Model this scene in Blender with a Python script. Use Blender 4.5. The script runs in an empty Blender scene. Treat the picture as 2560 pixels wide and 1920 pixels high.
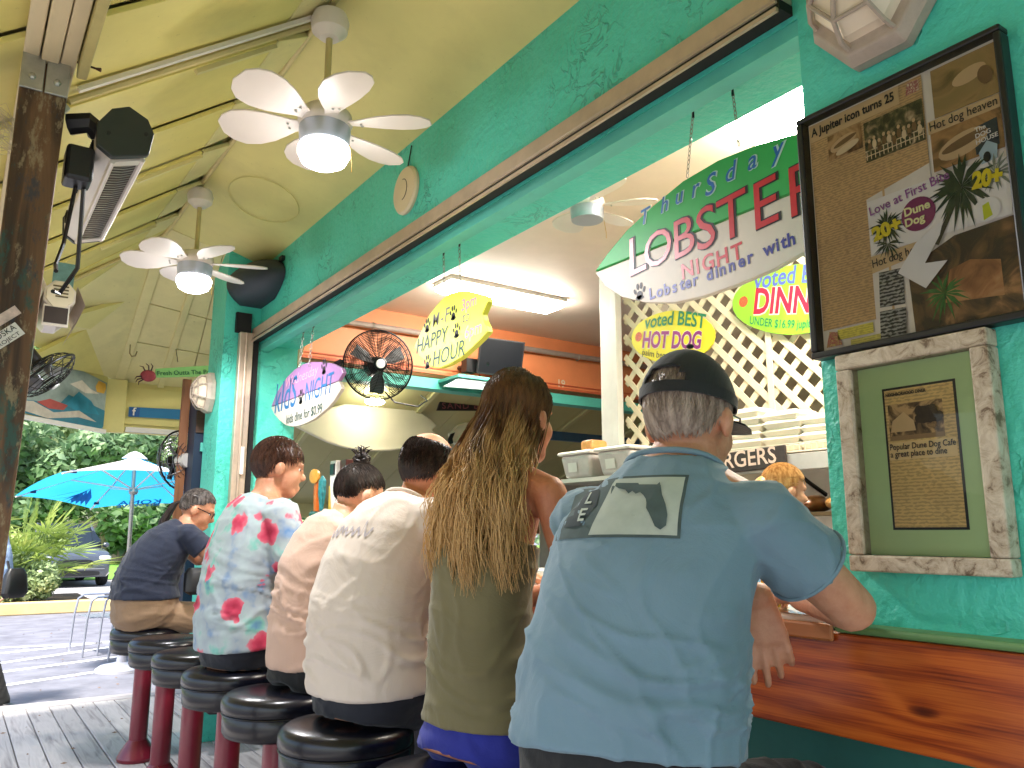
import bpy, bmesh, math, random
from mathutils import Vector, Matrix, noise
from mathutils.bvhtree import BVHTree
R = math.radians
rnd = random.Random(7)
V = Vector
S = bpy.context.scene
COL = S.collection

# ------------------------------------------------------------------ camera
cd = bpy.data.cameras.new('camera'); cam = bpy.data.objects.new('camera', cd); COL.objects.link(cam)
cd.sensor_width = 36; cd.lens = 36 * 2020 / 2560; cd.clip_start = .05; cd.clip_end = 2000
cam.matrix_world = Matrix(((0.82516, -0.104005, -0.555242, 0), (-0.564897, -0.149059, -0.811587, 0), (0.001646, 0.983343, -0.18175, 1.25), (0, 0, 0, 1)))
S.camera = cam
# ------------------------------------------------------------------ sky and sun
SUN_EL, SUN_AZ = 60, 218        # azimuth of the sun seen from the scene, degrees from +x towards +y
w = bpy.data.worlds.new('World'); S.world = w; w.use_nodes = True
nt = w.node_tree; bg = nt.nodes['Background']
sky = nt.nodes.new('ShaderNodeTexSky'); sky.sky_type = 'NISHITA'; sky.sun_disc = False
sky.sun_elevation = R(SUN_EL); sky.sun_rotation = R(90 - SUN_AZ); sky.air_density = 1.2; sky.dust_density = 2.5; sky.ozone_density = 1.0
nt.links.new(sky.outputs[0], bg.inputs[0]); bg.inputs[1].default_value = .15
sd = bpy.data.lights.new('sun', 'SUN'); sd.energy = 4.2; sd.angle = R(8); sd.color = (1, .95, .86)
so = bpy.data.objects.new('sun', sd); COL.objects.link(so)
d = V((math.cos(R(SUN_AZ)) * math.cos(R(SUN_EL)), math.sin(R(SUN_AZ)) * math.cos(R(SUN_EL)), math.sin(R(SUN_EL))))
so.rotation_euler = (-d).to_track_quat('-Z', 'Y').to_euler()
so.location = (0, 0, 12)
S.view_settings.view_transform = 'Standard'; S.view_settings.look = 'None'
S.view_settings.exposure = 1.38; S.view_settings.gamma = 1; S.view_settings.use_curve_mapping = False
S.render.engine = 'CYCLES'; S.cycles.use_denoising = True; S.cycles.max_bounces = 6; S.cycles.diffuse_bounces = 3
S.cycles.glossy_bounces = 3; S.cycles.transmission_bounces = 6; S.cycles.transparent_max_bounces = 12
S.cycles.sample_clamp_indirect = 6; S.cycles.caustics_reflective = False; S.cycles.caustics_refractive = False

# ------------------------------------------------------------------ helpers
def lin(c):
    c /= 255.
    return c / 12.92 if c <= .04045 else ((c + .055) / 1.055) ** 2.4
def rgb(r, g, b, k=1): return (lin(r) * k, lin(g) * k, lin(b) * k)
MATS = {}
def nn(nt, t, **kw):
    n = nt.nodes.new(t)
    for k, v in kw.items():
        if k.startswith('i_'):
            key = k[2:]
            n.inputs[int(key) if key.isdigit() else key.replace('_', ' ')].default_value = v
        else: setattr(n, k, v)
    return n
def c4(c): return (c[0], c[1], c[2], 1)
def M(name, col, rough=.6, metal=0, var=.12, vs=7., bump=0., bs=60., coat=0, emit=0, ecol=None, trans=0, spec=.5, stretch=None, tint=None, bd=.01, sheen=0, dirt=0):
    """principled with soft colour variation and fine relief"""
    if name in MATS: return MATS[name]
    m = bpy.data.materials.new(name); m.use_nodes = True; t = m.node_tree; L = t.links.new
    b = t.nodes['Principled BSDF']
    b.inputs['Roughness'].default_value = rough; b.inputs['Metallic'].default_value = metal
    b.inputs['Coat Weight'].default_value = coat; b.inputs['Specular IOR Level'].default_value = spec
    b.inputs['Transmission Weight'].default_value = trans
    if sheen: b.inputs['Sheen Weight'].default_value = sheen
    tc = nn(t, 'ShaderNodeTexCoord'); mp = nn(t, 'ShaderNodeMapping'); L(tc.outputs['Object'], mp.inputs[0])
    if stretch: mp.inputs['Scale'].default_value = stretch
    if var:
        n = nn(t, 'ShaderNodeTexNoise', i_Scale=vs, i_Detail=6., i_Roughness=.6); L(mp.outputs[0], n.inputs['Vector'])
        mx = nn(t, 'ShaderNodeMix', data_type='RGBA'); rp = nn(t, 'ShaderNodeMapRange', i_1=.3, i_2=.7)
        L(n.outputs[0], rp.inputs[0]); L(rp.outputs[0], mx.inputs[0])
        tt = tint or col
        mx.inputs[6].default_value = c4([c * (1 - var) for c in tt]); mx.inputs[7].default_value = c4([min(1, c * (1 + var)) for c in col])
        out = mx.outputs[2]
        if dirt:
            for sc_, lo_, w_, cc in ((38., .66, .06, .45), (3.5, .52, .22, .78), (120., .70, .03, .3)):
                dn = nn(t, 'ShaderNodeTexNoise', i_Scale=sc_, i_Detail=5., i_Roughness=.65); L(mp.outputs[0], dn.inputs['Vector']); dr = nn(t, 'ShaderNodeMapRange', i_1=lo_, i_2=lo_ + w_, i_4=dirt); L(dn.outputs[0], dr.inputs[0])
                dm = nn(t, 'ShaderNodeMix', data_type='RGBA'); L(dr.outputs[0], dm.inputs[0]); L(out, dm.inputs[6]); dm.inputs[7].default_value = c4([c * cc for c in col]); out = dm.outputs[2]
        L(out, b.inputs['Base Color'])
    else: b.inputs['Base Color'].default_value = c4(col)
    if bump:
        n2 = nn(t, 'ShaderNodeTexNoise', i_Scale=bs, i_Detail=4.); L(mp.outputs[0], n2.inputs['Vector'])
        bp = nn(t, 'ShaderNodeBump', i_Strength=bump, i_Distance=bd); L(n2.outputs[0], bp.inputs['Height']); L(bp.outputs[0], b.inputs['Normal'])
    if emit:
        b.inputs['Emission Color'].default_value = c4(ecol or col); b.inputs['Emission Strength'].default_value = emit
    MATS[name] = m; return m
def ramp(t, stops, interp='LINEAR'):
    r = nn(t, 'ShaderNodeValToRGB'); e = r.color_ramp; e.interpolation = interp
    while len(e.elements) < len(stops): e.elements.new(.5)
    for el, (p, c) in zip(e.elements, stops): el.position = p; el.color = c4(c)
    return r
def custom(name):
    m = bpy.data.materials.new(name); m.use_nodes = True; MATS[name] = m
    t = m.node_tree; tc = nn(t, 'ShaderNodeTexCoord'); mp = nn(t, 'ShaderNodeMapping'); t.links.new(tc.outputs['Object'], mp.inputs[0])
    return m, t, t.nodes['Principled BSDF'], mp, t.links.new

ORG = {}
def org(o): return ORG.get(o.name, V((0, 0, 0))) if o else V((0, 0, 0))
def tag(o, label=None, cat=None, group=None, kind=None):
    for k, v in (('label', label), ('category', cat), ('group', group), ('kind', kind)):
        if v: o[k] = v
    return o
def thing(name, label, cat, loc=(0, 0, 0), group=None, rz=0):
    o = bpy.data.objects.new(name, None); COL.objects.link(o); o.location = loc; o.empty_display_size = .1
    o.rotation_euler = (0, 0, rz); ORG[o.name] = V(loc)
    return tag(o, label, cat, group)
def copy_tree(o, parent=None):
    c = o.copy(); COL.objects.link(c); c.parent = parent
    for ch in list(o.children): copy_tree(ch, c)
    return c
def basis(d):
    d = V(d).normalized(); a = V((0, 0, 1)) if abs(d.z) < .9 else V((1, 0, 0))
    u = d.cross(a).normalized(); return u, u.cross(d).normalized(), d
class MB:
    def __init__(s): s.v = []; s.f = []
    def add(s, vs, fs):
        o = len(s.v); s.v += [V(x) for x in vs]; s.f += [tuple(i + o for i in f) for f in fs]; return s
    def box(s, c, d, rot=None, ax=None):
        h = V(d) / 2; m = ax or (rot.to_matrix() if hasattr(rot, 'to_matrix') else Matrix.Rotation(rot, 3, 'Z') if rot else Matrix.Identity(3))
        vs = [V(c) + m @ V((x * h.x, y * h.y, z * h.z)) for z in (-1, 1) for y in (-1, 1) for x in (-1, 1)]
        return s.add(vs, [(0, 2, 3, 1), (4, 5, 7, 6), (0, 1, 5, 4), (2, 6, 7, 3), (0, 4, 6, 2), (1, 3, 7, 5)])
    def span(s, a, b): a = V(a); b = V(b); return s.box((a + b) / 2, [abs(x) for x in (b - a)])
    def bar(s, p, q, w, h, up=(0, 0, 1)):
        p = V(p); q = V(q); d = (q - p).normalized(); u = V(up).cross(d)
        u = u.normalized() if u.length > 1e-4 else V((1, 0, 0)); n = d.cross(u)
        m = Matrix((d, u, n)).transposed(); return s.box((p + q) / 2, ((q - p).length, w, h), ax=m)
    def loft(s, rings, cap=True, close=False):
        o = len(s.v); n = len(rings[0])
        for r in rings: s.v += [V(x) for x in r]
        k = len(rings)
        for i in range(k - 1 + (1 if close else 0)):
            a = o + i * n; b = o + ((i + 1) % k) * n
            for j in range(n): s.f.append((a + j, a + (j + 1) % n, b + (j + 1) % n, b + j))
        if cap and not close:
            s.f.append(tuple(o + n - 1 - j for j in range(n))); s.f.append(tuple(o + (k - 1) * n + j for j in range(n)))
        return s
    def tube(s, pts, r, n=8, cap=True, close=False):
        pts = [V(p) for p in pts]; rr = r if isinstance(r, (list, tuple)) else [r] * len(pts); rings = []; u0 = None
        for i, p in enumerate(pts):
            if close: d = pts[(i + 1) % len(pts)] - pts[i - 1]
            else: d = pts[min(i + 1, len(pts) - 1)] - pts[max(i - 1, 0)]
            d.normalize()
            if u0 is None: u0, _, _ = basis(d)
            u0 = (u0 - d * u0.dot(d)); u0 = u0.normalized() if u0.length > 1e-5 else basis(d)[0]
            w_ = d.cross(u0)
            rings.append([p + (u0 * math.cos(2 * math.pi * j / n) + w_ * math.sin(2 * math.pi * j / n)) * rr[i] for j in range(n)])
        return s.loft(rings, cap, close)
    def lathe(s, prof, c=(0, 0, 0), ax=(0, 0, 1), n=24, cap=True):
        u, w_, d = basis(ax); rings = [[V(c) + d * h + (u * math.cos(2 * math.pi * j / n) + w_ * math.sin(2 * math.pi * j / n)) * max(r, 1e-4) for j in range(n)] for r, h in prof]
        return s.loft(rings, cap)
    def ell(s, c, r, ax=None, n=16, m=10):
        A = ax or Matrix.Identity(3); rings = []
        for i in range(m + 1):
            t = -math.pi / 2 + math.pi * i / m; cr = max(math.cos(t), .01)
            rings.append([V(c) + A @ V((r[0] * cr * math.cos(2 * math.pi * j / n), r[1] * cr * math.sin(2 * math.pi * j / n), r[2] * math.sin(t))) for j in range(n)])
        return s.loft(rings)
    def prism(s, poly, o, u, v, th):
        """poly in (u,v) plane at origin o, thickness th along u x v (front face at o)"""
        u = V(u); v = V(v); nrm = u.cross(v); o = V(o); n = len(poly)
        a = sum(poly[i][0] * poly[(i + 1) % n][1] - poly[(i + 1) % n][0] * poly[i][1] for i in range(n))
        if a < 0: poly = poly[::-1]
        f = [o + u * p[0] + v * p[1] for p in poly]; b = [p - nrm * th for p in f]; k = len(s.v); s.v += f + b
        s.f.append(tuple(k + i for i in range(n))); s.f.append(tuple(k + n + n - 1 - i for i in range(n)))
        for i in range(n): j = (i + 1) % n; s.f.append((k + i, k + n + i, k + n + j, k + j))
        return s
    def build(s, name, mat, parent=None, smooth=False, world=True, bevel=0, loc=None, seg=2, ang=35):
        """one mesh object; vertices given in world space unless world=False (then local to the parent)"""
        if parent is not None: o0 = org(parent) if world else V((0, 0, 0))
        elif world:
            xs = [p.x for p in s.v]; ys = [p.y for p in s.v]; zs = [p.z for p in s.v]
            o0 = V(((min(xs) + max(xs)) / 2, (min(ys) + max(ys)) / 2, min(zs)))
        else: o0 = V((0, 0, 0))
        me = bpy.data.meshes.new(name); me.from_pydata([tuple(p - o0) for p in s.v], [], s.f); me.validate(); me.update()
        ob = bpy.data.objects.new(name, me); COL.objects.link(ob)
        if mat: me.materials.append(mat)
        if smooth:
            me.polygons.foreach_set('use_smooth', [True] * len(me.polygons))
            me.set_sharp_from_angle(angle=R(ang))
        if parent is not None: ob.parent = parent; ORG[ob.name] = org(parent) if world else V((0, 0, 0))
        elif world: ob.location = o0; ORG[ob.name] = o0
        if loc is not None: ob.location = loc
        if bevel:
            md = ob.modifiers.new('bevel', 'BEVEL'); md.width = bevel; md.segments = seg; md.limit_method = 'ANGLE'; md.angle_limit = R(40)
        return ob
def box(name, a, b, mat, parent=None, bevel=0, **k): return MB().span(a, b).build(name, mat, parent, bevel=bevel, **k)
WX = (V((0, -1, 0)), V((0, 0, 1)), V((-1, 0, 0)))     # writing on a face that looks to -x
WY = (V((1, 0, 0)), V((0, 0, 1)), V((0, -1, 0)))      # writing on a face that looks to -y
def text_mesh(body, size=1., bold=0., shear=0., spacing=1., align='LEFT', ext=.0):
    c = bpy.data.curves.new('lettering', 'FONT'); c.body = body; c.size = size; c.offset = bold; c.shear = shear; c.space_character = spacing
    c.align_x = align; c.extrude = ext; c.resolution_u = 3
    o = bpy.data.objects.new('tmp', c); COL.objects.link(o)
    dg = bpy.context.evaluated_depsgraph_get(); me = bpy.data.meshes.new_from_object(o.evaluated_get(dg))
    vs = [v.co.copy() for v in me.vertices]; fs = [tuple(p.vertices) for p in me.polygons]
    bpy.data.objects.remove(o); bpy.data.curves.remove(c); bpy.data.meshes.remove(me)
    return vs, fs
def text(body, pos, mat, parent, W=WX, width=None, size=.1, bold=.0, shear=0, rot=0, spacing=1, name='lettering', lift=.0015, hscale=1., into=None, ext=.0006, arc=0):
    """lettering lying on a surface: pos = lower left corner of the line in world space"""
    vs, fs = text_mesh(body, 1., bold, shear, spacing)
    x0 = min(v.x for v in vs); x1 = max(v.x for v in vs)
    k = width / (x1 - x0) if width else size; ky = size if (width and hscale == 'size') else k * (hscale if hscale != 'size' else 1)
    u, v_, n = W; cr, sr = math.cos(rot), math.sin(rot); out = []
    for p in vs:
        x = (p.x - x0) * k; y = p.y * ky
        if arc: y += arc * math.sin(math.pi * x / ((x1 - x0) * k))
        out.append(V(pos) + u * (x * cr - y * sr) + v_ * (x * sr + y * cr) + n * lift)
    mb = into or MB(); mb.add(out, fs)
    return mb if into else mb.build(name, mat, parent)
def disc(mb, c, ru, rv, W, n=16, lift=.0015, rot=0):
    u, v, nr = W; cr, sr = math.cos(rot), math.sin(rot); pts = []
    for i in range(n):
        a = ru * math.cos(2 * math.pi * i / n); b = rv * math.sin(2 * math.pi * i / n)
        pts.append(V(c) + u * (a * cr - b * sr) + v * (a * sr + b * cr) + nr * lift)
    return mb.add(pts, [tuple(range(n))])
def paw(c, s, mat, parent, W=WX, rot=-.1, into=None):
    mb = into or MB(); u, v, n = W
    for a, b, ru, rv, r in ((0, -.18, .26, .28, 0), (0, -.34, .36, .15, 0), (-.40, .12, .10, .19, .35), (-.15, .40, .11, .21, .1), (.15, .40, .11, .21, -.1), (.40, .12, .10, .19, -.35)):
        disc(mb, V(c) + u * (a * s) + v * (b * s), ru * s, rv * s, W, 12, rot=r)
    return mb if into else mb.build('paw_print', mat, parent)
def sheet(name, pts, mat, parent, W=None, lift=0):
    """thin flat paper from corner points"""
    n = W[2] if W else V((0, 0, 0)); f = [V(p) + n * lift for p in pts]
    return MB().add(f, [tuple(range(len(f)))]).build(name, mat, parent)
# ------------------------------------------------------------------ special materials
def stucco(name, col, dark):
    m, t, b, mp, L = custom(name)
    n = nn(t, 'ShaderNodeTexNoise', i_Scale=2.2, i_Detail=7., i_Roughness=.62); L(mp.outputs[0], n.inputs['Vector'])
    r = ramp(t, [(.3, dark), (.7, col)]); L(n.outputs[0], r.inputs[0])
    n3 = nn(t, 'ShaderNodeTexNoise', i_Scale=9., i_Detail=3., i_Distortion=1.5); L(mp.outputs[0], n3.inputs['Vector'])
    r3 = ramp(t, [(.46, (0, 0, 0)), (.5, (1, 1, 1)), (.54, (0, 0, 0))]); L(n3.outputs[0], r3.inputs[0])
    n4 = nn(t, 'ShaderNodeTexNoise', i_Scale=3.1, i_Detail=2.); L(mp.outputs[0], n4.inputs['Vector'])
    r4 = ramp(t, [(.5, (0, 0, 0)), (.62, (1, 1, 1))]); L(n4.outputs[0], r4.inputs[0])
    mu = nn(t, 'ShaderNodeMath', operation='MULTIPLY'); L(r3.outputs[0], mu.inputs[0]); L(r4.outputs[0], mu.inputs[1])
    n2 = nn(t, 'ShaderNodeTexNoise', i_Scale=34., i_Detail=5., i_Roughness=.55); L(mp.outputs[0], n2.inputs['Vector'])
    ad = nn(t, 'ShaderNodeMath', operation='MULTIPLY_ADD', i_1=.5); L(mu.outputs[0], ad.inputs[0]); L(n2.outputs[0], ad.inputs[2])
    bp = nn(t, 'ShaderNodeBump', i_Strength=.6, i_Distance=.014); L(ad.outputs[0], bp.inputs['Height'])
    ng = nn(t, 'ShaderNodeTexNoise', i_Scale=16., i_Detail=7., i_Roughness=.7); L(mp.outputs[0], ng.inputs['Vector']); rg_ = nn(t, 'ShaderNodeMapRange', i_1=.64, i_2=.72, i_4=.45); L(ng.outputs[0], rg_.inputs[0])
    gm = nn(t, 'ShaderNodeMix', data_type='RGBA'); L(rg_.outputs[0], gm.inputs[0]); L(r.outputs[0], gm.inputs[6]); gm.inputs[7].default_value = c4([c * .42 for c in dark])
    cm = nn(t, 'ShaderNodeMix', data_type='RGBA'); cf = nn(t, 'ShaderNodeMath', operation='MULTIPLY', i_1=.55); L(mu.outputs[0], cf.inputs[0]); L(cf.outputs[0], cm.inputs[0]); L(gm.outputs[2], cm.inputs[6]); cm.inputs[7].default_value = c4([c * .45 for c in dark])
    L(cm.outputs[2], b.inputs['Base Color']); L(bp.outputs[0], b.inputs['Normal']); b.inputs['Roughness'].default_value = .42
    return m
def wood(name, c1, c2, rough=.5, ax=1, scale=1., coat=0, bump=.15, knots=0, c3=None):
    """grain along axis ax"""
    m, t, b, mp, L = custom(name)
    sc = [14 * scale] * 3; sc[ax] = 1.1 * scale; mp.inputs['Scale'].default_value = sc
    n = nn(t, 'ShaderNodeTexNoise', i_Scale=1.6, i_Detail=6., i_Distortion=.8); L(mp.outputs[0], n.inputs['Vector'])
    r = ramp(t, [(.3, c1), (.5, c2), (.62, [a * .75 + b_ * .25 for a, b_ in zip(c2, c1)]), (.75, c2)] if not c3 else [(.28, c3), (.42, c1), (.6, c2), (.75, c1)]); L(n.outputs[0], r.inputs[0])
    L(r.outputs[0], b.inputs['Base Color'])
    if knots:
        oi = nn(t, 'ShaderNodeObjectInfo'); hs = nn(t, 'ShaderNodeHueSaturation'); mr = nn(t, 'ShaderNodeMapRange', i_3=1 - knots, i_4=1 + knots)
        L(oi.outputs['Random'], mr.inputs[0]); L(mr.outputs[0], hs.inputs['Value']); L(r.outputs[0], hs.inputs['Color']); L(hs.outputs[0], b.inputs['Base Color'])
        va = nn(t, 'ShaderNodeVectorMath', operation='ADD'); L(mp.outputs[0], va.inputs[0]); cm = nn(t, 'ShaderNodeMath', operation='MULTIPLY', i_1=37.); L(oi.outputs['Random'], cm.inputs[0])
        L(cm.outputs[0], va.inputs[1]); L(va.outputs[0], n.inputs['Vector'])
    bp = nn(t, 'ShaderNodeBump', i_Strength=bump, i_Distance=.006); L(n.outputs[0], bp.inputs['Height']); L(bp.outputs[0], b.inputs['Normal'])
    b.inputs['Roughness'].default_value = rough; b.inputs['Coat Weight'].default_value = coat; b.inputs['Coat Roughness'].default_value = .15
    return m
TEAL = stucco('teal_stucco', rgb(92, 218, 198), rgb(72, 206, 182))
TEALD = stucco('teal_stucco_soffit', rgb(66, 192, 158), rgb(48, 174, 140))
YEL = M('yellow_ceiling_paint', rgb(228, 218, 144), .55, var=.07, vs=2.2, bump=.12, bs=9, dirt=.35)
YEL2 = M('yellow_board_paint', rgb(226, 214, 130), .5, var=.08, vs=2.5, bump=.1, bs=14, dirt=.45)
YEL3 = M('pale_yellow_paint', rgb(226, 216, 156), .5, var=.08, vs=3, bump=.1, bs=12, dirt=.6)
CREAM = M('cream_painted_wood', rgb(214, 198, 158), .6, var=.14, vs=5, bump=.2, bs=20, stretch=(1, .2, 1))
WHITE = M('white_paint', rgb(232, 230, 224), .45, var=.05)
WHITEP = M('white_plastic', rgb(228, 222, 212), .35, var=.04)
BLACK = M('black_plastic', rgb(22, 23, 26), .4, var=.15)
BLACKM = M('black_metal', rgb(18, 18, 20), .35, metal=.3, var=.1)
STEEL = M('galvanised_steel', rgb(176, 178, 170), .42, metal=.85, var=.18, vs=18)
ALU = M('weathered_aluminium', rgb(196, 178, 158), .45, metal=.45, var=.14, vs=9)
DARKGAP = M('dark_rubber_channel', rgb(14, 14, 14), .7, var=.1)
DECK = wood('weathered_deck_wood', rgb(138, 132, 132), rgb(184, 179, 178), .75, 1, 1., bump=.35, knots=.10)
DECKX = wood('weathered_edge_board', rgb(118, 112, 114), rgb(156, 152, 154), .75, 0, 1., bump=.3, knots=.06)
PINE, t_, b_, mp_, L_ = custom('varnished_pine')     # flat-sawn board: growth lines bent round a knot
sx_ = nn(t_, 'ShaderNodeSeparateXYZ'); L_(mp_.outputs[0], sx_.inputs[0])
def ma(op, a, b=None, c=None):
    n = nn(t_, 'ShaderNodeMath', operation=op)
    for i_, v_ in enumerate((a, b, c)):
        if v_ is None: continue
        if isinstance(v_, (int, float)): n.inputs[i_].default_value = v_
        else: L_(v_, n.inputs[i_])
    return n.outputs[0]
m2_ = nn(t_, 'ShaderNodeMapping'); m2_.inputs['Scale'].default_value = (1, 1.3, 6); L_(mp_.outputs[0], m2_.inputs[0]); w1_ = nn(t_, 'ShaderNodeTexNoise', i_Scale=1.6, i_Detail=3.); L_(m2_.outputs[0], w1_.inputs['Vector'])
m3_ = nn(t_, 'ShaderNodeMapping'); m3_.inputs['Scale'].default_value = (1, 3, 160); L_(mp_.outputs[0], m3_.inputs[0]); w2_ = nn(t_, 'ShaderNodeTexNoise', i_Scale=2., i_Detail=4.); L_(m3_.outputs[0], w2_.inputs['Vector'])
bend_ = 0
for ky, kz, kw in ((-1.515, .922, 7.2), (-.6, .99, 5.), (-2.3, .90, 5.)):
    dy_ = ma('MULTIPLY', ma('SUBTRACT', sx_.outputs[1], ky), .35); dz_ = ma('SUBTRACT', sx_.outputs[2], kz); d2_ = ma('ADD', ma('MULTIPLY', dy_, dy_), ma('MULTIPLY', dz_, dz_))
    e_ = ma('DIVIDE', kw, ma('MULTIPLY_ADD', d2_, 2600., 1.)); bend_ = e_ if isinstance(bend_, int) else ma('ADD', bend_, e_)
ph_ = ma('ADD', ma('ADD', ma('MULTIPLY', sx_.outputs[2], 130.), ma('MULTIPLY', w1_.outputs[0], 17.)), bend_)
g_ = ma('MULTIPLY_ADD', ma('SINE', ph_), .20, ma('MULTIPLY', w2_.outputs[0], 1.0))
r_ = ramp(t_, [(.05, rgb(98, 34, 10)), (.3, rgb(148, 60, 16)), (.6, rgb(182, 86, 26)), (.9, rgb(198, 104, 36))]); L_(g_, r_.inputs[0])
kk_ = nn(t_, 'ShaderNodeMapRange', i_1=5.2, i_2=7.2, i_4=.85); L_(bend_, kk_.inputs[0]); mx_ = nn(t_, 'ShaderNodeMix', data_type='RGBA'); L_(kk_.outputs[0], mx_.inputs[0]); L_(r_.outputs[0], mx_.inputs[6]); mx_.inputs[7].default_value = c4(rgb(70, 22, 6)); L_(mx_.outputs[2], b_.inputs['Base Color'])
b_.inputs['Roughness'].default_value = .36; b_.inputs['Coat Weight'].default_value = .25; b_.inputs['Coat Roughness'].default_value = .2
POSTW = wood('old_stained_post_wood', rgb(66, 46, 30), rgb(116, 84, 56), .6, 2, .9, bump=.6, c3=rgb(40, 30, 22))
t_ = POSTW.node_tree; b_ = t_.nodes['Principled BSDF']; src_ = b_.inputs['Base Color'].links[0].from_socket; tc_ = [n for n in t_.nodes if n.type == 'TEX_COORD'][0]
mq_ = nn(t_, 'ShaderNodeMapping'); mq_.inputs['Scale'].default_value = (3, 3, 1.1); t_.links.new(tc_.outputs['Object'], mq_.inputs[0])
for sc_, lo_, col_ in ((3.1, .55, rgb(34, 84, 76)), (7.3, .55, rgb(150, 134, 104)), (2.3, .58, rgb(40, 52, 66))):
    n_ = nn(t_, 'ShaderNodeTexNoise', i_Scale=sc_, i_Detail=8., i_Roughness=.75); t_.links.new(mq_.outputs[0], n_.inputs['Vector']); r_ = nn(t_, 'ShaderNodeMapRange', i_1=lo_, i_2=lo_ + .06, i_4=.75); t_.links.new(n_.outputs[0], r_.inputs[0])
    x_ = nn(t_, 'ShaderNodeMix', data_type='RGBA'); t_.links.new(r_.outputs[0], x_.inputs[0]); t_.links.new(src_, x_.inputs[6]); x_.inputs[7].default_value = c4(col_); src_ = x_.outputs[2]
t_.links.new(src_, b_.inputs['Base Color'])
TEALW = M('teal_trim_paint', rgb(92, 196, 178), .45, var=.08)
ORANGE = M('orange_wall_paint', rgb(232, 142, 92), .5, var=.07, vs=3, bump=.1, bs=20)
CEIL = M('interior_ceiling_paint', rgb(236, 220, 204), .6, var=.03, bump=.06, bs=40)
BROWNW = M('brown_grey_wall', rgb(160, 146, 124), .6, var=.1)

# ------------------------------------------------------------------ ground and deck
ASPH = M('pale_asphalt', rgb(118, 118, 128), .9, var=.16, vs=3., bump=.3, bs=120, tint=rgb(102, 102, 112))
MB().add([(-300, -200, -.15), (300, -200, -.15), (300, 500, -.15), (-300, 500, -.15)], [(0, 1, 2, 3)]).build('ground', ASPH)['kind'] = 'structure'
deck = MB().span((-2.2, -4, -.15), (1.72, 7.36, -.035)).build('deck', M('deck_frame_wood', rgb(70, 64, 60), .9)); deck['kind'] = 'structure'
x = -1.0; i = 0
while x < 1.66:
    w_ = .138
    for (ya, yb) in (((-4, 3.7 + .3 * (i % 3)), (3.706 + .3 * (i % 3), 7.05)) if i % 2 else ((-4, 1.2), (1.206, 7.05))):
        zz = rnd.uniform(-.003, .002)
        MB().span((x, ya, -.03), (x + w_, yb, zz)).build('plank', DECK, deck, bevel=.003, seg=1)
    x += .1445; i += 1
for k, (ya, z1) in enumerate(((7.056, .001), (7.20, -.012), (7.37, -.05), (7.52, -.09))):
    box('edge_board', (-1.4, ya, z1 - .05), (1.72, ya + .138, z1), DECKX, deck, bevel=.003)
PAINTW = M('worn_white_road_paint', rgb(240, 240, 242), .8, var=.12, vs=20)
for (a, b) in (((.2, 12.2), (2.6, 11.8)), ((.2, 11.42), (2.6, 12.25)), ((.2, 10.48), (2.7, 12.0)), ((.2, 9.88), (2.6, 10.9)), ((.2, 9.02), (2.4, 9.97))):
    p, q = V((*a, -.146)), V((*b, -.146)); nrm = V((-(q - p).y, (q - p).x, 0)).normalized() * .05
    o = MB().add([p - nrm, q - nrm, q + nrm, p + nrm], [(0, 1, 2, 3)]).build('painted_line', PAINTW); tag(o, kind='structure')
kerb = box('kerb', (-8, 16.6, -.15), (14, 16.85, .06), M('yellow_kerb_paint', rgb(212, 186, 132), .75, var=.15, vs=4, bump=.2), bevel=.02); tag(kerb, kind='structure')
bed = box('planting_bed', (-8, 16.85, -.15), (2.3, 19.2, .03), M('mulch_soil', rgb(104, 84, 66), .95, var=.3, vs=9, bump=.6)); tag(bed, kind='structure')
lawn = MB().add([(-60, 27.5, -.13), (60, 27.5, -.13), (60, 60, .2), (-60, 60, .2)], [(0, 1, 2, 3)]).build('lawn', M('lawn_grass', rgb(104, 150, 56), .9, var=.25, vs=6, bump=.6, bs=80)); tag(lawn, kind='structure')
drive = MB().add([(-30, 19.2, -.146), (40, 19.2, -.146), (40, 27.5, -.146), (-30, 27.5, -.146)], [(0, 1, 2, 3)]).build('driveway', M('pale_concrete', rgb(160, 156, 154), .85, var=.1, vs=2)); tag(drive, kind='structure')

# ------------------------------------------------------------------ the green bar wall
wall = thing('bar_wall', 'turquoise stucco wall with the long serving hatch opening', 'wall', (1.6, 3, 0))
box('lintel', (1.6, 1.09, 2.505), (1.87, 5.372, 3.6), TEAL, wall)
box('pillar', (1.6, -2.5, 1.062), (1.70, 1.09, 3.6), TEAL, wall)
box('pilaster', (1.363, 5.374, -.15), (1.87, 5.72, 3.6), TEAL, wall)
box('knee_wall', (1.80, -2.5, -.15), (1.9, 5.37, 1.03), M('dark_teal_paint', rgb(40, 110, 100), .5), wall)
box('soffit_strip', (1.603, 1.09, 2.462), (1.665, 5.372, 2.503), TEALW, wall)
for (y, z, l, a) in ((1.62, 2.93, .05, .5),):
    MB().box((1.592, y, z), (.016, .07, .022), rot=Matrix.Rotation(.5, 3, 'X').to_euler()).build('bracket_stub', TEAL, wall)
track = thing('shutter_track', 'aluminium shutter track along the turquoise lintel and down the far jamb', 'track', (1.55, 3.2, 2.5))
box('track_rail', (1.543, -.2 + 1.3, 2.545), (1.598, 5.36, 2.602), ALU, track, bevel=.004)
box('track_groove', (1.545, 1.1, 2.517), (1.597, 5.35, 2.543), DARKGAP, track)
box('lower_lip', (1.530, 1.1, 2.505), (1.540, 5.35, 2.516), ALU, track)
box('groove_lip', (1.530, 1.1, 2.528), (1.537, 5.35, 2.533), ALU, track)
box('jamb_channel', (1.455, 5.318, .6), (1.545, 5.372, 2.565), ALU, track, bevel=.006)
box('jamb_channel', (1.49, 5.306, .6), (1.505, 5.318, 2.56), ALU, track, bevel=.004)
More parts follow.
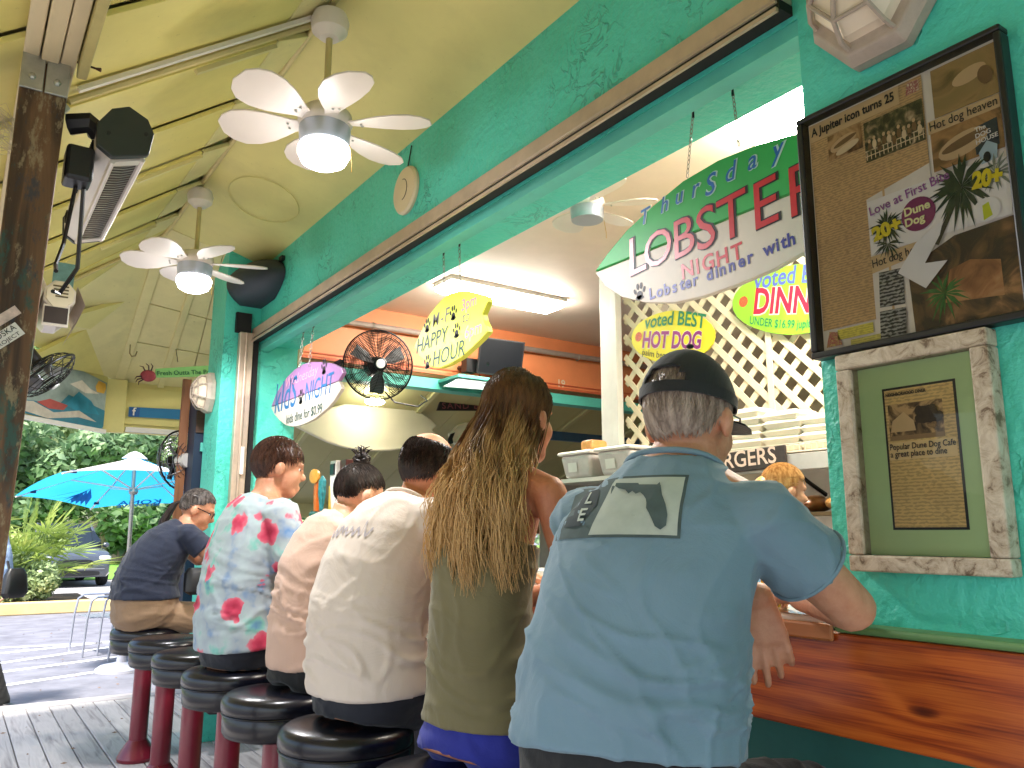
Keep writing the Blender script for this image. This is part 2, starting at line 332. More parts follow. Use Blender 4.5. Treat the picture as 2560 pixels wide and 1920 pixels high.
box('jamb_gap', (1.546, 5.34, .6), (1.588, 5.371, 2.55), DARKGAP, track)
box('jamb_head', (1.43, 5.335, 2.566), (1.53, 5.371, 2.70), DARKGAP, track)
box('latch', (1.50, 5.296, 1.62), (1.524, 5.306, 1.80), WHITEP, track, bevel=.003)

# ------------------------------------------------------------------ bar counter
bar = thing('bar_counter', 'bar counter with varnished pine front board running along the hatch', 'counter', (1.6, 2.4, 0))
box('counter_top', (1.545, 1.092, 1.050), (2.22, 5.30, 1.078), M('pale_counter_laminate', rgb(226, 214, 196), .25, var=.06, coat=.4), bar, bevel=.008)
box('edge_moulding', (1.527, 1.06, 1.030), (1.5385, 5.30, 1.066), wood('brown_edge_wood', rgb(120, 70, 34), rgb(168, 108, 60), .4, 1), bar, bevel=.006)
for ya, yb in ((-2.5, 2.1), (2.103, 5.36)):
    box('pine_board', (1.54, ya, .843), (1.575, yb, 1.048), PINE, bar, bevel=.004)
box('ledge_strip', (1.532, -2.5, 1.050), (1.60, 1.058, 1.066), M('green_ledge_paint', rgb(96, 134, 82), .5), bar, bevel=.006)
box('foot_step', (1.36, 2.75, 0.003), (1.79, 4.1, .26), wood('raw_step_wood', rgb(150, 122, 84), rgb(196, 170, 130), .7, 1), bar, bevel=.006)

# ------------------------------------------------------------------ porch roof
roof = thing('porch_roof', 'yellow painted porch roof with sloping boards and a low ridge', 'roof', (1, 3, 2.5))
RZ = 3.245
def slab(name, pts, mat, th=.02, parent=roof, bevel=0):
    p = [V(q) for q in pts]; n = (p[1] - p[0]).cross(p[2] - p[0]).normalized()
    if n.z > 0: p = p[::-1]; n = -n
    k = len(p); b = [q - n * th for q in p]
    return MB().add(p + b, [tuple(range(k)), tuple(range(2 * k - 1, k - 1, -1))] + [(i, k + i, k + (i + 1) % k, (i + 1) % k) for i in range(k)]).build(name, mat, parent, bevel=bevel)
slab('ridge_ceiling', [(1.0, -2.2, RZ), (1.62, -2.2, 3.05), (1.62, 5.75, 3.05), (1.0, 5.75, RZ)], YEL)
SL = .735
def sz(x): return RZ - SL * (1.0 - x)
y = -2.22; k = 0
while y < 5.6:
    w_ = .56; e = min(y + w_, 5.75)
    # lapped board: its near edge hangs a little lower than its far edge
    a0, a1 = -.03, -.002
    slab('slope_board', [(-.9, y, sz(-.9) + a0), (.84, y, sz(.84) + a0), (.84, e - .006, sz(.84) + a1), (-.9, e - .006, sz(-.9) + a1)], YEL2, .018, bevel=.003)
    # filler block with a sloping end between board and ridge
    slab('ridge_filler', [(.845, y, sz(.845) - .03), (.99, y + .06, RZ - .035), (.99, e - .05, RZ - .012), (.845, e - .006, sz(.845) - .004)], YEL3, .02, bevel=.003)
    if k % 2: MB().bar((.55, y + .02, sz(.55) - .018), (.83, y + .02, sz(.83) - .018), .02, .05).build('batten', YEL3, roof)
    y += w_; k += 1
slab('roof_deck', [(-.95, -2.3, sz(-.95) + .05), (1.0, -2.3, RZ + .05), (1.0, 5.8, RZ + .05), (-.95, 5.8, sz(-.95) + .05)], YEL3, .03)
slab('roof_deck', [(1.0, -2.3, RZ + .05), (2.0, -2.3, 3.02), (2.0, 5.8, 3.02), (1.0, 5.8, RZ + .05)], YEL3, .03)
# hip end: rows of sheets rising from the end header towards the ridge
E0, E1 = V((1.0, 5.5, RZ - .005)), V((1.66, 5.42, 3.04)); H0, H1 = V((1.0, 7.0, 2.43)), V((2.0, 7.0, 2.43))
rows = [0, .22, .44, .70, 1.0]
for a, b in zip(rows[:-1], rows[1:]):
    l0, l1, r0, r1 = E0.lerp(H0, a), E0.lerp(H0, b - .006), E1.lerp(H1, a), E1.lerp(H1, b - .006)
    for u0, u1 in ((0, .52), (.526, 1)):
        slab('hip_sheet', [l0.lerp(r0, u0), l0.lerp(r0, u1), l1.lerp(r1, u1), l1.lerp(r1, u0)], YEL3, .015, bevel=.002)
slab('hip_light_block', [E0 + V((-.3, -.2, .16)), E1 + V((.4, -.2, .16)), H1 + V((.4, .1, .04)), H0 + V((-.3, .1, .04))], YEL3, .02)  # unseen slab added above the hip to stop light leaking between sheets
MB().bar(E0.lerp(E1, .36) + V((0, .1, -.05)), H0.lerp(H1, .30) + V((0, 0, .0)), .05, .035).build('hip_batten', YEL3, roof, bevel=.004)
MB().bar(E0 + V((-.02, .1, -.07)), H0 + V((-.01, 0, .01)), .07, .05).build('hip_batten', YEL3, roof, bevel=.004)
slab('corner_sheet', [E0, H0, (.2, 6.2, sz(.2) - .12)], YEL3, .015)
slab('corner_sheet', [E0, (.2, 6.2, sz(.2) - .12), (.08, 5.7, sz(.08) - .02), (1.0, 5.4, RZ - .01)], YEL2, .015)
slab('corner_brace', [(.30, 6.29, 2.40), (.98, 6.98, 2.46), (.72, 6.3, 2.72)], YEL2, .03)
slab('corner_brace', [(.42, 6.0, 2.62), (.86, 6.1, 2.86), (.80, 6.45, 2.70)], YEL, .03)
slab('eave_sheet', [(-.9, 5.75, sz(-.9)), (.1, 5.75, sz(.1)), (.2, 6.2, 2.50), (-.9, 6.2, sz(-.9))], YEL2, .015)
# end header, straight part and angled part
MB().prism([(1.0, 2.03), (2.4, 2.03), (2.4, 2.44), (1.0, 2.44)], (0, 7.0, 0), (1, 0, 0), (0, 0, 1), .05).build('end_header', YEL, roof, bevel=.004)
MB().prism([(1.05, 2.10), (2.3, 2.10), (2.3, 2.40), (1.05, 2.40)], (0, 6.985, 0), (1, 0, 0), (0, 0, 1), .014).build('header_face', YEL, roof, bevel=.003)
box('header_rail', (1.06, 6.955, 2.035), (2.3, 6.984, 2.075), WHITE, roof, bevel=.004)
box('header_post_board', (.89, 6.93, 2.02), (1.045, 6.985, 2.44), YEL, roof, bevel=.004)
UA = V((math.cos(R(45)), math.sin(R(45)), 0))
MB().prism([(-1.3, -.01), (0, -.01), (0, .41), (-1.3, .50)], (.9, 6.93, 2.04), UA, (0, 0, 1), .05).build('angled_header', YEL, roof)
MB().prism([(-1.3, -.035), (.0, -.035), (.0, -.005), (-1.3, -.005)], V((.9, 6.93, 2.04)) + V((.02, -.02, 0)), UA, (0, 0, 1), .03).build('header_rail', WHITE, roof)

# beam, post, straps
beam = thing('roof_beam', 'cream doubled timber beam above the dark porch post', 'beam', (.09, 2.4, 2.5))
for x0, x1, z0 in ((.028, .066, 2.497), (.070, .112, 2.49), (.115, .152, 2.494)):
    box('beam_plank', (x0, -2.2, z0), (x1, 6.1, z0 + .14), CREAM, beam, bevel=.004)
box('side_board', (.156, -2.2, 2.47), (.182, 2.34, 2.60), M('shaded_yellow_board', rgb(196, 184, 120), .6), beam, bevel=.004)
post = thing('porch_post', 'dark weathered square porch post with peeling paint and a sticker', 'post', (.09, 2.4, 0))
MB().loft([[V((a, 2.335, z)), V((b, 2.335, z)), V((b, 2.455, z)), V((a, 2.455, z))] for a, b, z in ((.022, .098, .003), (.030, .141, 2.488))]).build('timber', POSTW, post, bevel=.006)
for dx in (.055, .113):
    box('strap', (dx - .027, 2.326, 2.40), (dx + .027, 2.334, 2.53), STEEL, post, bevel=.002)
    MB().lathe([(.009, 0), (.009, .006), (.004, .009)], (dx, 2.326, 2.435), (0, -1, 0), 6).build('bolt', STEEL, post)
MB().tube([(.150, 2.36, 2.53), (.20, 2.33, 2.51), (.212, 2.325, 2.507)], [.003, .003, .006], 6).build('nail', M('rusty_nail', rgb(90, 60, 40), .7, metal=.5), post)
st = MB().prism([(-.040, -.018), (.040, -.018), (.040, .018), (-.040, .018)], (.064, 2.3325, 1.73), V((.72, 0, .69)).normalized(), V((-.69, 0, .72)).normalized(), .001).build('sticker', WHITE, post)
WS = (V((.72, 0, .69)).normalized(), V((-.69, 0, .72)).normalized(), V((0, -1, 0)))
text('MOSKA', V((.064, 2.332, 1.73)) - WS[0] * .035 + WS[1] * .002, BLACK, post, WS, width=.068)
text('PROJECT', V((.064, 2.332, 1.73)) - WS[0] * .035 - WS[1] * .014, BLACK, post, WS, width=.066, hscale=.8)
MB().prism([(-.03, -.012), (.05, -.012), (.05, .012), (-.03, .012)], V((.048, 2.3328, 1.770)), WS[0], WS[1], .001).build('sticker', M('torn_sticker', rgb(210, 190, 180), .6, var=.3, vs=60), post)
rag = MB()
for i in range(60):
    a = rnd.uniform(0, 6.28); p = V((.028, 2.335, 2.26 + rnd.uniform(-.05, .05)))
    rag.tube([p, p + V((-.025, -.012, .01)) + V((rnd.uniform(-.02, .01), rnd.uniform(-.02, .02), rnd.uniform(-.03, .03))), p + V((-.05, -.01, -.01)) + V((rnd.uniform(-.02, .03), rnd.uniform(-.03, .03), rnd.uniform(-.05, .04)))], .0007, 3)
tag(rag.build('frayed_rope', M('frayed_fibre', rgb(206, 190, 160), .8)), 'tuft of frayed pale rope fibres on the dark porch post', 'rope')

# conduits
PIPE = M('painted_conduit', rgb(206, 190, 132), .4, var=.1)
c1 = MB().tube([(.985, -2.1, RZ - .03), (.985, 5.35, RZ - .03), (.975, 5.5, RZ - .045), (.93, 5.58, RZ - .09), (.2, 5.62, sz(.2) - .05)], .014, 8).build('ridge_conduit', PIPE, smooth=True)
tag(c1, 'long painted conduit pipe following the porch ridge between the fans', 'pipe')
c2 = thing('slope_conduit', 'pale conduit with plastic strip running down the roof slope from nearest fan', 'pipe', (.6, 2.75, 2.9))
MB().tube([(.17, 2.75, sz(.17) - .035), (.97, 2.75, sz(.97) - .035)], .013, 8).build('pipe', PIPE, c2, smooth=True)
MB().bar((.19, 2.70, sz(.19) - .028), (.96, 2.70, sz(.96) - .028), .022, .014).build('plastic_strip', WHITEP, c2)
MB().lathe([(.016, 0), (.016, .03), (.01, .04)], (.165, 2.75, sz(.165) - .05), (-.6, 0, -.8), 6).build('fitting', STEEL, c2)
oc = MB().tube([(1.30 + .19 * math.cos(a), 4.45 + .26 * math.sin(a), 3.145 - .31 * (.19 * math.cos(a)) - .004) for a in [i * 2 * math.pi / 32 for i in range(32)]], .003, 4, close=True).build('ceiling_cover', YEL, smooth=True)
tag(oc, 'faint round cover plate on the yellow ceiling beside the far fan', 'cover plate')

hk = MB().tube([(.98, 6.55, 2.66), (.98, 6.54, 2.58), (.995, 6.53, 2.555), (1.02, 6.53, 2.565), (1.03, 6.54, 2.60)], .005, 6).build('ceiling_hook', M('painted_hook', rgb(150, 138, 96), .5)); tag(hk, 'small painted J-shaped hook on the far hip ceiling', 'hook')
# ------------------------------------------------------------------ ceiling fans on the porch
FANW = M('fan_white_enamel', rgb(232, 224, 216), .35, var=.03)
FANM = M('fan_motor_satin', rgb(176, 184, 198), .35, metal=.3, var=.05)
GLOBE = M('lit_glass_globe', (1, .97, .92), .3, var=0, emit=7, ecol=(1, .98, .96))
BRASS = M('brass_chain', rgb(210, 170, 90), .3, metal=.8, var=0)
def make_fan(label, loc, drop, phase, globe=True, group='ceiling fans on the porch', name='ceiling_fan'):
    f = thing(name, label, 'ceiling fan', loc, group)
    MB().lathe([(.03, .02), (.062, 0), (.072, -.03), (.066, -.07), (.035, -.098), (.014, -.10)], n=24).build('canopy', FANW, f, True, world=False)
    MB().tube([(0, 0, -.09), (0, 0, -drop)], .0125, 10).build('down_rod', PIPE, f, True, world=False)
    z = -drop
    MB().lathe([(.02, .02), (.075, .012), (.095, -.01), (.10, -.04), (.092, -.06)], (0, 0, z), n=28).build('motor_housing', FANW, f, True, world=False)
    MB().lathe([(.092, -.061), (.094, -.075), (.09, -.125), (.088, -.13)], (0, 0, z), n=28).build('light_collar', FANM, f, True, world=False)
    if globe: MB().lathe([(.086, -.131), (.095, -.145), (.094, -.165), (.08, -.195), (.05, -.212), (.005, -.218)], (0, 0, z), n=28).build('light_globe', GLOBE, f, True, world=False, ang=60)
    if globe:
        ld_ = bpy.data.lights.new('globe_light', 'SPOT'); ld_.energy = 52; ld_.spot_size = R(172); ld_.spot_blend = .5; ld_.shadow_soft_size = .09; ld_.color = (.98, .97, 1)
        lo_ = bpy.data.objects.new('globe_light', ld_); COL.objects.link(lo_); lo_.parent = f; lo_.location = (0, 0, z - .235)
    MB().tube([(.075, -.055, z - .13), (.085, -.06, z - .2), (.085, -.06, z - .235)], .0018, 5).build('pull_chain', BRASS, f, world=False)
    for i in range(6):
        a = R(phase + 60 * i); mb = MB(); top = []; prof = [(.09, .026), (.12, .034), (.16, .056), (.21, .080), (.27, .096), (.325, .094), (.365, .070), (.39, .032)]
        rot = Matrix.Rotation(a, 3, 'Z') @ Matrix.Rotation(R(13), 3, 'X')
        up = [rot @ V((r, w_ * .85, .004)) + V((0, 0, z - .045)) for r, w_ in prof] + [rot @ V((r, -w_ * 1.05, .004)) + V((0, 0, z - .045)) for r, w_ in prof[::-1]]
        n = len(up); dn = [p - V((0, 0, .007)) for p in up]
        mb.add(up + dn, [tuple(range(n)), tuple(range(2 * n - 1, n - 1, -1))] + [(j, n + j, n + (j + 1) % n, (j + 1) % n) for j in range(n)])
        b = mb.build('blade', FANW, f, world=False, bevel=.002)
        for s in (-.012, .012):
            c = rot @ V((.135, s, -.006)) + V((0, 0, z - .045)); MB().lathe([(.005, 0), (.004, -.003)], c, n=8).build('screw', STEEL, b, world=False)
    return f
make_fan('nearest white six-bladed ceiling fan with lit globe below the porch ridge', (.985, 2.66, RZ - .07), .40, -36)
make_fan('far white six-bladed ceiling fan with lit globe beside the dark speaker', (.985, 4.60, RZ - .07), .385, -20)
make_fan('white ceiling fan inside the room half hidden behind the lobster night board', (2.75, 3.28, 3.295), .20, 15, globe=False, group='ceiling fans', name='indoor_ceiling_fan')

# ------------------------------------------------------------------ fixtures on the wall
det = thing('smoke_detector', 'round cream detector disc on the turquoise wall under the fan blades', 'detector', (1.6, 3.2, 2.82))
MB().lathe([(.115, 0), (.115, .012), (.105, .022), (.05, .027), (.01, .028)], (1.598, 3.2, 2.82), (-1, 0, 0), 32).build('disc', M('aged_cream_plastic', rgb(222, 206, 170), .4, var=.05), det, True)
MB().tube([(1.570, 3.2 + .045 * math.cos(a), 2.82 + .05 * math.sin(a)) for a in [R(90 + 180 * i / 10) for i in range(11)]], .0018, 4).build('ring_groove', BLACK, det)
MB().tube([(1.595, 3.20, 2.93), (1.592, 3.16, 3.03)], .003, 5).build('wire', BLACK, det)
spk = thing('corner_speaker', 'dark blue-grey rounded corner loudspeaker at the top of the pilaster', 'speaker', (1.48, 5.24, 2.75))
SPKM = M('speaker_shell', rgb(46, 56, 66), .55, var=.12)
rg = []
for i in range(9):
    t = i / 8; z = 2.755 + .27 * t; r = .215 * (math.sin(math.pi * (.14 + .72 * t))) ** .6
    rg.append([V((1.597 - r * 1.12 * math.cos(a), 5.371 - r * 2.2 * math.sin(a), z)) for a in [R(90 * j / 10) for j in range(11)]] + [V((1.597, 5.371, z))])
MB().loft(rg).build('shell', SPKM, spk, True, bevel=0, ang=50)
MB().box((1.585, 4.95, 2.99), (.02, .06, .03)).build('bracket', BLACK, spk)

LAMPG = M('sconce_frosted_glass', rgb(236, 222, 196), .35, var=.06)
LAMPF = M('sconce_weathered_cage', rgb(178, 164, 148), .55, var=.12, vs=20, bump=.2)
def sconce(label, loc, nrm, r=.13, dp=.13):
    s = thing('wall_sconce', label, 'wall lamp', loc, 'octagonal bulkhead lamps'); o = V(loc); nrm = V(nrm); up = V((0, 0, 1)); u = up.cross(nrm).normalized()
    def oc(k, d, rr=r, tall=1.25): return [o + nrm * d + u * (rr * k * math.cos(R(22.5 + 45 * i))) + up * (rr * k * tall * math.sin(R(22.5 + 45 * i))) for i in range(8)]
    MB().loft([oc(1.22, 0), oc(1.22, .03), oc(1.10, .055), oc(1.0, .056)]).build('back_plate', LAMPF, s, bevel=.004)
    MB().loft([oc(.93, .05), oc(.90, .08), oc(.72, dp - .02), oc(.40, dp)]).build('glass', LAMPG, s)
    rings = [oc(1.02, .055), oc(.98, .085), oc(.78, dp - .015), oc(.42, dp + .008)]
    for i in range(8): MB().tube([q[i] for q in rings], .006, 6).build('cage_bar', LAMPF, s)
    for q in rings[2:]: MB().tube(q, .0055, 6, close=True).build('cage_ring', LAMPF, s)
    return s
sconce('large octagonal caged lamp on the turquoise pillar above the clippings frame', (1.598, .875, 2.47), (-1, 0, 0), .135, .14)
sconce('small octagonal caged lamp on the far pilaster beside the dark blue board', (1.361, 5.575, 2.175), (-1, 0, 0), .095, .12)

# ------------------------------------------------------------------ heaters
HWHITE = M('heater_white_metal', rgb(226, 218, 206), .35, metal=.2, var=.06)
HGRILL = M('heater_grille_mesh', rgb(70, 58, 50), .4, metal=.6, var=.3, vs=60)
CAPM = M('heater_black_cap', rgb(44, 50, 48), .4, var=.1)
def heater(label, y0, y1, cx, cz, r, tilt, capmat, kind):
    h = thing('infrared_heater', label, 'heater', (cx, (y0 + y1) / 2, cz), 'patio heaters')
    prof = [(-.55, .95), (.15, 1.05), (.62, .78), (.98, .05), (.95, -.05), (.25, -.95), (-.35, -.95), (-.82, -.35), (-.85, .45)]
    ct, st = math.cos(R(tilt)), math.sin(R(tilt))
    P = lambda q, y, k=1: V((cx + r * k * (q[0] * ct - q[1] * st), y, cz + r * k * (q[0] * st + q[1] * ct)))
    body = [P(q, y0) for q in prof]; 
    MB().loft([[P(q, y0 + .02, .94) for q in prof], [P(q, y1 - .02, .94) for q in prof]]).build('housing', HWHITE, h, bevel=.003)
    for y, yy in ((y0, y0 + .022), (y1 - .022, y1)): MB().loft([[P(q, y) for q in prof], [P(q, yy) for q in prof]]).build('end_cap', capmat, h, bevel=.004)
    # grille on the lower right face between prof[4] and prof[5]
    a, b = V((prof[4][0], prof[4][1])), V((prof[5][0], prof[5][1])); n2 = V((-(b - a).y, (b - a).x)).normalized() * .0
    def on(t, y, lift): q = a.lerp(b, t); nn_ = V(((a - b).y, -(a - b).x)).normalized(); nn_ = nn_ if nn_.dot(V((1, -1))) > 0 else -nn_; q = q + nn_ * lift; return P((q.x * .94, q.y * .94), y)
    MB().add([on(.06, y0 + .03, .02), on(.94, y0 + .03, .02), on(.94, y1 - .03, .02), on(.06, y1 - .03, .02)], [(0, 1, 2, 3)]).build('grille', HGRILL, h)
    n = 34
    mb = MB()
    for i in range(n):
        y = y0 + .07 + (y1 - y0 - .14) * i / (n - 1); mb.tube([on(.14, y, .05), on(.5, y + .006, .07), on(.90, y, .05)], .0014, 4)
    o = mb.build('grille_wire', STEEL, h); o['kind'] = 'stuff'
    for t in (.04, .96): MB().tube([on(t, y0 + .03, .06), on(t, y1 - .03, .06)], .008, 6).build('grille_rim', HWHITE, h)
    for y in (y0 + .045, y1 - .045): MB().bar(on(.05, y, .06), on(.95, y, .06), .035, .006).build('grille_end', HWHITE, h)
    # vent slots on the lower left face
    a2, b2 = V((prof[6][0], prof[6][1])), V((prof[7][0], prof[7][1])); k = 0
    for i in range(5):
        ys = y0 + .09 + (y1 - y0 - .22) * i / 4
        for j in range(4):
            p = P((a2.lerp(b2, .3).x * .965, a2.lerp(b2, .3).y * .965), ys + j * .016); q = P((a2.lerp(b2, .8).x * .965, a2.lerp(b2, .8).y * .965), ys + j * .016)
            MB().tube([p, q], .0035, 4).build('vent_slot', BLACK, h)
    for q in ((.45, .55), (-.35, -.35)): MB().lathe([(.006, .002), (.006, -.003)], P(q, y0), (0, -1, 0), 10).build('screw', BLACK, h)
    return h
h1 = heater('black-capped infrared heater hung under the beam beside the porch post', 2.32, 3.15, .285, 2.335, .080, -34, CAPM, 0)
MB().tube([(.155, 2.40, 2.36), (.2, 2.38, 2.37), (.225, 2.40, 2.36)], .03, 8).build('mount', BLACK, h1, True)
MB().box((.19, 2.42, 2.25), (.07, .09, .10)).build('junction_box', BLACK, h1, bevel=.01)
MB().tube([(.19, 2.44, 2.2), (.18, 2.5, 2.05), (.165, 2.48, 1.98), (.165, 2.44, 1.95)], .006, 6).build('cable', BLACK, h1)
MB().tube([(.21, 2.44, 2.2), (.225, 2.55, 2.0), (.19, 2.6, 1.93), (.165, 2.47, 1.9)], .006, 6).build('cable', BLACK, h1)
h2 = thing('infrared_heater', 'smaller pale heater with side wings further along the beam', 'heater', (.29, 3.9, 2.2), 'patio heaters')
HC = M('heater_cream_plate', rgb(232, 222, 196), .4, var=.05); cx, cz, y0 = .285, 2.25, 3.85
octp = lambda k, y: [V((cx + .062 * k * math.cos(R(22.5 + 45 * i)), y, cz + .066 * k * math.sin(R(22.5 + 45 * i)))) for i in range(8)]
MB().loft([octp(1.05, y0), octp(1.05, y0 + .5)]).build('housing', HWHITE, h2, bevel=.003)
MB().loft([octp(.9, y0 - .012), octp(.9, y0)]).build('end_plate', HC, h2, bevel=.002)
for i in range(4): box('vent_slot', (cx - .03 + .004 * i, y0 - .015, cz + .034 - i * .015), (cx + .03, y0 - .012, cz + .040 - i * .015), M('olive_slot', rgb(96, 84, 50), .5), h2)
for s in (-1, 1):
    MB().add([(cx + s * .064, y0, cz + .05), (cx + s * .066, y0 + .5, cz + .05), (cx + s * .098, y0 + .5, cz - .03), (cx + s * .10, y0, cz - .03), (cx + s * .07, y0, cz - .12), (cx + s * .068, y0 + .5, cz - .12)], [(0, 1, 2, 3), (3, 2, 5, 4)]).build('wing', ALU, h2)
box('front_screen', (cx - .052, y0 - .008, cz - .125), (cx + .036, y0 + .004, cz - .055), M('dark_screen', rgb(58, 46, 42), .35), h2)
box('screen_frame', (cx - .058, y0 - .004, cz - .138), (cx + .042, y0 + .008, cz - .045), HWHITE, h2, bevel=.004)
MB().bar((cx - .04, y0 + .2, cz + .06), (.16, y0 + .22, 2.5), .03, .02).build('hanger', HWHITE, h2)
rs = thing('round_sign', 'round white sign with red rim half hidden behind the far heater', 'sign', (.21, 4.3, 2.3))
MB().lathe([(.085, 0), (.085, .012)], (.225, 4.35, 2.33), (.1, -1, 0), 28).build('rim', M('sign_red', rgb(190, 40, 50), .5), rs)
MB().lathe([(.074, 0), (.074, .003)], (.224, 4.337, 2.33), (.1, -1, 0), 28).build('face', WHITE, rs)
sb = box('small_blue_sign', (.28, 4.3, 2.40), (.37, 4.312, 2.53), M('teal_sign', rgb(120, 170, 180), .5, var=.2, vs=30)); tag(sb, 'small grey-blue sign panel above the far heater', 'sign')

# ------------------------------------------------------------------ black caged fans on the porch end
CHROME = M('chrome_wire', rgb(150, 152, 160), .25, metal=.9, var=0)
def cage_fan(label, c, nrm, r, wire, rings=7, spokes=14, group='black caged wall fans', badge=True, dp=.10, stuffw=.0022):
    f = thing('caged_fan', label, 'fan', c, group); c = V(c); u, v, n = basis(nrm)
    P = lambda rr, a, d: c + n * d + (u * math.cos(a) + v * math.sin(a)) * rr
    prof = lambda t: dp * (1 - .85 * t ** 3)
    MB().tube([P(r, 2 * math.pi * i / 40, 0) for i in range(40)], .007, 8, close=True).build('outer_ring', BLACKM, f, True)
    mb = MB()
    for k in range(1, rings):
        t = k / rings; mb.tube([P(r * (.15 + .85 * t), 2 * math.pi * i / 40, prof(t)) for i in range(40)], stuffw, 4, close=True)
        mb.tube([P(r * (.15 + .85 * t), 2 * math.pi * i / 40, -prof(t)) for i in range(40)], stuffw, 4, close=True)
    mb.build('cage_rings', wire, f)['kind'] = 'stuff'
    for i in range(spokes):
        a = 2 * math.pi * i / spokes
        for s in (1, -1): MB().tube([P(r * (.13 + .87 * t), a + .25 * t * s, s * prof(t)) for t in (0, .3, .6, .85, 1)], .0024, 4).build('cage_spoke', wire, f)
    MB().lathe([(r * .19, -.005), (r * .19, .006), (r * .15, .014)], c + n * dp, n, 20).build('hub_ring', BLACKM, f, True)
    if badge: MB().lathe([(r * .135, .013), (r * .12, .019)], c + n * dp, n, 20).build('badge', M('grey_badge', rgb(206, 206, 204), .4, var=.1), f, True)
    MB().lathe([(r * .28, -dp - .16), (r * .30, -dp - .12), (r * .26, -dp + .01)], c, n, 16).build('motor', BLACKM, f, True)
    for i in range(3):
        a = 2 * math.pi * i / 3 + .4
        q = [P(r * .12, a, -.02), P(r * .45, a + .5, -.045), P(r * .82, a + .35, -.05), P(r * .85, a - .12, .0), P(r * .5, a - .25, .035), P(r * .13, a - .2, .02)]
        MB().add(q + [p + n * .004 for p in q], [(0, 1, 2, 3, 4, 5), (11, 10, 9, 8, 7, 6)]).build('blade', M('grey_fan_blade', rgb(110, 112, 116), .4, metal=.4), f)
    return f
fl = cage_fan('black caged fan tilted over the beach mural behind the post', (.35, 5.15, 2.12), (.67, -.12, -.73), .18, BLACKM, dp=.07, group='black caged porch fans')
MB().tube([(.29, 5.15, 2.2), (.18, 5.2, 2.32), (.12, 5.3, 2.48)], .016, 8).build('bracket', BLACKM, fl)
fr = cage_fan('caged fan seen from behind at the end of the dark blue board', (1.315, 6.1, 1.76), (-.55, .8, -.05), .21, CHROME, group='black caged porch fans', badge=False)
MB().bar((1.23, 6.05, 1.62), (1.33, 6.1, 2.0), .03, .02).build('bracket', BLACKM, fr)
MB().lathe([(.05, 0), (.055, .05), (.05, .11)], (1.30, 6.06, 1.75), (.3, -1, 0), 16).build('motor_can', M('white_motor_can', rgb(220, 216, 210), .35), fr, True)

# ------------------------------------------------------------------ boards, banner and mural at the porch end
bb = thing('blue_board', 'tall dark blue board with brown wooden edge against the pilaster', 'board', (1.33, 5.9, .5))
box('panel', (1.322, 5.80, .5), (1.40, 6.0, 2.30), M('dark_navy_paint', rgb(18, 40, 66), .5, var=.1), bb)
box('edge_board', (1.262, 5.99, .5), (1.320, 6.02, 2.33), wood('brown_edge_board', rgb(112, 70, 40), rgb(150, 98, 60), .55, 2), bb, bevel=.004)
box('brown_block', (1.325, 5.785, 1.93), (1.41, 5.80, 2.08), wood('dark_block_wood', rgb(60, 40, 30), rgb(84, 58, 42), .6, 0), bb)
box('teal_clip', (1.36, 5.77, 1.80), (1.41, 5.79, 1.86), TEALW, bb)
fb = thing('blue_banner', 'blue social media banner with a white letter f on the end header', 'banner', (1.3, 6.97, 2.2))
BLUE = M('banner_blue', rgb(36, 120, 172), .5, var=.06); MB().prism([(1.075, 2.157), (1.9, 2.175), (1.9, 2.262), (1.075, 2.235)], (0, 6.968, 0), (1, 0, 0), (0, 0, 1), .004).build('cloth', BLUE, fb)
sheet('icon_square', [(1.08, 6.966, 2.16), (1.155, 6.966, 2.162), (1.155, 6.966, 2.236), (1.08, 6.966, 2.234)], M('icon_blue', rgb(30, 88, 160), .5), fb)
text('f', (1.10, 6.965, 2.17), WHITE, fb, WY, size=.09, bold=.02)
fs = thing('crab_sign', 'green plank sign reading Fresh Outta The Pot with a red crab', 'sign', (1.35, 6.5, 2.42))
KG = M('kelly_green_plank', rgb(150, 214, 130), .5, var=.06)
MB().prism([(1.15, 2.395), (1.60, 2.455), (1.60, 2.545), (1.15, 2.462)], (0, 6.42, 0), (1, 0, 0), (0, 0, 1), .014).build('plank', KG, fs)
text('Fresh Outta The Pot', (1.165, 6.419, 2.412), M('sign_dark_green', rgb(20, 96, 60), .5), fs, WY, width=.40, rot=.145, bold=.012)
CR = M('crab_red', rgb(158, 60, 74), .5, var=.2, vs=40)
MB().ell((1.10, 6.41, 2.40), (.055, .012, .045)).build('crab_body', CR, fs, True)
for sx, sz_, a in ((-.05, -.03, 200), (-.055, -.012, 190), (-.04, -.04, 215), (-.03, .04, 120), (0, .05, 95), (.02, .05, 75)):
    p = V((1.10 + sx * .8, 6.405, 2.40 + sz_ * .8)); MB().tube([p, p + V((.035 * math.cos(R(a)), 0, .035 * math.sin(R(a)))), p + V((.055 * math.cos(R(a + 20)), 0, .055 * math.sin(R(a + 20))))], [.006, .005, .002], 6).build('crab_leg', M('crab_dark', rgb(70, 36, 40), .5), fs)
MB().tube([(1.3, 6.41, 2.53), (1.3, 6.6, 2.75)], .003, 5).build('hanging_wire', BLACK, fs)
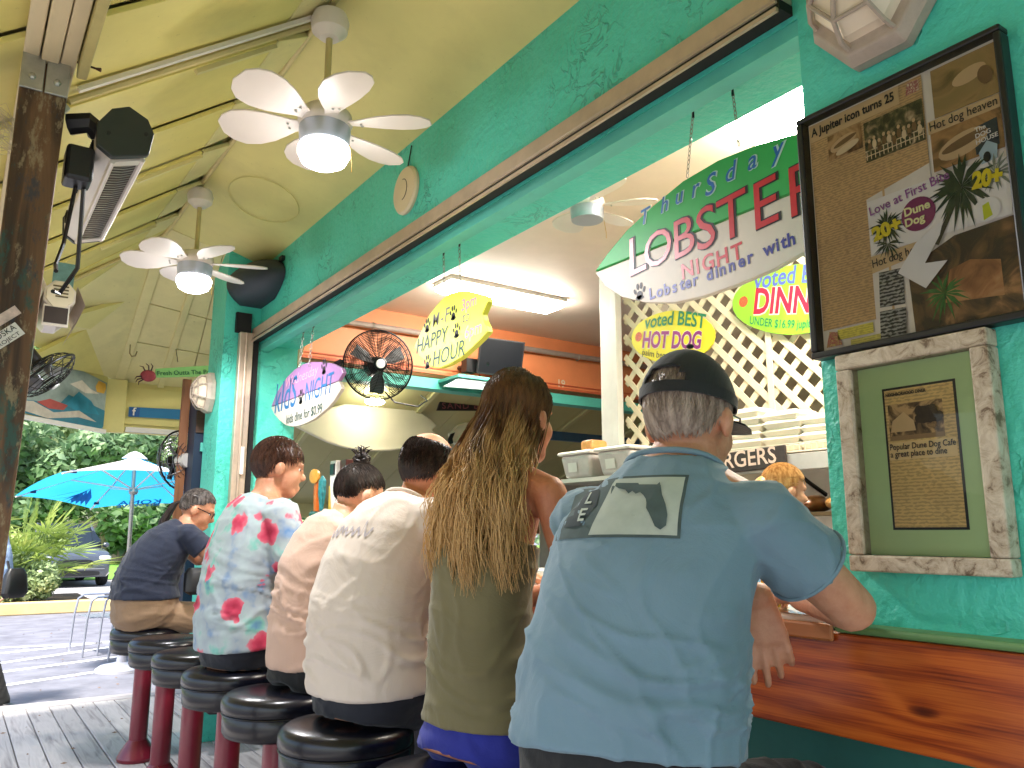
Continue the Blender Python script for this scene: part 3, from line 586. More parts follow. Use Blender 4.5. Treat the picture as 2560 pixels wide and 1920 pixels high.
# mural: painted sea panel on the angled header
mu = thing('beach_mural', 'painted beach mural with blue waves, red board and yellow sun', 'mural', (.6, 6.6, 2.05))
MO = V((.9, 6.93, 2.04)) + V((UA.y, -UA.x, 0)) * .012; UB = (UA, V((0, 0, 1)), V((UA.y, -UA.x, 0)))
def mural_poly(name, pts, mat, lift):
    return sheet(name, [MO + UA * a + V((0, 0, b)) + UB[2] * lift for a, b in pts], mat, mu)
def mc(n, c): return M(n, c, .5, var=.18, vs=14)
MB().prism([(-1.15, .02), (-.02, -.02), (-.02, .36), (-.30, .40), (-1.15, .44)], MO, UA, (0, 0, 1), .008).build('panel', mc('mural_sky', rgb(150, 168, 168)), mu)
mural_poly('sea', [(-1.15, .02), (-.06, -.02), (-.02, .02), (-.02, .14), (-.2, .17), (-.42, .20), (-.5, .12), (-.8, .10), (-1.15, .14)], mc('mural_sea', rgb(36, 124, 150)), .002)
mural_poly('wave', [(-.45, .12), (-.32, .24), (-.18, .19), (-.08, .10), (-.3, .09)], mc('mural_wave', rgb(28, 140, 172)), .003)
mural_poly('foam', [(-1.1, .06), (-.75, .10), (-.55, .05), (-.3, .10), (-.1, .04), (-.3, .05), (-.6, .0), (-.9, .03)], mc('mural_foam', rgb(204, 196, 184)), .004)
mural_poly('cloud', [(-1.1, .33), (-.95, .38), (-.8, .36), (-.75, .30), (-.95, .29)], mc('mural_cloud', rgb(212, 206, 196)), .002)
mural_poly('cloud', [(-.42, .28), (-.30, .33), (-.2, .28), (-.1, .26), (-.25, .24)], mc('mural_cloud', rgb(212, 206, 196)), .0024)
mural_poly('red_board', [(-.72, .10), (-.6, .14), (-.42, .12), (-.46, .08), (-.6, .07)], mc('mural_red', rgb(178, 74, 70)), .005)
mural_poly('sun_disc', [(-.13, .27), (-.05, .27), (-.03, .31), (-.04, .35), (-.12, .36), (-.15, .31)], mc('mural_sun', rgb(220, 170, 66)), .003)
# ------------------------------------------------------------------ the room behind the hatch
rm = box('indoor_floor', (1.9, -2.5, -.16), (7.2, 6.9, -.02), M('indoor_floor_tile', rgb(120, 92, 76), .5, var=.1)); tag(rm, kind='structure')
cl = box('indoor_ceiling', (1.87, -2.5, 3.3), (7.2, 6.72, 3.4), CEIL); tag(cl, kind='structure')
ow = thing('orange_wall', 'orange painted wall band high above the far hatch', 'wall', (4.5, 6.8, 2.7))
box('band', (1.88, 6.7, 2.75), (7.2, 6.85, 3.299), ORANGE, ow)
for z0, z1, dy in ((2.745, 2.775, .03), (2.80, 2.815, .012)): box('moulding', (1.9, 6.7 - dy, z0), (7.2, 6.699, z1), M('orange_moulding', rgb(206, 104, 66), .45, var=.08), ow, bevel=.004)
box('jamb', (1.88, 6.7, -.1), (2.25, 6.84, 2.744), TEAL, ow)
box('teal_beam', (2.25, 6.66, 2.60), (7.2, 6.82, 2.70), TEALW, ow)
NUM = M('number_cream', rgb(236, 220, 190), .5)
text('20', (4.62, 6.698, 2.80), NUM, ow, WY, width=.09, bold=.02); text('19', (5.18, 6.698, 2.785), NUM, ow, WY, width=.09, bold=.02)
box('right_wall', (7.2, -2.5, -.16), (7.3, 9.8, 3.4), BROWNW); tag(bpy.data.objects['right_wall'], kind='structure')
box('near_wall', (1.71, -2.6, -.16), (7.2, -2.5, 3.4), BROWNW); tag(bpy.data.objects['near_wall'], kind='structure')
pp = thing('wall_pipe', 'grey conduit pipe fixed high along the orange wall', 'pipe', (4, 6.65, 3.12))
MB().tube([(2.3, 6.64, 3.11), (7.1, 6.64, 3.14)], .028, 10).build('pipe', M('grey_pipe', rgb(168, 154, 146), .4, metal=.3), pp, True)
for x in (3.0, 3.9, 5.4): MB().tube([(x, 6.64 + .032 * math.cos(a), 3.115 + .032 * math.sin(a)) for a in [i * math.pi / 4 for i in range(8)]], .006, 5, close=True).build('clamp', STEEL, pp)
# far porch ceiling seen through the far hatch
OLV = M('olive_yellow_paint', rgb(196, 190, 132), .5, var=.06, vs=2); OLV2 = M('olive_batten_paint', rgb(206, 200, 146), .5, var=.05)
fp = thing('far_porch_ceiling', 'yellow-green sloping board ceiling beyond the far hatch', 'ceiling', (4, 8.5, 2))
for i in range(12):
    xx = 2.35 + i * .5
    slab('ceiling_board', [(xx, 6.86, 2.74), (xx + .494, 6.86, 2.74), (xx + .494 + .25, 10.4, 1.62), (xx + .25, 10.4, 1.62)], OLV, .02, fp, .003)
    if i % 2: MB().bar((xx + .06, 6.86, 2.73), (xx + .31, 10.4, 1.61), .05, .03).build('ceiling_batten', OLV2, fp)
slab('end_board', [(2.9, 10.41, 1.64), (8, 10.41, 1.64), (8, 10.41, 1.45), (2.9, 10.41, 1.45)], OLV2, .04, fp)
slab('roof_cover', [(2.35, 6.86, 2.8), (8, 6.86, 2.8), (8, 10.6, 1.68), (2.75, 10.6, 1.68)], OLV, .02, fp)
bw = box('back_screen_wall', (2.9, 10.45, -.15), (8, 10.5, 1.0), M('khaki_wall', rgb(176, 170, 128), .6, var=.08)); tag(bw, kind='structure')
bl = box('blue_rafter', (5.45, 7.3, 2.30), (6.9, 7.36, 2.40), M('blue_rafter_paint', rgb(62, 100, 140), .5)); tag(bl, 'blue painted rafter below the far ceiling near the lattice post', 'rafter')
# teal shelf under tv
sh = thing('teal_shelf', 'turquoise painted shelf under the television on the orange wall', 'shelf', (4, 6.5, 2.55))
box('board', (3.70, 6.28, 2.66), (4.55, 6.66, 2.69), TEALW, sh, bevel=.004)
MB().prism([(3.56, 2.56), (4.2, 2.58), (4.55, 2.655), (3.72, 2.655)], (0, 6.30, 0), (1, 0, 0), (0, 0, 1), .02).build('apron', M('lilac_teal_paint', rgb(170, 186, 188), .5), sh)
tv = thing('television', 'dark flat television on a wall arm above the turquoise shelf', 'television', (4.13, 6.35, 2.7))
TU = V((.95, -.30, -.06)).normalized(); TN = V((-.30, -.93, -.22)).normalized(); TV_ = TN.cross(TU)
MB().prism([(-.22, -.175), (.22, -.175), (.22, .175), (-.22, .175)], (4.15, 6.25, 2.89), TU, TV_, .04).build('screen_body', BLACK, tv, bevel=.006)
MB().prism([(-.205, -.155), (.205, -.155), (.205, .16), (-.205, .16)], V((4.15, 6.25, 2.89)) + TU.cross(TV_) * .002, TU, TV_, .001).build('screen', M('dark_glass_screen', rgb(10, 14, 20), .4, var=0, spec=.25), tv)
MB().tube([(4.05, 6.3, 2.83), (3.95, 6.45, 2.82), (3.95, 6.69, 2.84)], .025, 6).build('wall_arm', BLACKM, tv)
box('mount_plate', (3.86, 6.40, 2.75), (3.98, 6.5, 2.88), BLACKM, tv)
MB().tube([(4.0, 6.4, 2.74), (3.98, 6.3, 2.63), (4.12, 6.27, 2.64), (4.20, 6.27, 2.56), (4.2, 6.27, 2.52)], .005, 5).build('cable', BLACK, tv)
box('plug', (4.17, 6.25, 2.45), (4.24, 6.29, 2.52), BLACK, tv)
cf = cage_fan('large black caged fan with grey badge on the orange wall', (2.885, 6.25, 2.67), (-.22, -.97, -.1), .30, BLACKM, rings=20, spokes=20, group='indoor caged fans', dp=.08, stuffw=.0026)
MB().bar((2.6, 6.35, 2.68), (2.42, 6.69, 2.55), .05, .04).build('bracket', BLACKM, cf)
MB().tube([(2.98, 6.3, 2.45), (3.05, 6.25, 2.36), (3.3, 6.3, 2.35), (3.5, 6.5, 2.45), (3.52, 6.66, 2.52)], .008, 6).build('cable', BLACK, cf)
# ceiling lights
TUBE = M('lit_acrylic_lens', (1, 1, 1), .4, var=0, emit=34, ecol=(1, .92, .80))
def flu(label, a, b, g='fluorescent ceiling lights'):
    f = thing('ceiling_light', label, 'ceiling light', ((a[0] + b[0]) / 2, (a[1] + b[1]) / 2, 3.2), g)
    box('base_tray', (a[0], a[1], 3.262), (b[0], b[1], 3.297), WHITE, f)
    cx, cy = (a[0] + b[0]) / 2, (a[1] + b[1]) / 2; hx, hy = (b[0] - a[0]) / 2, (b[1] - a[1]) / 2
    rk = lambda k, z: [V((cx + hx * sx * (1 - (1 - k) * min(hy / hx, 1)), cy + hy * sy * (1 - (1 - k) * min(1, hx / hy)), z)) for sx, sy in ((-1, -1), (1, -1), (1, 1), (-1, 1))]
    MB().loft([rk(.97, 3.26), rk(.95, 3.235), rk(.70, 3.205)]).build('lens', TUBE, f)
flu('long lit fluorescent fixture on the room ceiling above the happy hour board', (3.12, 5.42), (4.30, 5.72))
flu('lit fluorescent panel on the room ceiling beside the turquoise pillar', (3.0, 1.35), (3.4, 2.52))
sl = MB().ell((3.30, 7.2, 2.515), (.10, .08, .035)).build('small_lamp', M('lit_small_lamp', (1, 1, 1), .4, var=0, emit=26, ecol=(1, .95, .86)), smooth=True); tag(sl, 'small bright lamp glowing under the caged fan', 'lamp')
rp = MB().span((2.62, 2.60, 3.255), (2.72, 3.0, 3.298)).build('red_ceiling_trim', M('dull_red_trim', rgb(176, 70, 62), .5)); tag(rp, 'short dull red strip on the room ceiling beside the bright panel', 'trim')

# lattice partition
la = thing('lattice_partition', 'cream lattice screen with white corner post above the kitchen shelf', 'lattice', (4.0, 3, 1.9))
LATC = M('cream_lattice', rgb(240, 226, 196), .5, var=.05)
box('corner_post', (3.93, 4.42, -.02), (4.03, 4.56, 3.299), WHITE, la, bevel=.006)
box('post_trim', (3.915, 4.36, 1.85), (3.97, 4.418, 3.299), WHITE, la, bevel=.004)
y0, y1, z0, z1 = 1.2, 4.36, 1.86, 3.28
def clip_line(c, s):   # z = s*y + c inside the rectangle
    pts = []
    for yy in (y0, y1):
        z = s * yy + c
        if z0 <= z <= z1: pts.append((yy, z))
    for zz in (z0, z1):
        yy = (zz - c) / s
        if y0 < yy < y1: pts.append((yy, zz))
    return sorted(set(pts))
ST = .155
for s, xo in ((1, 4.0), (-1, 4.009)):
    k = -40
    while k < 80:
        c = (z0 - s * (y0 if s > 0 else y1)) + (k * ST) * (1 if s > 0 else 1) - (0 if s > 0 else (y1 - y0) * 0)
        pts = clip_line(c, s); k += 1
        if len(pts) >= 2 and abs(pts[-1][0] - pts[0][0]) > .05:
            MB().bar((xo, *pts[0]), (xo, *pts[-1]), .008, .040, up=(1, 0, 0)).build('slat', LATC, la) if 0 else MB().bar((xo, *pts[0]), (xo, *pts[-1]), .042, .008, up=(1, 0, 0)).build('slat', LATC, la)
box('joint_strip', (3.985, 3.05, 1.86), (3.995, 3.09, 3.28), LATC, la)
box('behind_wall', (4.35, .5, -.1), (4.4, 4.42, 3.299), BROWNW); tag(bpy.data.objects['behind_wall'], kind='structure')

# kitchen shelves
WIRE = M('cream_wire', rgb(232, 220, 196), .4, metal=.2, var=.05)
ks = thing('wire_shelf', 'cream wire kitchen shelf loaded with foam containers', 'shelf', (3.75, 2.8, 1.7))
box('shelf_channel', (3.58, 1.2, 1.575), (3.62, 4.36, 1.66), M('grey_shelf_channel', rgb(190, 184, 178), .4, metal=.3), ks, bevel=.003)
box('shelf_deck', (3.62, 1.2, 1.672), (3.97, 4.36, 1.68), WIRE, ks)
for z in (1.672, 1.715): MB().tube([(3.60, 1.2, z), (3.60, 4.36, z)], .004, 6).build('front_wire', WIRE, ks)
yy = 1.25
while yy < 4.3: MB().tube([(3.60, yy, 1.672), (3.60, yy, 1.715)], .003, 4).build('front_wire', WIRE, ks); yy += .035
FOAM = M('white_foam', rgb(240, 230, 212), .7, var=.04)
fo = MB(); fo.loft([[V((sx * a, sy * b, z)) for sx, sy in ((-1, -1), (1, -1), (1, 1), (-1, 1))] for a, b, z in ((.085, .095, 0), (.105, .115, .028), (.108, .118, .03), (.108, .118, .036), (.10, .11, .040), (.08, .09, .062))])
foam0 = fo.build('foam_box', FOAM, world=False, bevel=.008); first = True
def foam(p, label, g, sc=1):
    global first
    o = foam0 if first else foam0.copy()
    if not first: COL.objects.link(o)
    first = False; o.location = p; o.scale = (sc, sc, 1); o.rotation_euler = (0, 0, rnd.uniform(-.06, .06)); tag(o, label, 'takeout box', g)
for (yc, n, lb) in ((3.34, 6, 'foam takeout box in the stack beside the cap brim'), (3.02, 6, 'foam takeout box in the tall stack left of the wide plates'), (2.76, 5, 'foam takeout box in the middle stack on the wire shelf'), (2.52, 4, 'foam takeout box in the lower stack nearest the white plates')):
    for k in range(n): foam((3.76 + rnd.uniform(-.01, .01), yc + rnd.uniform(-.01, .01), 1.681 + k * .042), (('bottom', 'second lowest', 'third lowest', 'fourth lowest', 'fifth lowest', 'sixth lowest')[k] if k < n - 1 else 'topmost') + ' ' + lb, lb.replace('takeout box in', 'boxes in'), 1.05)
pl0 = None
for k in range(7):
    o = MB().lathe([(.06, 0), (.12, .012), (.125, .016), (.12, .016), (.05, .006)], n=24).build('plate', M('white_plate', rgb(226, 214, 202), .35, var=.03), smooth=True, world=False) if pl0 is None else pl0.copy()
    if pl0 is None: pl0 = o
    else: COL.objects.link(o)
    o.location = (3.74, 2.24, 1.681 + k * .018); tag(o, ('bottom', 'second lowest', 'third lowest', 'middle', 'fifth lowest', 'sixth lowest', 'topmost')[k] + ' white plate in the stack at the shelf end by the pillar', 'plate', 'plates stacked on the wire shelf')
pr = MB().lathe([(.06, 0), (.13, .012), (.12, .016)], (3.74, 2.24, 1.812), n=24).build('orange_plate', M('orange_plastic', rgb(222, 120, 70), .4), smooth=True); tag(pr, 'orange plate on top of the white plate stack', 'plate')
ob = MB().prism([(-.12, 0), (.12, 0), (.15, .09), (-.1, .09)], (3.66, 3.42, 1.97), (0, -1, 0), (0, 0, 1), .2).build('orange_box', M('orange_card', rgb(224, 124, 62), .6)); tag(ob, 'orange cardboard box on the foam stacks behind the cap brim', 'box')
bg_ = thing('burgers_sign', 'dark metal sign reading BURGERS in raised pale letters under the shelf', 'sign', (3.55, 2.85, 1.6))
MB().prism([(-.30, -.055), (.30, -.055), (.30, .06), (-.30, .06)], (3.555, 2.97, 1.64), V((0, -.995, .03)), (0, 0.03, .995), .02).build('plate', M('dark_sign_metal', rgb(58, 48, 44), .5, var=.25, vs=30), bg_, bevel=.006)
text('BURGERS', (3.553, 3.235, 1.605), M('sign_pale_letters', rgb(232, 200, 182), .5), bg_, WX, width=.51, bold=.012, rot=.03, ext=.004)
text('BURGERS', (3.554, 3.237, 1.603), M('sign_pale_letters', rgb(232, 200, 182), .5), bg_, WX, width=.51, bold=.012, rot=.03, ext=.004) if 0 else None
MB().tube([(3.56, 2.66, 1.6), (3.62, 2.6, 1.52), (3.75, 2.58, 1.45)], .012, 6).build('bracket', BLACKM, bg_)
# lower racks
for z, lb in ((1.36, 'dark wire rack holding bread loaves below the foam shelf'), (1.27, 'lower dark wire rack under the bread loaves')):
    rk = thing('wire_rack', lb, 'rack', (3.8, 2.4, z))
    box('rack_edge', (3.60, 1.2, z - .02), (3.62, 2.95, z), M('bronze_rack', rgb(96, 76, 50), .4, metal=.5), rk)
    box('rack_deck', (3.62, 1.2, z - .012), (4.1, 2.95, z - .006), M('bronze_rack', rgb(96, 76, 50), .4, metal=.5), rk)
for yc, sc, c in ((2.46, 1, rgb(204, 146, 84)), (2.30, 1.1, rgb(226, 178, 110)), (2.62, .8, rgb(150, 92, 52))):
    o = MB().ell((3.72, yc, 1.405), (.12, .075 * sc, .045), n=14, m=8).build('bread_loaf', M('bread_bag_%d' % int(yc * 100), c, .3, var=.3, vs=30, coat=.5), smooth=True); tag(o, {2.46: 'golden bread loaf in the middle of the dark rack', 2.30: 'pale bread loaf beside the pillar on the rack', 2.62: 'small dark bread loaf at the left end of the rack'}[yc], 'bread', 'bread loaves')
wc = thing('white_counter', 'white prep counter with white bins behind the blonde bartender', 'counter', (3.8, 2.2, 0))
box('top', (3.5, 1.2, .98), (4.3, 3.0, 1.02), WHITE, wc, bevel=.006); box('cabinet', (3.55, 1.2, -.02), (4.3, 3.0, .979), M('grey_cabinet', rgb(180, 176, 170), .5), wc)
for yc in (2.33, 2.14):
    o = MB().loft([[V((3.75 + sx * a, yc + sy * b, z)) for sx, sy in ((-1, -1), (1, -1), (1, 1), (-1, 1))] for a, b, z in ((.09, .085, 1.02), (.085, .08, 1.10), (.06, .055, 1.13))]).build('white_bin', WHITEP, bevel=.012); tag(o, 'left white bin on the prep counter' if yc > 2.2 else 'right white bin on the prep counter by the pillar', 'bin', 'white bins')
box('kitchen_wall', (4.30, .5, -.02), (4.345, 3.2, 1.85), M('grey_kitchen_wall', rgb(150, 142, 132), .5, var=.1)); tag(bpy.data.objects['kitchen_wall'], kind='structure')
# tubs, bowl and terminal between the two customers
TUBM = M('frosted_tub_plastic', rgb(206, 198, 194), .3, var=.12, vs=9)
def tub(c, lb):
    t = thing('plastic_tub', lb, 'tub', c); c = V(c)
    rk = lambda a, b, z: [c + V((sx * a, sy * b, z)) for sx, sy in ((-1, -1), (1, -1), (1, 1), (-1, 1))]
    MB().loft([rk(.10, .13, 0), rk(.125, .155, .15)]).build('tub', TUBM, t, bevel=.025, seg=3)
    MB().loft([rk(.135, .165, .15), rk(.14, .17, .165), rk(.12, .15, .175)]).build('lid', WHITEP, t, bevel=.01)
    sheet('label', [c + V((-.117, .07, .04)), c + V((-.117, -.02, .04)), c + V((-.124, -.02, .10)), c + V((-.124, .07, .10))], WHITE, t, lift=0)
shf = thing('side_shelf', 'shelf holding the plastic tubs left of the lattice post', 'shelf', (3.5, 3.9, 1.6))
box('board', (3.3, 3.45, 1.575), (3.6, 4.36, 1.60), WHITE, shf)
tub((3.42, 4.10, 1.602), 'frosted plastic tub with white lid next to the long-haired woman'); tub((3.42, 3.73, 1.602), 'frosted plastic tub with white lid behind the blue shoulder')
yb = MB().span((3.36, 4.0, 1.78), (3.5, 4.12, 1.85)).build('food_tray', M('orange_wrap', rgb(222, 160, 92), .4, var=.2, vs=20), bevel=.02); tag(yb, 'orange wrapped pack lying on the tub lid', 'pack')
rb = thing('red_basket', 'red oval food baskets stacked below the plastic tubs', 'basket', (3.4, 4.0, 1.40))
MB().lathe([(.07, 0), (.12, .045), (.125, .05)], (3.42, 4.0, 1.44), n=24).build('basket', M('red_basket_plastic', rgb(168, 52, 34), .4), rb, True); MB().lathe([(.12, .0), (.125, .012), (.06, .03)], (3.42, 4.0, 1.492), n=24).build('paper_liner', WHITE, rb, True)
shf2 = box('low_shelf', (3.25, 3.5, 1.40), (3.62, 4.36, 1.438), M('dark_shelf', rgb(60, 56, 52), .5)); tag(shf2, 'dark shelf board under the red baskets', 'shelf')
tm = thing('card_terminal', 'black terminal box with a white card and pink logo', 'terminal', (3.3, 3.95, 1.26))
box('body', (3.26, 3.6, 1.20), (3.5, 4.14, 1.395), BLACK, tm, bevel=.008)
sheet('card', [(3.257, 4.10, 1.29), (3.257, 4.06, 1.29), (3.257, 4.06, 1.325), (3.257, 4.10, 1.325)], WHITE, tm); disc(MB(), (3.259, 4.01, 1.307), .022, .02, WX).build('logo', M('pink_logo', rgb(232, 130, 150), .5), tm)
bc = box('blue_cooler', (3.28, 3.6, 1.05), (3.6, 4.3, 1.19), M('blue_pattern_box', rgb(34, 70, 130), .4, var=.8, vs=14, tint=rgb(150, 180, 120))); tag(bc, 'blue printed carton under the black terminal', 'carton')
wi = box('white_ice_bin', (2.95, 3.0, -.02), (3.9, 4.36, 1.03), WHITE, bevel=.01); tag(wi, 'long white ice bin behind the bar below the blue carton', 'ice bin')
# beer taps at the far end of the bar
tp = thing('beer_tower', 'row of beer taps with orange, blue and white handles', 'beer taps', (2.05, 4.9, 1.08))
DBW = wood('dark_bar_wood', rgb(92, 50, 36), rgb(130, 76, 54), .35, 1, coat=.3)
box('tower_box', (1.98, 4.40, 1.079), (2.18, 5.30, 1.34), DBW, tp, bevel=.01)
MB().tube([(2.0, 4.5, 1.37), (2.0, 5.28, 1.37)], .03, 12).build('tap_rail', CHROME, tp, True)
def handle(y, x, z0, z1, prof, mat, nm='tap_handle'): MB().loft([[V((x - w_ / 2, y - w_, z0 + (z1 - z0) * t)), V((x + w_ / 2, y - w_, z0 + (z1 - z0) * t)), V((x + w_ / 2, y + w_, z0 + (z1 - z0) * t)), V((x - w_ / 2, y + w_, z0 + (z1 - z0) * t))] for t, w_ in prof]).build(nm, mat, tp, bevel=.004)
OR = M('tap_orange', rgb(226, 112, 40), .35, var=.1, vs=20)
handle(5.18, 1.98, 1.39, 1.58, ((0, .022), (.7, .028), (1, .028)), OR)
MB().lathe([(.045, 0), (.048, .02), (.03, .026)], (1.97, 5.18, 1.62), (-1, -.3, 0), 20).build('tap_badge', M('tap_amber', rgb(226, 160, 70), .35, var=.2, vs=40), tp, True)
handle(5.09, 1.98, 1.39, 1.62, ((0, .014), (.5, .032), (.85, .032), (1, .008)), M('tap_teal', rgb(56, 140, 150), .35, var=.5, vs=40))
handle(4.86, 1.98, 1.40, 1.70, ((0, .03), (.5, .045), (1, .048)), WHITE); handle(4.86, 1.965, 1.61, 1.68, ((0, .034), (1, .034)), BLACK, 'tap_label'); handle(4.75, 2.0, 1.40, 1.70, ((0, .03), (1, .05)), M('tap_brown', rgb(84, 40, 34), .4, var=.3, vs=30))
handle(4.98, 2.0, 1.39, 1.55, ((0, .02), (1, .022)), M('tap_gold', rgb(214, 176, 60), .35)); handle(4.62, 2.0, 1.39, 1.6, ((0, .02), (1, .03)), M('tap_red', rgb(170, 40, 40), .35))
for yc, zc, c, lb in ((5.22, 1.13, rgb(226, 206, 214), 'pink and white wrapped packets below the orange tap'), (5.06, 1.13, rgb(60, 130, 90), 'green wrapped packets below the blue tap handle')):
    o = MB().box((1.88, yc, zc), (.12, .11, .10), rot=.4).build('snack_packet', M('packet_%d' % int(yc * 100), c, .35, var=.35, vs=40), bevel=.02); tag(o, lb, 'packets')
gl = thing('wine_glasses', 'dark upside-down glasses on the tap box behind the floral shirt man', 'glassware', (2.12, 5.1, 1.34))
for k in range(5): MB().lathe([(.03, 0), (.035, .06), (.006, .08), (.006, .14), (.032, .15)], (2.12 + .03 * (k % 2), 5.26 - k * .09, 1.341), n=14).build('glass', M('smoky_glass', rgb(90, 92, 92), .1, var=.1, metal=.3), gl, True)
bt0 = None
for k, (yc, c, lb) in enumerate(((4.30, rgb(60, 92, 40), 'green bottle'), (4.20, rgb(150, 90, 30), 'amber bottle'), (4.08, rgb(190, 190, 186), 'clear bottle'), (3.95, rgb(120, 40, 30), 'red bottle'), (3.84, rgb(40, 60, 110), 'blue bottle'))):
    b_ = thing('liquor_bottle', lb + ' standing behind the counter between the seated heads', 'bottle', (2.12, yc, 1.079), 'bottles behind the counter'); MB().lathe([(.036, 0), (.038, .02), (.038, .19), (.03, .22), (.014, .25), (.014, .31)], (2.12, yc, 1.079), n=16).build('glass_body', M('bottle_%d' % k, c, .12, var=.1, coat=.5), b_, True); MB().lathe([(.016, .31), (.016, .335)], (2.12, yc, 1.079), n=12).build('cap', BLACK, b_, True); MB().lathe([(.039, .06), (.039, .15)], (2.12, yc, 1.079), n=16, cap=False).build('label', M('bottle_label_%d' % k, rgb(222, 210, 184), .6, var=.2, vs=50), b_, True)
# drink at the near end
bgl = thing('beer_glass', 'clear plastic cup of amber beer on the counter by the elbow', 'cup', (1.66, 1.30, 1.077))
MB().lathe([(.028, .0), (.033, .075)], (1.66, 1.30, 1.078), n=20).build('beer', M('amber_beer', rgb(214, 160, 20), .15, var=.1), bgl, True); MB().lathe([(.034, .0755), (.038, .14), (.036, .14), (.033, .08)], (1.66, 1.30, 1.078), n=20).build('cup_rim', WHITEP, bgl, True)
cs = box('pink_packet', (1.60, 1.36, 1.077), (1.66, 1.40, 1.16), M('pink_black_packet', rgb(216, 90, 120), .5, var=.7, vs=25, tint=rgb(30, 20, 20))); tag(cs, 'small pink and black packet beside the beer cup', 'packet')
# ------------------------------------------------------------------ hanging boards in the hatch
CHAIN = M('steel_chain', rgb(150, 146, 136), .35, metal=.8, var=.1)
def chain(p, q, parent, link=.022):
    p = V(p); q = V(q); n = max(2, int((q - p).length / (link * .78))); u, v, d = basis(q - p)
    for i in range(n):
        c = p.lerp(q, (i + .5) / n); s = u if i % 2 else v
        MB().tube([c + d * (link * .5 * math.cos(a)) + s * (link * .26 * math.sin(a)) for a in [j * math.pi / 4 for j in range(8)]], .0016, 4, close=True).build('chain_link', CHAIN, parent)
    MB().tube([p, p + V((0, 0, -.02))], .004, 5).build('chain_hook', BLACKM, parent)
def wpoly(name, pts, x, th, mat, parent, bevel=.004):
    return MB().prism([(-a, b) for a, b in pts], (x, 0, 0), (0, -1, 0), (0, 0, 1), th).build(name, mat, parent, bevel=bevel)
GREEN = M('board_green', rgb(44, 168, 82), .5, var=.10, vs=5); CRW = M('board_cream', rgb(206, 198, 184), .5, var=.07, vs=4)
RED = M('board_red', rgb(198, 44, 58), .35, var=.1, vs=30); INK = M('board_ink', rgb(24, 22, 30), .5); NAVY = M('board_navy', rgb(40, 50, 140), .4, var=.1, vs=30)
SKYB = M('board_blue', rgb(34, 104, 176), .4, var=.15, vs=30); PALE = M('board_pale_outline', rgb(190, 224, 214), .4)
LX = 1.75
def kx(pts, x0=1.73, x1=LX): k = x1 / x0; return [(a * k, 1.25 + (b - 1.25) * k) for a, b in pts]
lob = thing('lobster_board', 'green and white surfboard sign reading Thursday LOBSTER NIGHT', 'sign', (LX, 1.46, 2.1), 'hanging surfboard signs')
top = kx([(2.027, 2.133), (1.964, 2.176), (1.865, 2.228), (1.742, 2.270), (1.61, 2.305), (1.472, 2.317), (1.33, 2.308), (1.2, 2.285), (1.05, 2.235), (.95, 2.185), (.89, 2.13)])
bot = kx([(2.027, 2.128), (1.978, 2.066), (1.894, 2.008), (1.784, 1.963), (1.664, 1.934), (1.55, 1.926), (1.43, 1.929), (1.3, 1.940), (1.18, 1.966), (1.05, 2.01), (.95, 2.06), (.89, 2.125)])
wpoly('green_half', top, LX, .022, GREEN, lob, .003); wpoly('cream_half', bot, LX, .022, CRW, lob, .003)
def T(body, y, z, mat, par, width=None, x=LX, **k): 
    (a, b), = kx([(y, z)], 1.73, x); return text(body, (x, a, b), mat, par, WX, width=width * x / 1.73 if width else None, **k)
def spread(word, pts, size, mats, par, x=LX, shear=.3, bold=.0, lift0=.0015):
    for mi, (mat, bo) in enumerate(mats):
        for ch, (y, z, sc) in zip(word, pts):
            if ch == ' ': continue
            (a, b), = kx([(y, z)], 1.73, x); text(ch, (x, a, b), mat, par, WX, size=size * sc, bold=bo, shear=shear, lift=lift0 + .0012 * mi, rot=.08)
spread('ThurSday', [(1.79, 2.222, 1), (1.705, 2.232, 1), (1.64, 2.238, 1), (1.575, 2.236, 1.1), (1.522, 2.222, 1.25), (1.443, 2.236, 1.1), (1.365, 2.242, 1.1), (1.29, 2.24, 1.1)], .072, ((PALE, .035), (SKYB, .008)), lob)
spread('LOBSTER', [(1.85, 2.066, 1), (1.778, 2.066, .88), (1.652, 2.066, .95), (1.56, 2.064, 1), (1.475, 2.064, 1.02), (1.35, 2.064, 1.05), (1.235, 2.062, 1.08)], .185, ((INK, .022), (RED, .0)), lob, shear=.08)
spread('NIGHT', [(1.625, 1.997, 1), (1.567, 1.998, 1), (1.545, 1.998, 1), (1.49, 1.998, 1), (1.437, 1.998, 1)], .068, ((RED, .02),), lob, shear=0)
ld = 'Lobster dinner with t'
wid = [.5, .56, .56, .5, .36, .54, .36, .5, .56, .24, .56, .56, .54, .36, .5, .72, .24, .36, .56, .5, .36]; tot = sum(wid); acc = 0; pts = []
for ch, w_ in zip(ld, wid): t = acc / tot; pts.append((1.765 - .60 * t, 1.968 - .010 * math.sin(math.pi * min(1, t * 1.3)) + .022 * t, 1)); acc += w_
spread(ld, pts, .052, ((NAVY, .03),), lob, shear=0)
paw((LX, 1.832, 2.012), .052, INK, lob)
chain((1.72, 1.548, 2.503), (LX - .011, 1.60, 2.315), lob, .016); chain((1.72, 1.397, 2.503), (LX - .011, 1.40, 2.335), lob, .016)

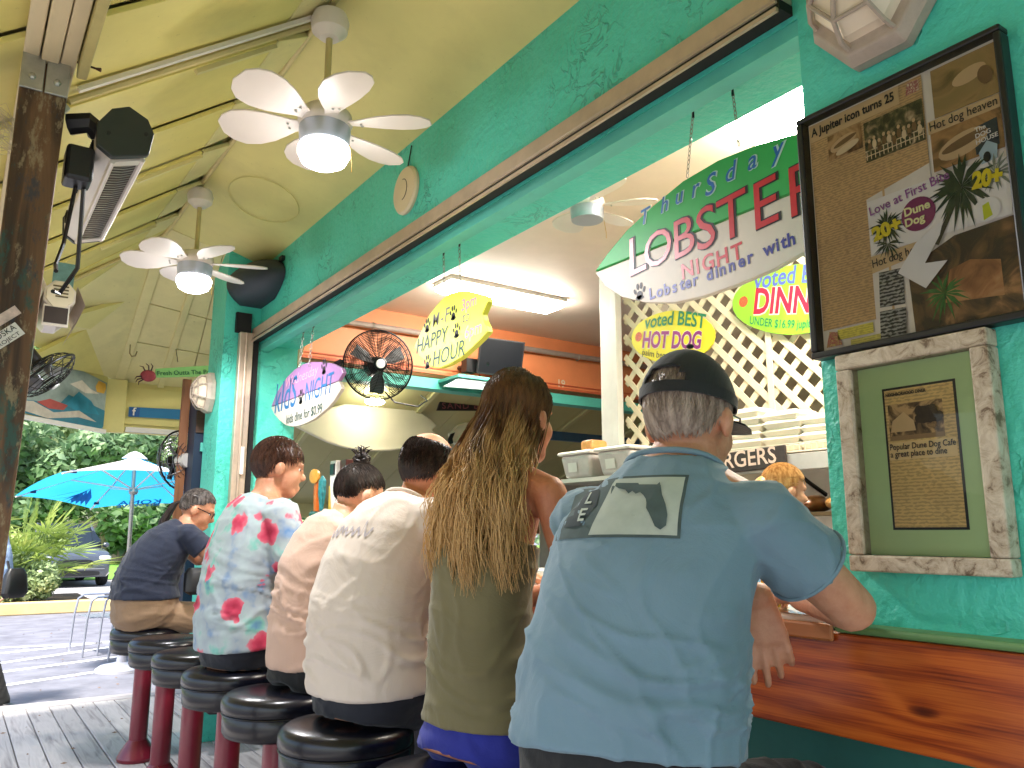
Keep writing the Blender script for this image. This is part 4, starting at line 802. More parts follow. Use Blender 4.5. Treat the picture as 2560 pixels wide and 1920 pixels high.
YG = M('board_yellow_green', rgb(206, 214, 74), .4, var=.06, vs=5); PINK = M('board_pink', rgb(232, 120, 140), .4, var=.1, vs=20); DTEAL = M('board_dark_teal', rgb(30, 70, 64), .5); GREY = M('board_grey', rgb(116, 112, 110), .5)
hh = thing('happy_hour_board', 'yellow-green fish-shaped sign reading M-F HAPPY HOUR 3pm to 6pm', 'sign', (1.73, 3.05, 2.1), 'hanging surfboard signs')
wpoly('board', [(3.356, 2.123), (3.32, 2.155), (3.27, 2.2), (3.215, 2.245), (3.15, 2.275), (3.086, 2.295), (3.02, 2.302), (2.948, 2.294), (2.87, 2.275), (2.79, 2.245), (2.719, 2.213), (2.707, 2.19), (2.75, 2.146), (2.742, 2.118), (2.717, 2.086), (2.71, 2.06), (2.753, 2.042), (2.83, 2.015), (2.914, 1.991), (3.02, 1.977), (3.103, 1.975), (3.16, 1.986), (3.22, 2.012), (3.298, 2.068)], 1.73, .03, YG, hh)
for b_, y, z, s, m_, sh_ in (('M', 3.175, 2.178, .085, GREY, .2), ('-', 3.095, 2.178, .085, GREY, 0), ('F', 3.06, 2.178, .09, GREY, .2), ('HAPPY', 3.325, 2.083, .097, DTEAL, .2), ('HOUR', 3.165, 1.992, .10, DTEAL, .2), ('3pm', 2.915, 2.195, .072, PINK, .1), ('to', 2.905, 2.14, .07, GREY, .2), ('6pm', 2.885, 2.065, .08, PINK, .1)):
    text(b_, (1.73, y, z), m_, hh, WX, size=s, bold=.018 if m_ is PINK else .004, shear=sh_, rot=.02)
for y, z in ((3.225, 2.195), (2.985, 2.20), (2.955, 2.115), (3.215, 2.02)): paw((1.73, y, z), .062, INK, hh)
chain((1.71, 3.05, 2.503), (1.72, 3.05, 2.30), hh, .02); chain((1.71, 2.91, 2.503), (1.72, 2.91, 2.285), hh, .02)

LIL = M('board_lilac', rgb(158, 116, 164), .4, var=.06, vs=5)
kb = thing('kids_night_board', 'lilac and white fish-shaped sign reading Wednesday kids NIGHT', 'sign', (1.695, 4.7, 2.1), 'hanging surfboard signs')
KK = lambda p: kx(p, 1.73, 1.693)
wpoly('lilac_half', KK([(5.455, 2.102), (5.361, 2.183), (5.157, 2.262), (5.02, 2.288), (4.871, 2.298), (4.74, 2.29), (4.602, 2.266), (4.48, 2.242), (4.377, 2.217), (4.234, 2.166), (4.209, 2.135), (4.272, 2.100)]), 1.693, .022, LIL, kb, .003)
wpoly('white_half', KK([(5.455, 2.097), (4.272, 2.095), (4.222, 2.048), (4.329, 1.991), (4.42, 1.962), (4.513, 1.942), (4.62, 1.922), (4.738, 1.912), (4.88, 1.908), (5.015, 1.917), (5.14, 1.94), (5.265, 1.986), (5.38, 2.04)]), 1.693, .022, CRW, kb, .003)
K2 = M('kids_blue', rgb(30, 104, 160), .4, var=.1, vs=20)
T('Wednesday', 5.17, 2.192, M('kids_pink', rgb(226, 160, 186), .4), kb, width=.58, x=1.693, shear=.2, hscale=.75)
T('kIdS', 5.37, 2.045, K2, kb, width=.42, x=1.693, shear=.15, hscale=1.15); T('NIGHT', 4.80, 2.045, K2, kb, width=.46, x=1.693, shear=.15, hscale=1.2)
T('kids dine for $0.99', 5.12, 1.945, DTEAL, kb, width=.62, x=1.693, hscale=1.0, bold=.01)
for y, z in ((4.87, 2.085), (4.50, 2.215)): (a, b), = KK([(y, z)]); paw((1.693, a, b), .085, INK, kb)
chain((1.70, 4.80, 2.503), (1.685, 4.80, 2.26), kb, .03); chain((1.70, 4.63, 2.503), (1.685, 4.63, 2.24), kb, .03)

# surfboards under the far ceiling
def surf(lb, pts, y, tail=True):
    s = thing('white_surfboard', lb, 'surfboard', (sum(p[0] for p in pts) / len(pts), y, 2.2), 'white surfboards')
    MB().prism(pts, (0, y, 0), (1, 0, 0), (0, 0, 1), .05).build('board', M('ivory_surfboard', rgb(238, 228, 200), .35, var=.03, coat=.2), s, bevel=.018, seg=3)
    return s
s1 = surf('large blank white fish-tail surfboard hanging under the caged fan', [(2.62, 2.27), (2.76, 2.345), (2.881, 2.42), (3.0, 2.478), (3.138, 2.527), (3.3, 2.565), (3.459, 2.583), (3.6, 2.584), (3.725, 2.572), (3.87, 2.547), (4.002, 2.508), (4.12, 2.45), (4.203, 2.385), (4.138, 2.334), (4.196, 2.284), (4.12, 2.225), (4.029, 2.176), (3.93, 2.14), (3.829, 2.115), (3.65, 2.082), (3.477, 2.07), (3.34, 2.068), (3.223, 2.075), (3.1, 2.095), (2.975, 2.126), (2.796, 2.196)], 7.55)
s2 = surf('second blank white surfboard mostly hidden behind the long hair', [(4.43, 2.33), (4.54, 2.43), (4.684, 2.5), (4.95, 2.58), (5.3, 2.6), (5.7, 2.52), (5.9, 2.42), (5.7, 2.3), (5.3, 2.2), (4.9, 2.15), (4.587, 2.175), (4.468, 2.24)], 7.7)
MB().prism([(4.40, 2.20), (4.45, 2.22), (4.44, 2.27), (4.47, 2.34), (4.42, 2.32), (4.39, 2.26)], (0, 7.64, 0), (1, 0, 0), (0, 0, 1), .02).build('fin', BLACK, s2)
for s_, xs in ((s1, (3.1, 3.8)), (s2, (4.9, 5.5))):
    for x in xs: MB().tube([(x, 7.6, 2.5), (x, 7.6, 2.75)], .004, 4).build('cord', CHAIN, s_)
sbs = thing('sand_bar_sign', 'dark plank sign with dull red letters SAND BAR under the far ceiling', 'sign', (4.35, 7.35, 2.55))
MB().prism([(4.052, 2.505), (4.80, 2.565), (4.82, 2.665), (4.087, 2.607)], (0, 7.3, 0), (1, 0, 0), (0, 0, 1), .02).build('plank', M('dark_plank', rgb(40, 30, 34), .6, var=.2), sbs)
text('SAND BAR', (4.11, 7.299, 2.53), M('dull_red_letters', rgb(142, 74, 84), .5), sbs, WY, width=.62, rot=.085, bold=.01, spacing=1.2, hscale=.8)
# award signs on the lattice
def award(lb, c, ln, ht, tilt, bm, lines):
    a = thing('award_sign', lb, 'sign', (3.96, c[0], c[1]), 'voted best signs on the lattice')
    u = V((0, -math.cos(tilt), math.sin(tilt))); v = V((0, math.sin(tilt), math.cos(tilt))); W = (u, v, V((-1, 0, 0))); o = V((3.965, c[0], c[1]))
    pts = []
    for i in range(28):
        t = 2 * math.pi * i / 28; pts.append((ln / 2 * math.copysign(abs(math.cos(t)) ** 1.15, math.cos(t)), ht / 2 * math.copysign(abs(math.sin(t)) ** .95, math.sin(t))))
    MB().prism(pts, o, u, v, .012).build('board', bm, a, bevel=.002)
    for (b_, x, z, wd, m_, bo, hs, arc, ol) in lines:
        p = o + u * x + v * z
        if ol: text(b_, p, M('award_pale_outline', rgb(250, 246, 220), .4), a, W, width=wd, bold=bo + .035, hscale=hs, arc=arc, lift=.001)
        text(b_, p, m_, a, W, width=wd, bold=bo, hscale=hs, arc=arc, lift=.003)
    disc(MB(), o - u * (ln * .40) + v * .0, .035, .035, W, 18, .002).build('round_mark', M('award_red_mark', rgb(206, 96, 60), .5, var=.5, vs=90), a)
    return a
PUR = M('award_purple', rgb(150, 44, 130), .4); GRN = M('award_green', rgb(24, 130, 92), .4); RD = M('award_red', rgb(222, 40, 70), .4); BLU = M('award_blue', rgb(92, 104, 190), .4)
award('yellow surfboard-shaped sign reading voted BEST HOT DOG on the lattice', (3.86, 2.585), .80, .37, -.20, M('award_yellow', rgb(236, 224, 50), .4, var=.08, vs=4),
      [('voted BEST', -.27, .055, .58, GRN, .02, 1.1, .03, 0), ('HOT DOG', -.27, -.075, .56, PUR, .03, 1.35, .0, 1), ('palm beach county', -.26, -.13, .5, INK, .0, 1, -.02, 0)])
award('green surfboard-shaped sign reading voted BEST DINNER on the lattice', (2.86, 2.61), .92, .42, -.20, M('award_lime', rgb(150, 214, 60), .4, var=.12, vs=4),
      [('voted BEST', -.30, .07, .62, BLU, .02, 1.15, .03, 0), ('DINNER', -.28, -.075, .60, RD, .03, 1.35, .0, 1), ('UNDER $16.99 jupiter courier', -.30, -.14, .66, GRN, .01, 1.3, -.03, 0)])

# ------------------------------------------------------------------ framed clippings
def printed(name, paper, ink, lines=170., cols=0., amt=.34):
    """newsprint: rows of broken words"""
    m, t, b, mp, L = custom(name)
    sx = nn(t, 'ShaderNodeSeparateXYZ'); L(mp.outputs[0], sx.inputs[0])
    sn = nn(t, 'ShaderNodeMath', operation='MULTIPLY', i_1=lines * 2 * math.pi); L(sx.outputs[2], sn.inputs[0])
    si = nn(t, 'ShaderNodeMath', operation='SINE'); L(sn.outputs[0], si.inputs[0])
    mp2 = nn(t, 'ShaderNodeMapping'); mp2.inputs['Scale'].default_value = (1, 60, lines); L(mp.outputs[0], mp2.inputs[0])
    no = nn(t, 'ShaderNodeTexNoise', i_Scale=1.7, i_Detail=1.); L(mp2.outputs[0], no.inputs['Vector'])
    ad = nn(t, 'ShaderNodeMath', operation='MULTIPLY_ADD', i_1=.14); L(si.outputs[0], ad.inputs[0]); L(no.outputs[0], ad.inputs[2])
    r = ramp(t, [(.44, paper), (.60, [p * (1 - amt) + i * amt for p, i in zip(paper, ink)])]); L(ad.outputs[0], r.inputs[0])
    n2 = nn(t, 'ShaderNodeTexNoise', i_Scale=9., i_Detail=3.); L(mp.outputs[0], n2.inputs['Vector'])
    hs = nn(t, 'ShaderNodeHueSaturation'); mr = nn(t, 'ShaderNodeMapRange', i_1=.3, i_2=.7, i_3=.85, i_4=1.12); L(n2.outputs[0], mr.inputs[0]); L(mr.outputs[0], hs.inputs['Value']); L(r.outputs[0], hs.inputs['Color'])
    L(hs.outputs[0], b.inputs['Base Color']); b.inputs['Roughness'].default_value = .6
    return m
def photo(name, stops, scale=22., dist=1.5):
    m, t, b, mp, L = custom(name); n = nn(t, 'ShaderNodeTexNoise', i_Scale=scale, i_Detail=5., i_Distortion=dist); L(mp.outputs[0], n.inputs['Vector'])
    r = ramp(t, stops); L(n.outputs[0], r.inputs[0]); L(r.outputs[0], b.inputs['Base Color']); b.inputs['Roughness'].default_value = .5; return m
GLASS, t_, b_, mp_, L_ = custom('picture_glass')
tr_ = nn(t_, 'ShaderNodeBsdfTransparent'); gl_ = nn(t_, 'ShaderNodeBsdfGlossy', i_Roughness=.02); mx_ = nn(t_, 'ShaderNodeMixShader'); lw_ = nn(t_, 'ShaderNodeFresnel', i_IOR=1.32)
L_(lw_.outputs[0], mx_.inputs[0]); L_(tr_.outputs[0], mx_.inputs[1]); L_(gl_.outputs[0], mx_.inputs[2]); L_(mx_.outputs[0], t_.nodes['Material Output'].inputs[0])
NP = printed('aged_newsprint', rgb(206, 170, 118), rgb(60, 44, 28)); NPY = printed('yellowed_newsprint', rgb(222, 188, 120), rgb(70, 50, 26), 150.)
PHB = photo('brown_photo_print', [(.35, rgb(60, 44, 28)), (.5, rgb(150, 112, 70)), (.65, rgb(198, 160, 110))]); PHD = photo('dark_green_photo_print', [(.42, rgb(44, 46, 28)), (.52, rgb(78, 76, 48)), (.62, rgb(150, 130, 96)), (.7, rgb(196, 176, 140))], 45., .4)
PHK = photo('dim_photo_print', [(.4, rgb(52, 40, 28)), (.55, rgb(104, 78, 48)), (.7, rgb(176, 130, 84))], 14.)
fr1 = thing('clippings_frame', 'black framed collage of newspaper clippings on the turquoise pillar', 'picture frame', (1.58, .86, 1.63), 'framed clippings')
FX = 1.583
def q(y, z, l=0): return V((FX - l, y, z))
for a, b in (((1.560, .628, 2.2035), (1.598, 1.088, 2.217)), ((1.560, .628, 1.635), (1.598, 1.088, 1.6505))): box('frame_rail', a, b, BLACK, fr1, bevel=.004)
for a, b in (((1.560, 1.0715, 1.651), (1.598, 1.088, 2.203)), ((1.560, .628, 1.651), (1.598, .6425, 2.203))): box('frame_rail', a, b, BLACK, fr1, bevel=.004)
box('backing', (1.585, .643, 1.651), (1.597, 1.070, 2.203), M('white_mount_card', rgb(232, 224, 208), .7, var=.05), fr1)
def rect(nm, y0, y1, z0, z1, m_, l): return sheet(nm, [q(y0, z0, l), q(y1, z0, l), q(y1, z1, l), q(y0, z1, l)], m_, fr1)
rect('newspaper', 1.066, .795, 1.70, 2.198, NP, .001); rect('column_gap', .90, .895, 1.70, 2.0, M('gap_paper', rgb(206, 172, 120), .6), .002) 
sheet('newspaper', [q(.938, 1.70, .0013), q(.795, 1.70, .0013), q(.795, 2.0, .0013), q(.938, 1.97, .0013)], M('white_mount_card2', rgb(228, 220, 204), .7), fr1)
rect('headline_strip', 1.066, .845, 2.155, 2.197, M('clean_newsprint', rgb(212, 182, 134), .6), .002)
text('A Jupiter icon turns 25', q(1.06, 2.168, .0025), INK, fr1, WX, width=.205, bold=.03, hscale=1.3)
rect('photo', 1.02, .935, 2.092, 2.152, PHB, .0025); rect('photo', .93, .797, 2.052, 2.146, PHD, .0025)
TN1, TN2, TN3 = M('print_skin_tone', rgb(206, 176, 132), .5), M('print_mid_tone', rgb(120, 92, 60), .5), M('print_pale_tone', rgb(222, 200, 160), .5)
for i_ in range(11):   # a row of small figures behind a railing
    yy = .918 - i_ * .0112; zz = 2.098 + .006 * math.sin(i_ * 2.3); disc(MB(), q(yy, zz, .0035), .0036, .0046, WX, 10).build('tiny_figure', TN1, fr1); disc(MB(), q(yy, zz - .014, .0030 + .0003 * (i_ % 2)), .0052, .011, WX, 10).build('tiny_figure', (TN2, TN3, TN2)[i_ % 3], fr1)
for zz in (2.064, 2.076): rect('tiny_rail', .93, .797, zz, zz + .0022, TN3, .0045)
for i_ in range(14): rect('tiny_picket', .927 - i_ * .0097, .925 - i_ * .0097, 2.056, 2.078, TN3, .0042)
for a_, b_, c_, d_, m_ in ((.98, 2.122, .034, .015, TN1), (.975, 2.124, .03, .006, TN2), (.97, 2.106, .03, .009, TN3)): disc(MB(), q(a_, b_, .0035 + .0008 * (m_ is TN2) + .0016 * (m_ is TN3)), c_, d_, WX, 18, rot=.25).build('food_print', m_, fr1)
for a_, b_, c_, d_, m_ in ((.725, 2.012, .05, .024, TN1), (.722, 2.016, .046, .010, TN2), (.70, 2.15, .034, .016, TN1), (.67, 2.135, .014, .02, TN2)): disc(MB(), q(a_, b_, .0028 + .0008 * (m_ is TN2)), c_, d_, WX, 18, rot=.2).build('food_print', m_, fr1)
rect('photo', .775, .645, 2.088, 2.195, photo('sand_photo', [(.35, rgb(96, 84, 50)), (.5, rgb(168, 138, 88)), (.65, rgb(150, 128, 80))], 9.), .002); rect('photo', .787, .65, 1.975, 2.062, photo('hot_dog_photo', [(.35, rgb(70, 54, 30)), (.5, rgb(176, 134, 84)), (.65, rgb(120, 92, 54))], 12.), .002)
rect('headline_strip', .79, .65, 2.058, 2.086, M('clean_newsprint', rgb(212, 182, 134), .6), .003); text('Hot dog heaven', q(.786, 2.064, .0035), INK, fr1, WX, width=.132, bold=.004, hscale=1.3)
sheet('dog_house_card', [q(.702, 1.978, .004), q(.658, 1.985, .004), q(.658, 2.04, .004), q(.704, 2.035, .004)], M('blue_black_card', rgb(36, 50, 62), .5), fr1)
for i, s_ in enumerate(('The', 'DOG', 'HOUSE')): text(s_, q(.699, 2.024 - i * .013, .005), WHITE, fr1, WX, size=.013, bold=.02, rot=.05)
sheet('dog_house_drawing', [q(.694, 1.955, .005), q(.665, 1.958, .005), q(.662, 1.985, .005), q(.68, 2.0, .005), q(.697, 1.98, .005)], M('pale_blue_card', rgb(170, 196, 204), .5), fr1); disc(MB(), q(.682, 1.966, .0055), .007, .011, WX, 12).build('doorway', INK, fr1)
sheet('banner_card', [q(.935, 1.842, .004), q(.65, 1.84, .004), q(.645, 1.955, .004), q(.75, 1.965, .004), q(.935, 1.962, .004)], M('white_banner_card', rgb(234, 230, 222), .5, var=.04), fr1)
PU = M('clip_purple', rgb(128, 44, 92), .5); YL = M('clip_yellow', rgb(222, 204, 40), .5)
text('Love at First Bite', q(.929, 1.928, .005), M('clip_mauve', rgb(150, 90, 150), .5), fr1, WX, width=.175, rot=.13, bold=.01, hscale=1.1)
disc(MB(), q(.825, 1.898, .005), .036, .036, WX, 28).build('logo_disc', PU, fr1)
for s_, zz in (('Dune', 1.90), ('Dog', 1.877)): text(s_, q(.853, zz, .0065), M('clip_cream', rgb(236, 232, 170), .5), fr1, WX, width=.055 if s_ == 'Dune' else .042, bold=.035, rot=.06)
def fronds(c, n, r, m_, par, a0=0, a1=360, l=.0055):
    mb = MB()
    for i in range(n):
        a = R(a0 + (a1 - a0) * i / n + rnd.uniform(-6, 6)); rr = r * rnd.uniform(.7, 1.1); d_ = V((0, -math.cos(a), math.sin(a))); s_ = V((0, math.sin(a), math.cos(a))) * r * .06
        o = q(*c, l + .0003 * (i % 5)); mb.add([o, o + d_ * rr * .5 + s_, o + d_ * rr + V((0, 0, -.15 * rr)), o + d_ * rr * .5 - s_], [(0, 1, 2, 3)])
    return mb.build('palm_fronds', m_, par)
DG = M('clip_dark_green', rgb(40, 58, 34), .5, var=.3, vs=90)
fronds((.895, 1.893), 26, .045, DG, fr1); fronds((.735, 1.925), 34, .075, DG, fr1, l=.0056); fronds((.672, 1.93), 16, .045, M('clip_grey_green', rgb(126, 134, 118), .5), fr1)
fronds((.895, 1.855), 12, .035, DG, fr1, 150, 390)
sheet('palm_trunk', [q(.742, 1.92, .006), q(.733, 1.92, .006), q(.79, 1.82, .006), q(.80, 1.825, .006)], M('clip_trunk', rgb(60, 58, 40), .5), fr1)
text('20+', q(.925, 1.868, .0075), YL, fr1, WX, width=.066, rot=.16, bold=.06); text('20+', q(.715, 1.912, .0075), YL, fr1, WX, width=.056, rot=-.12, bold=.06, hscale=1.3)
disc(MB(), q(.693, 1.862, .0058), .026, .024, WX, 20).build('ball', WHITE, fr1); sheet('ball_stripe', [q(.70, 1.842, .0078), q(.683, 1.848, .0078), q(.688, 1.876, .0078), q(.70, 1.872, .0078)], M('clip_lime', rgb(196, 206, 40), .5), fr1)
sheet('headline_strip', [q(.937, 1.80, .003), q(.82, 1.815, .003), q(.82, 1.842, .003), q(.937, 1.838, .003)], M('clean_newsprint', rgb(212, 182, 134), .6), fr1)
text('Hot dog heaven', q(.934, 1.812, .0035), INK, fr1, WX, width=.13, bold=.004, hscale=1.3, rot=.06)
sheet('photo', [q(.855, 1.652, .002), q(.645, 1.655, .002), q(.645, 1.838, .002), q(.76, 1.832, .002), q(.86, 1.79, .002)], PHK, fr1)
fronds((.79, 1.72), 20, .05, M('clip_bright_green', rgb(58, 110, 48), .5, var=.3, vs=80), fr1, l=.003)
sheet('shirt_print', [q(.79, 1.70, .0028), q(.68, 1.69, .0028), q(.68, 1.76, .0028), q(.735, 1.775, .0028), q(.775, 1.765, .0028)], photo('print_brown', [(.35, rgb(120, 80, 48)), (.5, rgb(168, 116, 72)), (.65, rgb(190, 146, 100))], 18., 1.), fr1)
sheet('white_strip', [q(.878, 1.785, .008), q(.835, 1.838, .008), q(.775, 1.87, .008), q(.785, 1.84, .008), q(.82, 1.79, .008), q(.775, 1.784, .008), q(.823, 1.738, .008)], M('clip_white', rgb(232, 230, 226), .5, var=.05), fr1)
BK = printed('black_menu_print', rgb(40, 42, 40), rgb(200, 200, 190), 130., amt=.6)
sheet('menu_card', [q(.926, 1.722, .004), q(.871, 1.718, .004), q(.868, 1.795, .004), q(.922, 1.798, .004)], BK, fr1); sheet('menu_card', [q(.93, 1.652, .004), q(.873, 1.652, .004), q(.869, 1.711, .004), q(.927, 1.713, .004)], BK, fr1)
rect('yellow_note', 1.03, .945, 1.672, 1.695, printed('yellow_note_print', rgb(224, 212, 90), rgb(90, 80, 30), 200.), .003); rect('yellow_note', 1.0, .93, 1.655, 1.667, printed('yellow_note_print2', rgb(220, 208, 110), rgb(90, 80, 30), 200.), .003)
sheet('red_doodle', [q(1.06, 1.66, .003), q(1.02, 1.66, .003), q(1.03, 1.69, .003), q(1.05, 1.695, .003)], photo('doodle', [(.4, rgb(200, 180, 110)), (.55, rgb(170, 70, 70)), (.7, rgb(210, 200, 160))], 90.), fr1)
sheet('red_doodle', [q(.83, 2.165, .003), q(.80, 2.165, .003), q(.80, 2.19, .003), q(.825, 2.192, .003)], photo('doodle2', [(.4, rgb(220, 200, 170)), (.55, rgb(160, 60, 70)), (.7, rgb(230, 220, 190))], 80.), fr1)
sheet('glass', [V((1.562, 1.07, 1.651)), V((1.562, .643, 1.651)), V((1.562, .643, 2.203)), V((1.562, 1.07, 2.203))], GLASS, fr1)
fr2 = thing('article_frame', 'white distressed frame with green mat around one newspaper article', 'picture frame', (1.58, .87, 1.17), 'framed clippings')
DIS, t_, b_, mp_, L_ = custom('distressed_white_paint')
n_ = nn(t_, 'ShaderNodeTexNoise', i_Scale=26., i_Detail=7., i_Roughness=.7, i_Distortion=.8); L_(mp_.outputs[0], n_.inputs['Vector']); r_ = ramp(t_, [(.36, rgb(110, 90, 70)), (.44, rgb(176, 160, 138)), (.6, rgb(206, 194, 174))]); L_(n_.outputs[0], r_.inputs[0]); L_(r_.outputs[0], b_.inputs['Base Color'])
bp_ = nn(t_, 'ShaderNodeBump', i_Strength=.6, i_Distance=.004); L_(n_.outputs[0], bp_.inputs['Height']); L_(bp_.outputs[0], b_.inputs['Normal']); b_.inputs['Roughness'].default_value = .6
for a, b in (((1.555, .709, 1.598), (1.598, 1.027, 1.632)), ((1.555, .709, 1.174), (1.598, 1.027, 1.207)), ((1.5555, .993, 1.2075), (1.598, 1.027, 1.5975)), ((1.5555, .709, 1.2075), (1.598, .744, 1.5975))): box('frame_rail', a, b, DIS, fr2, bevel=.004)
box('mat_board', (1.583, .745, 1.208), (1.597, .992, 1.597), M('sage_mat_board', rgb(176, 206, 148), .75, var=.04), fr2)
def rect2(nm, y0, y1, z0, z1, m_, l): return sheet(nm, [q(y0, z0, l), q(y1, z0, l), q(y1, z1, l), q(y0, z1, l)], m_, fr2)
rect2('black_border', .939, .787, 1.258, 1.548, BLACK, .001); rect2('article', .934, .792, 1.263, 1.543, NPY, .002)
rect2('photo', .928, .815, 1.438, 1.512, photo('grey_photo_print', [(.38, rgb(60, 46, 30)), (.5, rgb(120, 94, 60)), (.6, rgb(196, 160, 108))], 26.), .003)
rect2('headline_strip', .932, .794, 1.398, 1.434, M('clean_yellow_newsprint', rgb(228, 198, 140), .6), .003)
sheet('roof_print', [q(.925, 1.455, .0035), q(.872, 1.455, .0035), q(.875, 1.475, .0035), q(.895, 1.495, .0035), q(.92, 1.478, .0035)], M('print_roof', rgb(206, 174, 124), .5), fr2)
for i_ in range(9): disc(MB(), q(.86 - (i_ % 5) * .009, 1.478 + (i_ // 5) * .014, .0036 + .0003 * i_), .012, .010, WX, 9, rot=i_).build('foliage_print', M('print_foliage', rgb(56, 44, 28), .5, var=.3, vs=80), fr2)
rect2('road_print', .928, .815, 1.438, 1.447, M('print_road', rgb(150, 120, 80), .5), .0034)
text('Popular Dune Dog Cafe', q(.929, 1.419, .004), INK, fr2, WX, width=.134, bold=.012, hscale=1.25); text('a great place to dine', q(.929, 1.404, .004), INK, fr2, WX, width=.116, bold=.012, hscale=1.25)
text('NEIGHBORHOOD DINER', q(.929, 1.53, .004), INK, fr2, WX, width=.085, bold=.04, hscale=1.2)
sheet('glass', [V((1.565, .992, 1.208)), V((1.565, .745, 1.208)), V((1.565, .745, 1.597)), V((1.565, .992, 1.597))], GLASS, fr2)

# ------------------------------------------------------------------ stools
VIN = M('black_vinyl', rgb(9, 11, 22), .27, var=.15, vs=20, bump=.03, bs=90, spec=.5); MAR = M('maroon_enamel', rgb(112, 16, 40), .35, var=.12, vs=8, coat=.2)
def make_stool():
    s = thing('bar_stool', 'x', 'stool', (0, 0, 0), 'bar stools along the counter')
    MB().lathe([(.10, .003), (.105, .02), (.09, .05), (.06, .095), (.05, .11)], n=32).build('floor_flange', MAR, s, True, world=False)
    MB().lathe([(.0475, .10), (.0475, .60)], n=28).build('pedestal', MAR, s, True, world=False)
    MB().lathe([(.06, .572), (.15, .577), (.177, .586), (.184, .60), (.185, .654), (.183, .656)], n=40).build('seat_band', VIN, s, True, world=False, ang=50)
    c = MB().lathe([(.182, .657), (.188, .661), (.191, .672), (.1905, .692), (.184, .707), (.168, .717), (.12, .722), (.06, .7245), (.005, .725)], n=40).build('seat_cushion', VIN, s, True, world=False, ang=60)
    MB().tube([(.187 * math.cos(a), .187 * math.sin(a), .657) for a in [2 * math.pi * i / 40 for i in range(40)]], .0028, 6, close=True).build('piping', VIN, c, True, world=False)
    return s
st0 = make_stool(); SY = [1.13, 1.71, 2.287, 2.864, 3.44, 4.012, 4.59, 5.17]
slab_ = ['stool under the blue shirt man at the near end', 'stool under the long-haired woman in olive top', 'stool under the balding man in white tee', 'stool under the woman with the hair bun', 'stool under the man in floral shirt', 'empty stool next to the man in floral shirt', 'empty stool next to the woman in navy', 'farthest stool, under the woman in navy']
for i, y in enumerate(SY):
    o = st0 if i == 0 else copy_tree(st0); o.location = (.994, y, 0); o['label'] = 'black vinyl and maroon ' + slab_[i]
# ------------------------------------------------------------------ people
def spow(c, e): return math.copysign(abs(c) ** e, c)
def ring(c, r, d, a, b, n=28, e=.88):
    return [V(c) + r * (a * spow(math.cos(2 * math.pi * i / n), e)) + d * (b * spow(math.sin(2 * math.pi * i / n), e)) for i in range(n)]
def solid(mb, name, mat, parent, voxel=.008, it=4, disp=None):
    """overlapping shells grown into one continuous skin"""
    me = bpy.data.meshes.new('tmp'); me.from_pydata([tuple(p) for p in mb.v], [], mb.f); me.update()
    o = bpy.data.objects.new('tmp', me); COL.objects.link(o)
    m1 = o.modifiers.new('r', 'REMESH'); m1.mode = 'VOXEL'; m1.voxel_size = voxel
    m2 = o.modifiers.new('s', 'SMOOTH'); m2.factor = .5; m2.iterations = it
    dg = bpy.context.evaluated_depsgraph_get(); dg.update(); nm = bpy.data.meshes.new_from_object(o.evaluated_get(dg))
    bpy.data.objects.remove(o); bpy.data.meshes.remove(me); nm.name = name
    o0 = org(parent)
    if disp:
        nr = [v.normal.copy() for v in nm.vertices]
        for v, n in zip(nm.vertices, nr): v.co += n * disp(v.co, n)
    for v in nm.vertices: v.co -= o0
    ob = bpy.data.objects.new(name, nm); COL.objects.link(ob); ob.parent = parent; ORG[ob.name] = o0
    nm.materials.clear(); nm.materials.append(mat); nm.polygons.foreach_set('use_smooth', [True] * len(nm.polygons)); nm.update()
    return ob
def limb(mb, pts, rad, n=14):
    P, Q = [V(p) for p in pts], list(rad); out, rr = [], []
    for i in range(len(P) - 1):
        for k in range(4):
            t = k / 4; out.append(P[i].lerp(P[i + 1], t)); rr.append(Q[i] * (1 - t) + Q[i + 1] * t)
    out.append(P[-1]); rr.append(Q[-1]); mb.tube(out, rr, n)
    for p, r in ((P[0], Q[0]), (P[-1], Q[-1])): mb.ell(p, (r, r, r), n=10, m=6)
def hand(mb, wrist, d, n, thumb=1, curl=25, s=1., lens=(.080, .090, .084, .066), each=None):
    d = V(d).normalized(); n = V(n); n = (n - d * n.dot(d)).normalized(); w_ = d.cross(n).normalized() * thumb
    wr = V(wrist); palm = wr + d * .045 * s
    A = Matrix((d, w_, n)).transposed()
    mb.loft([ring(wr + d * t * s, w_, n, a * s, b * s, 14, .8) for t, a, b in ((-.01, .026, .02), (.02, .033, .017), (.055, .040, .015), (.085, .040, .013), (.092, .036, .010))])
    for i, (off, L_) in enumerate(zip((.033, .0115, -.0105, -.0325), lens)):
        p = wr + d * (.082 * s) + w_ * off * s; c = each[i] if each else curl; a = R(c * .35); pts = [p - d * .015]; rr = [.0100 * s]
        sp = off * 3.4; dd = (d + w_ * sp).normalized()
        for k, fr in enumerate((.42, .32, .26)):
            dirv = dd * math.cos(a) + n * math.sin(a); p = p + dirv * L_ * fr * s; pts.append(p); rr.append((.0097, .0090, .0078)[k] * s); a += R(c * (.8, .6, 0)[k])
        mb.tube(pts, rr, 8); mb.ell(pts[-1], (rr[-1],) * 3, n=8, m=5)
    p0 = wr + d * .022 * s + w_ * .026 * s; t1 = p0 + (d * .6 + w_ * .62 + n * .25).normalized() * .042 * s; t2 = t1 + (d * .9 + w_ * .25 + n * .3).normalized() * .032 * s
    mb.tube([p0 - w_ * .012, t1, t2], [.014 * s, .012 * s, .010 * s], 8); mb.ell(t2, (.008 * s,) * 3, n=8, m=5)
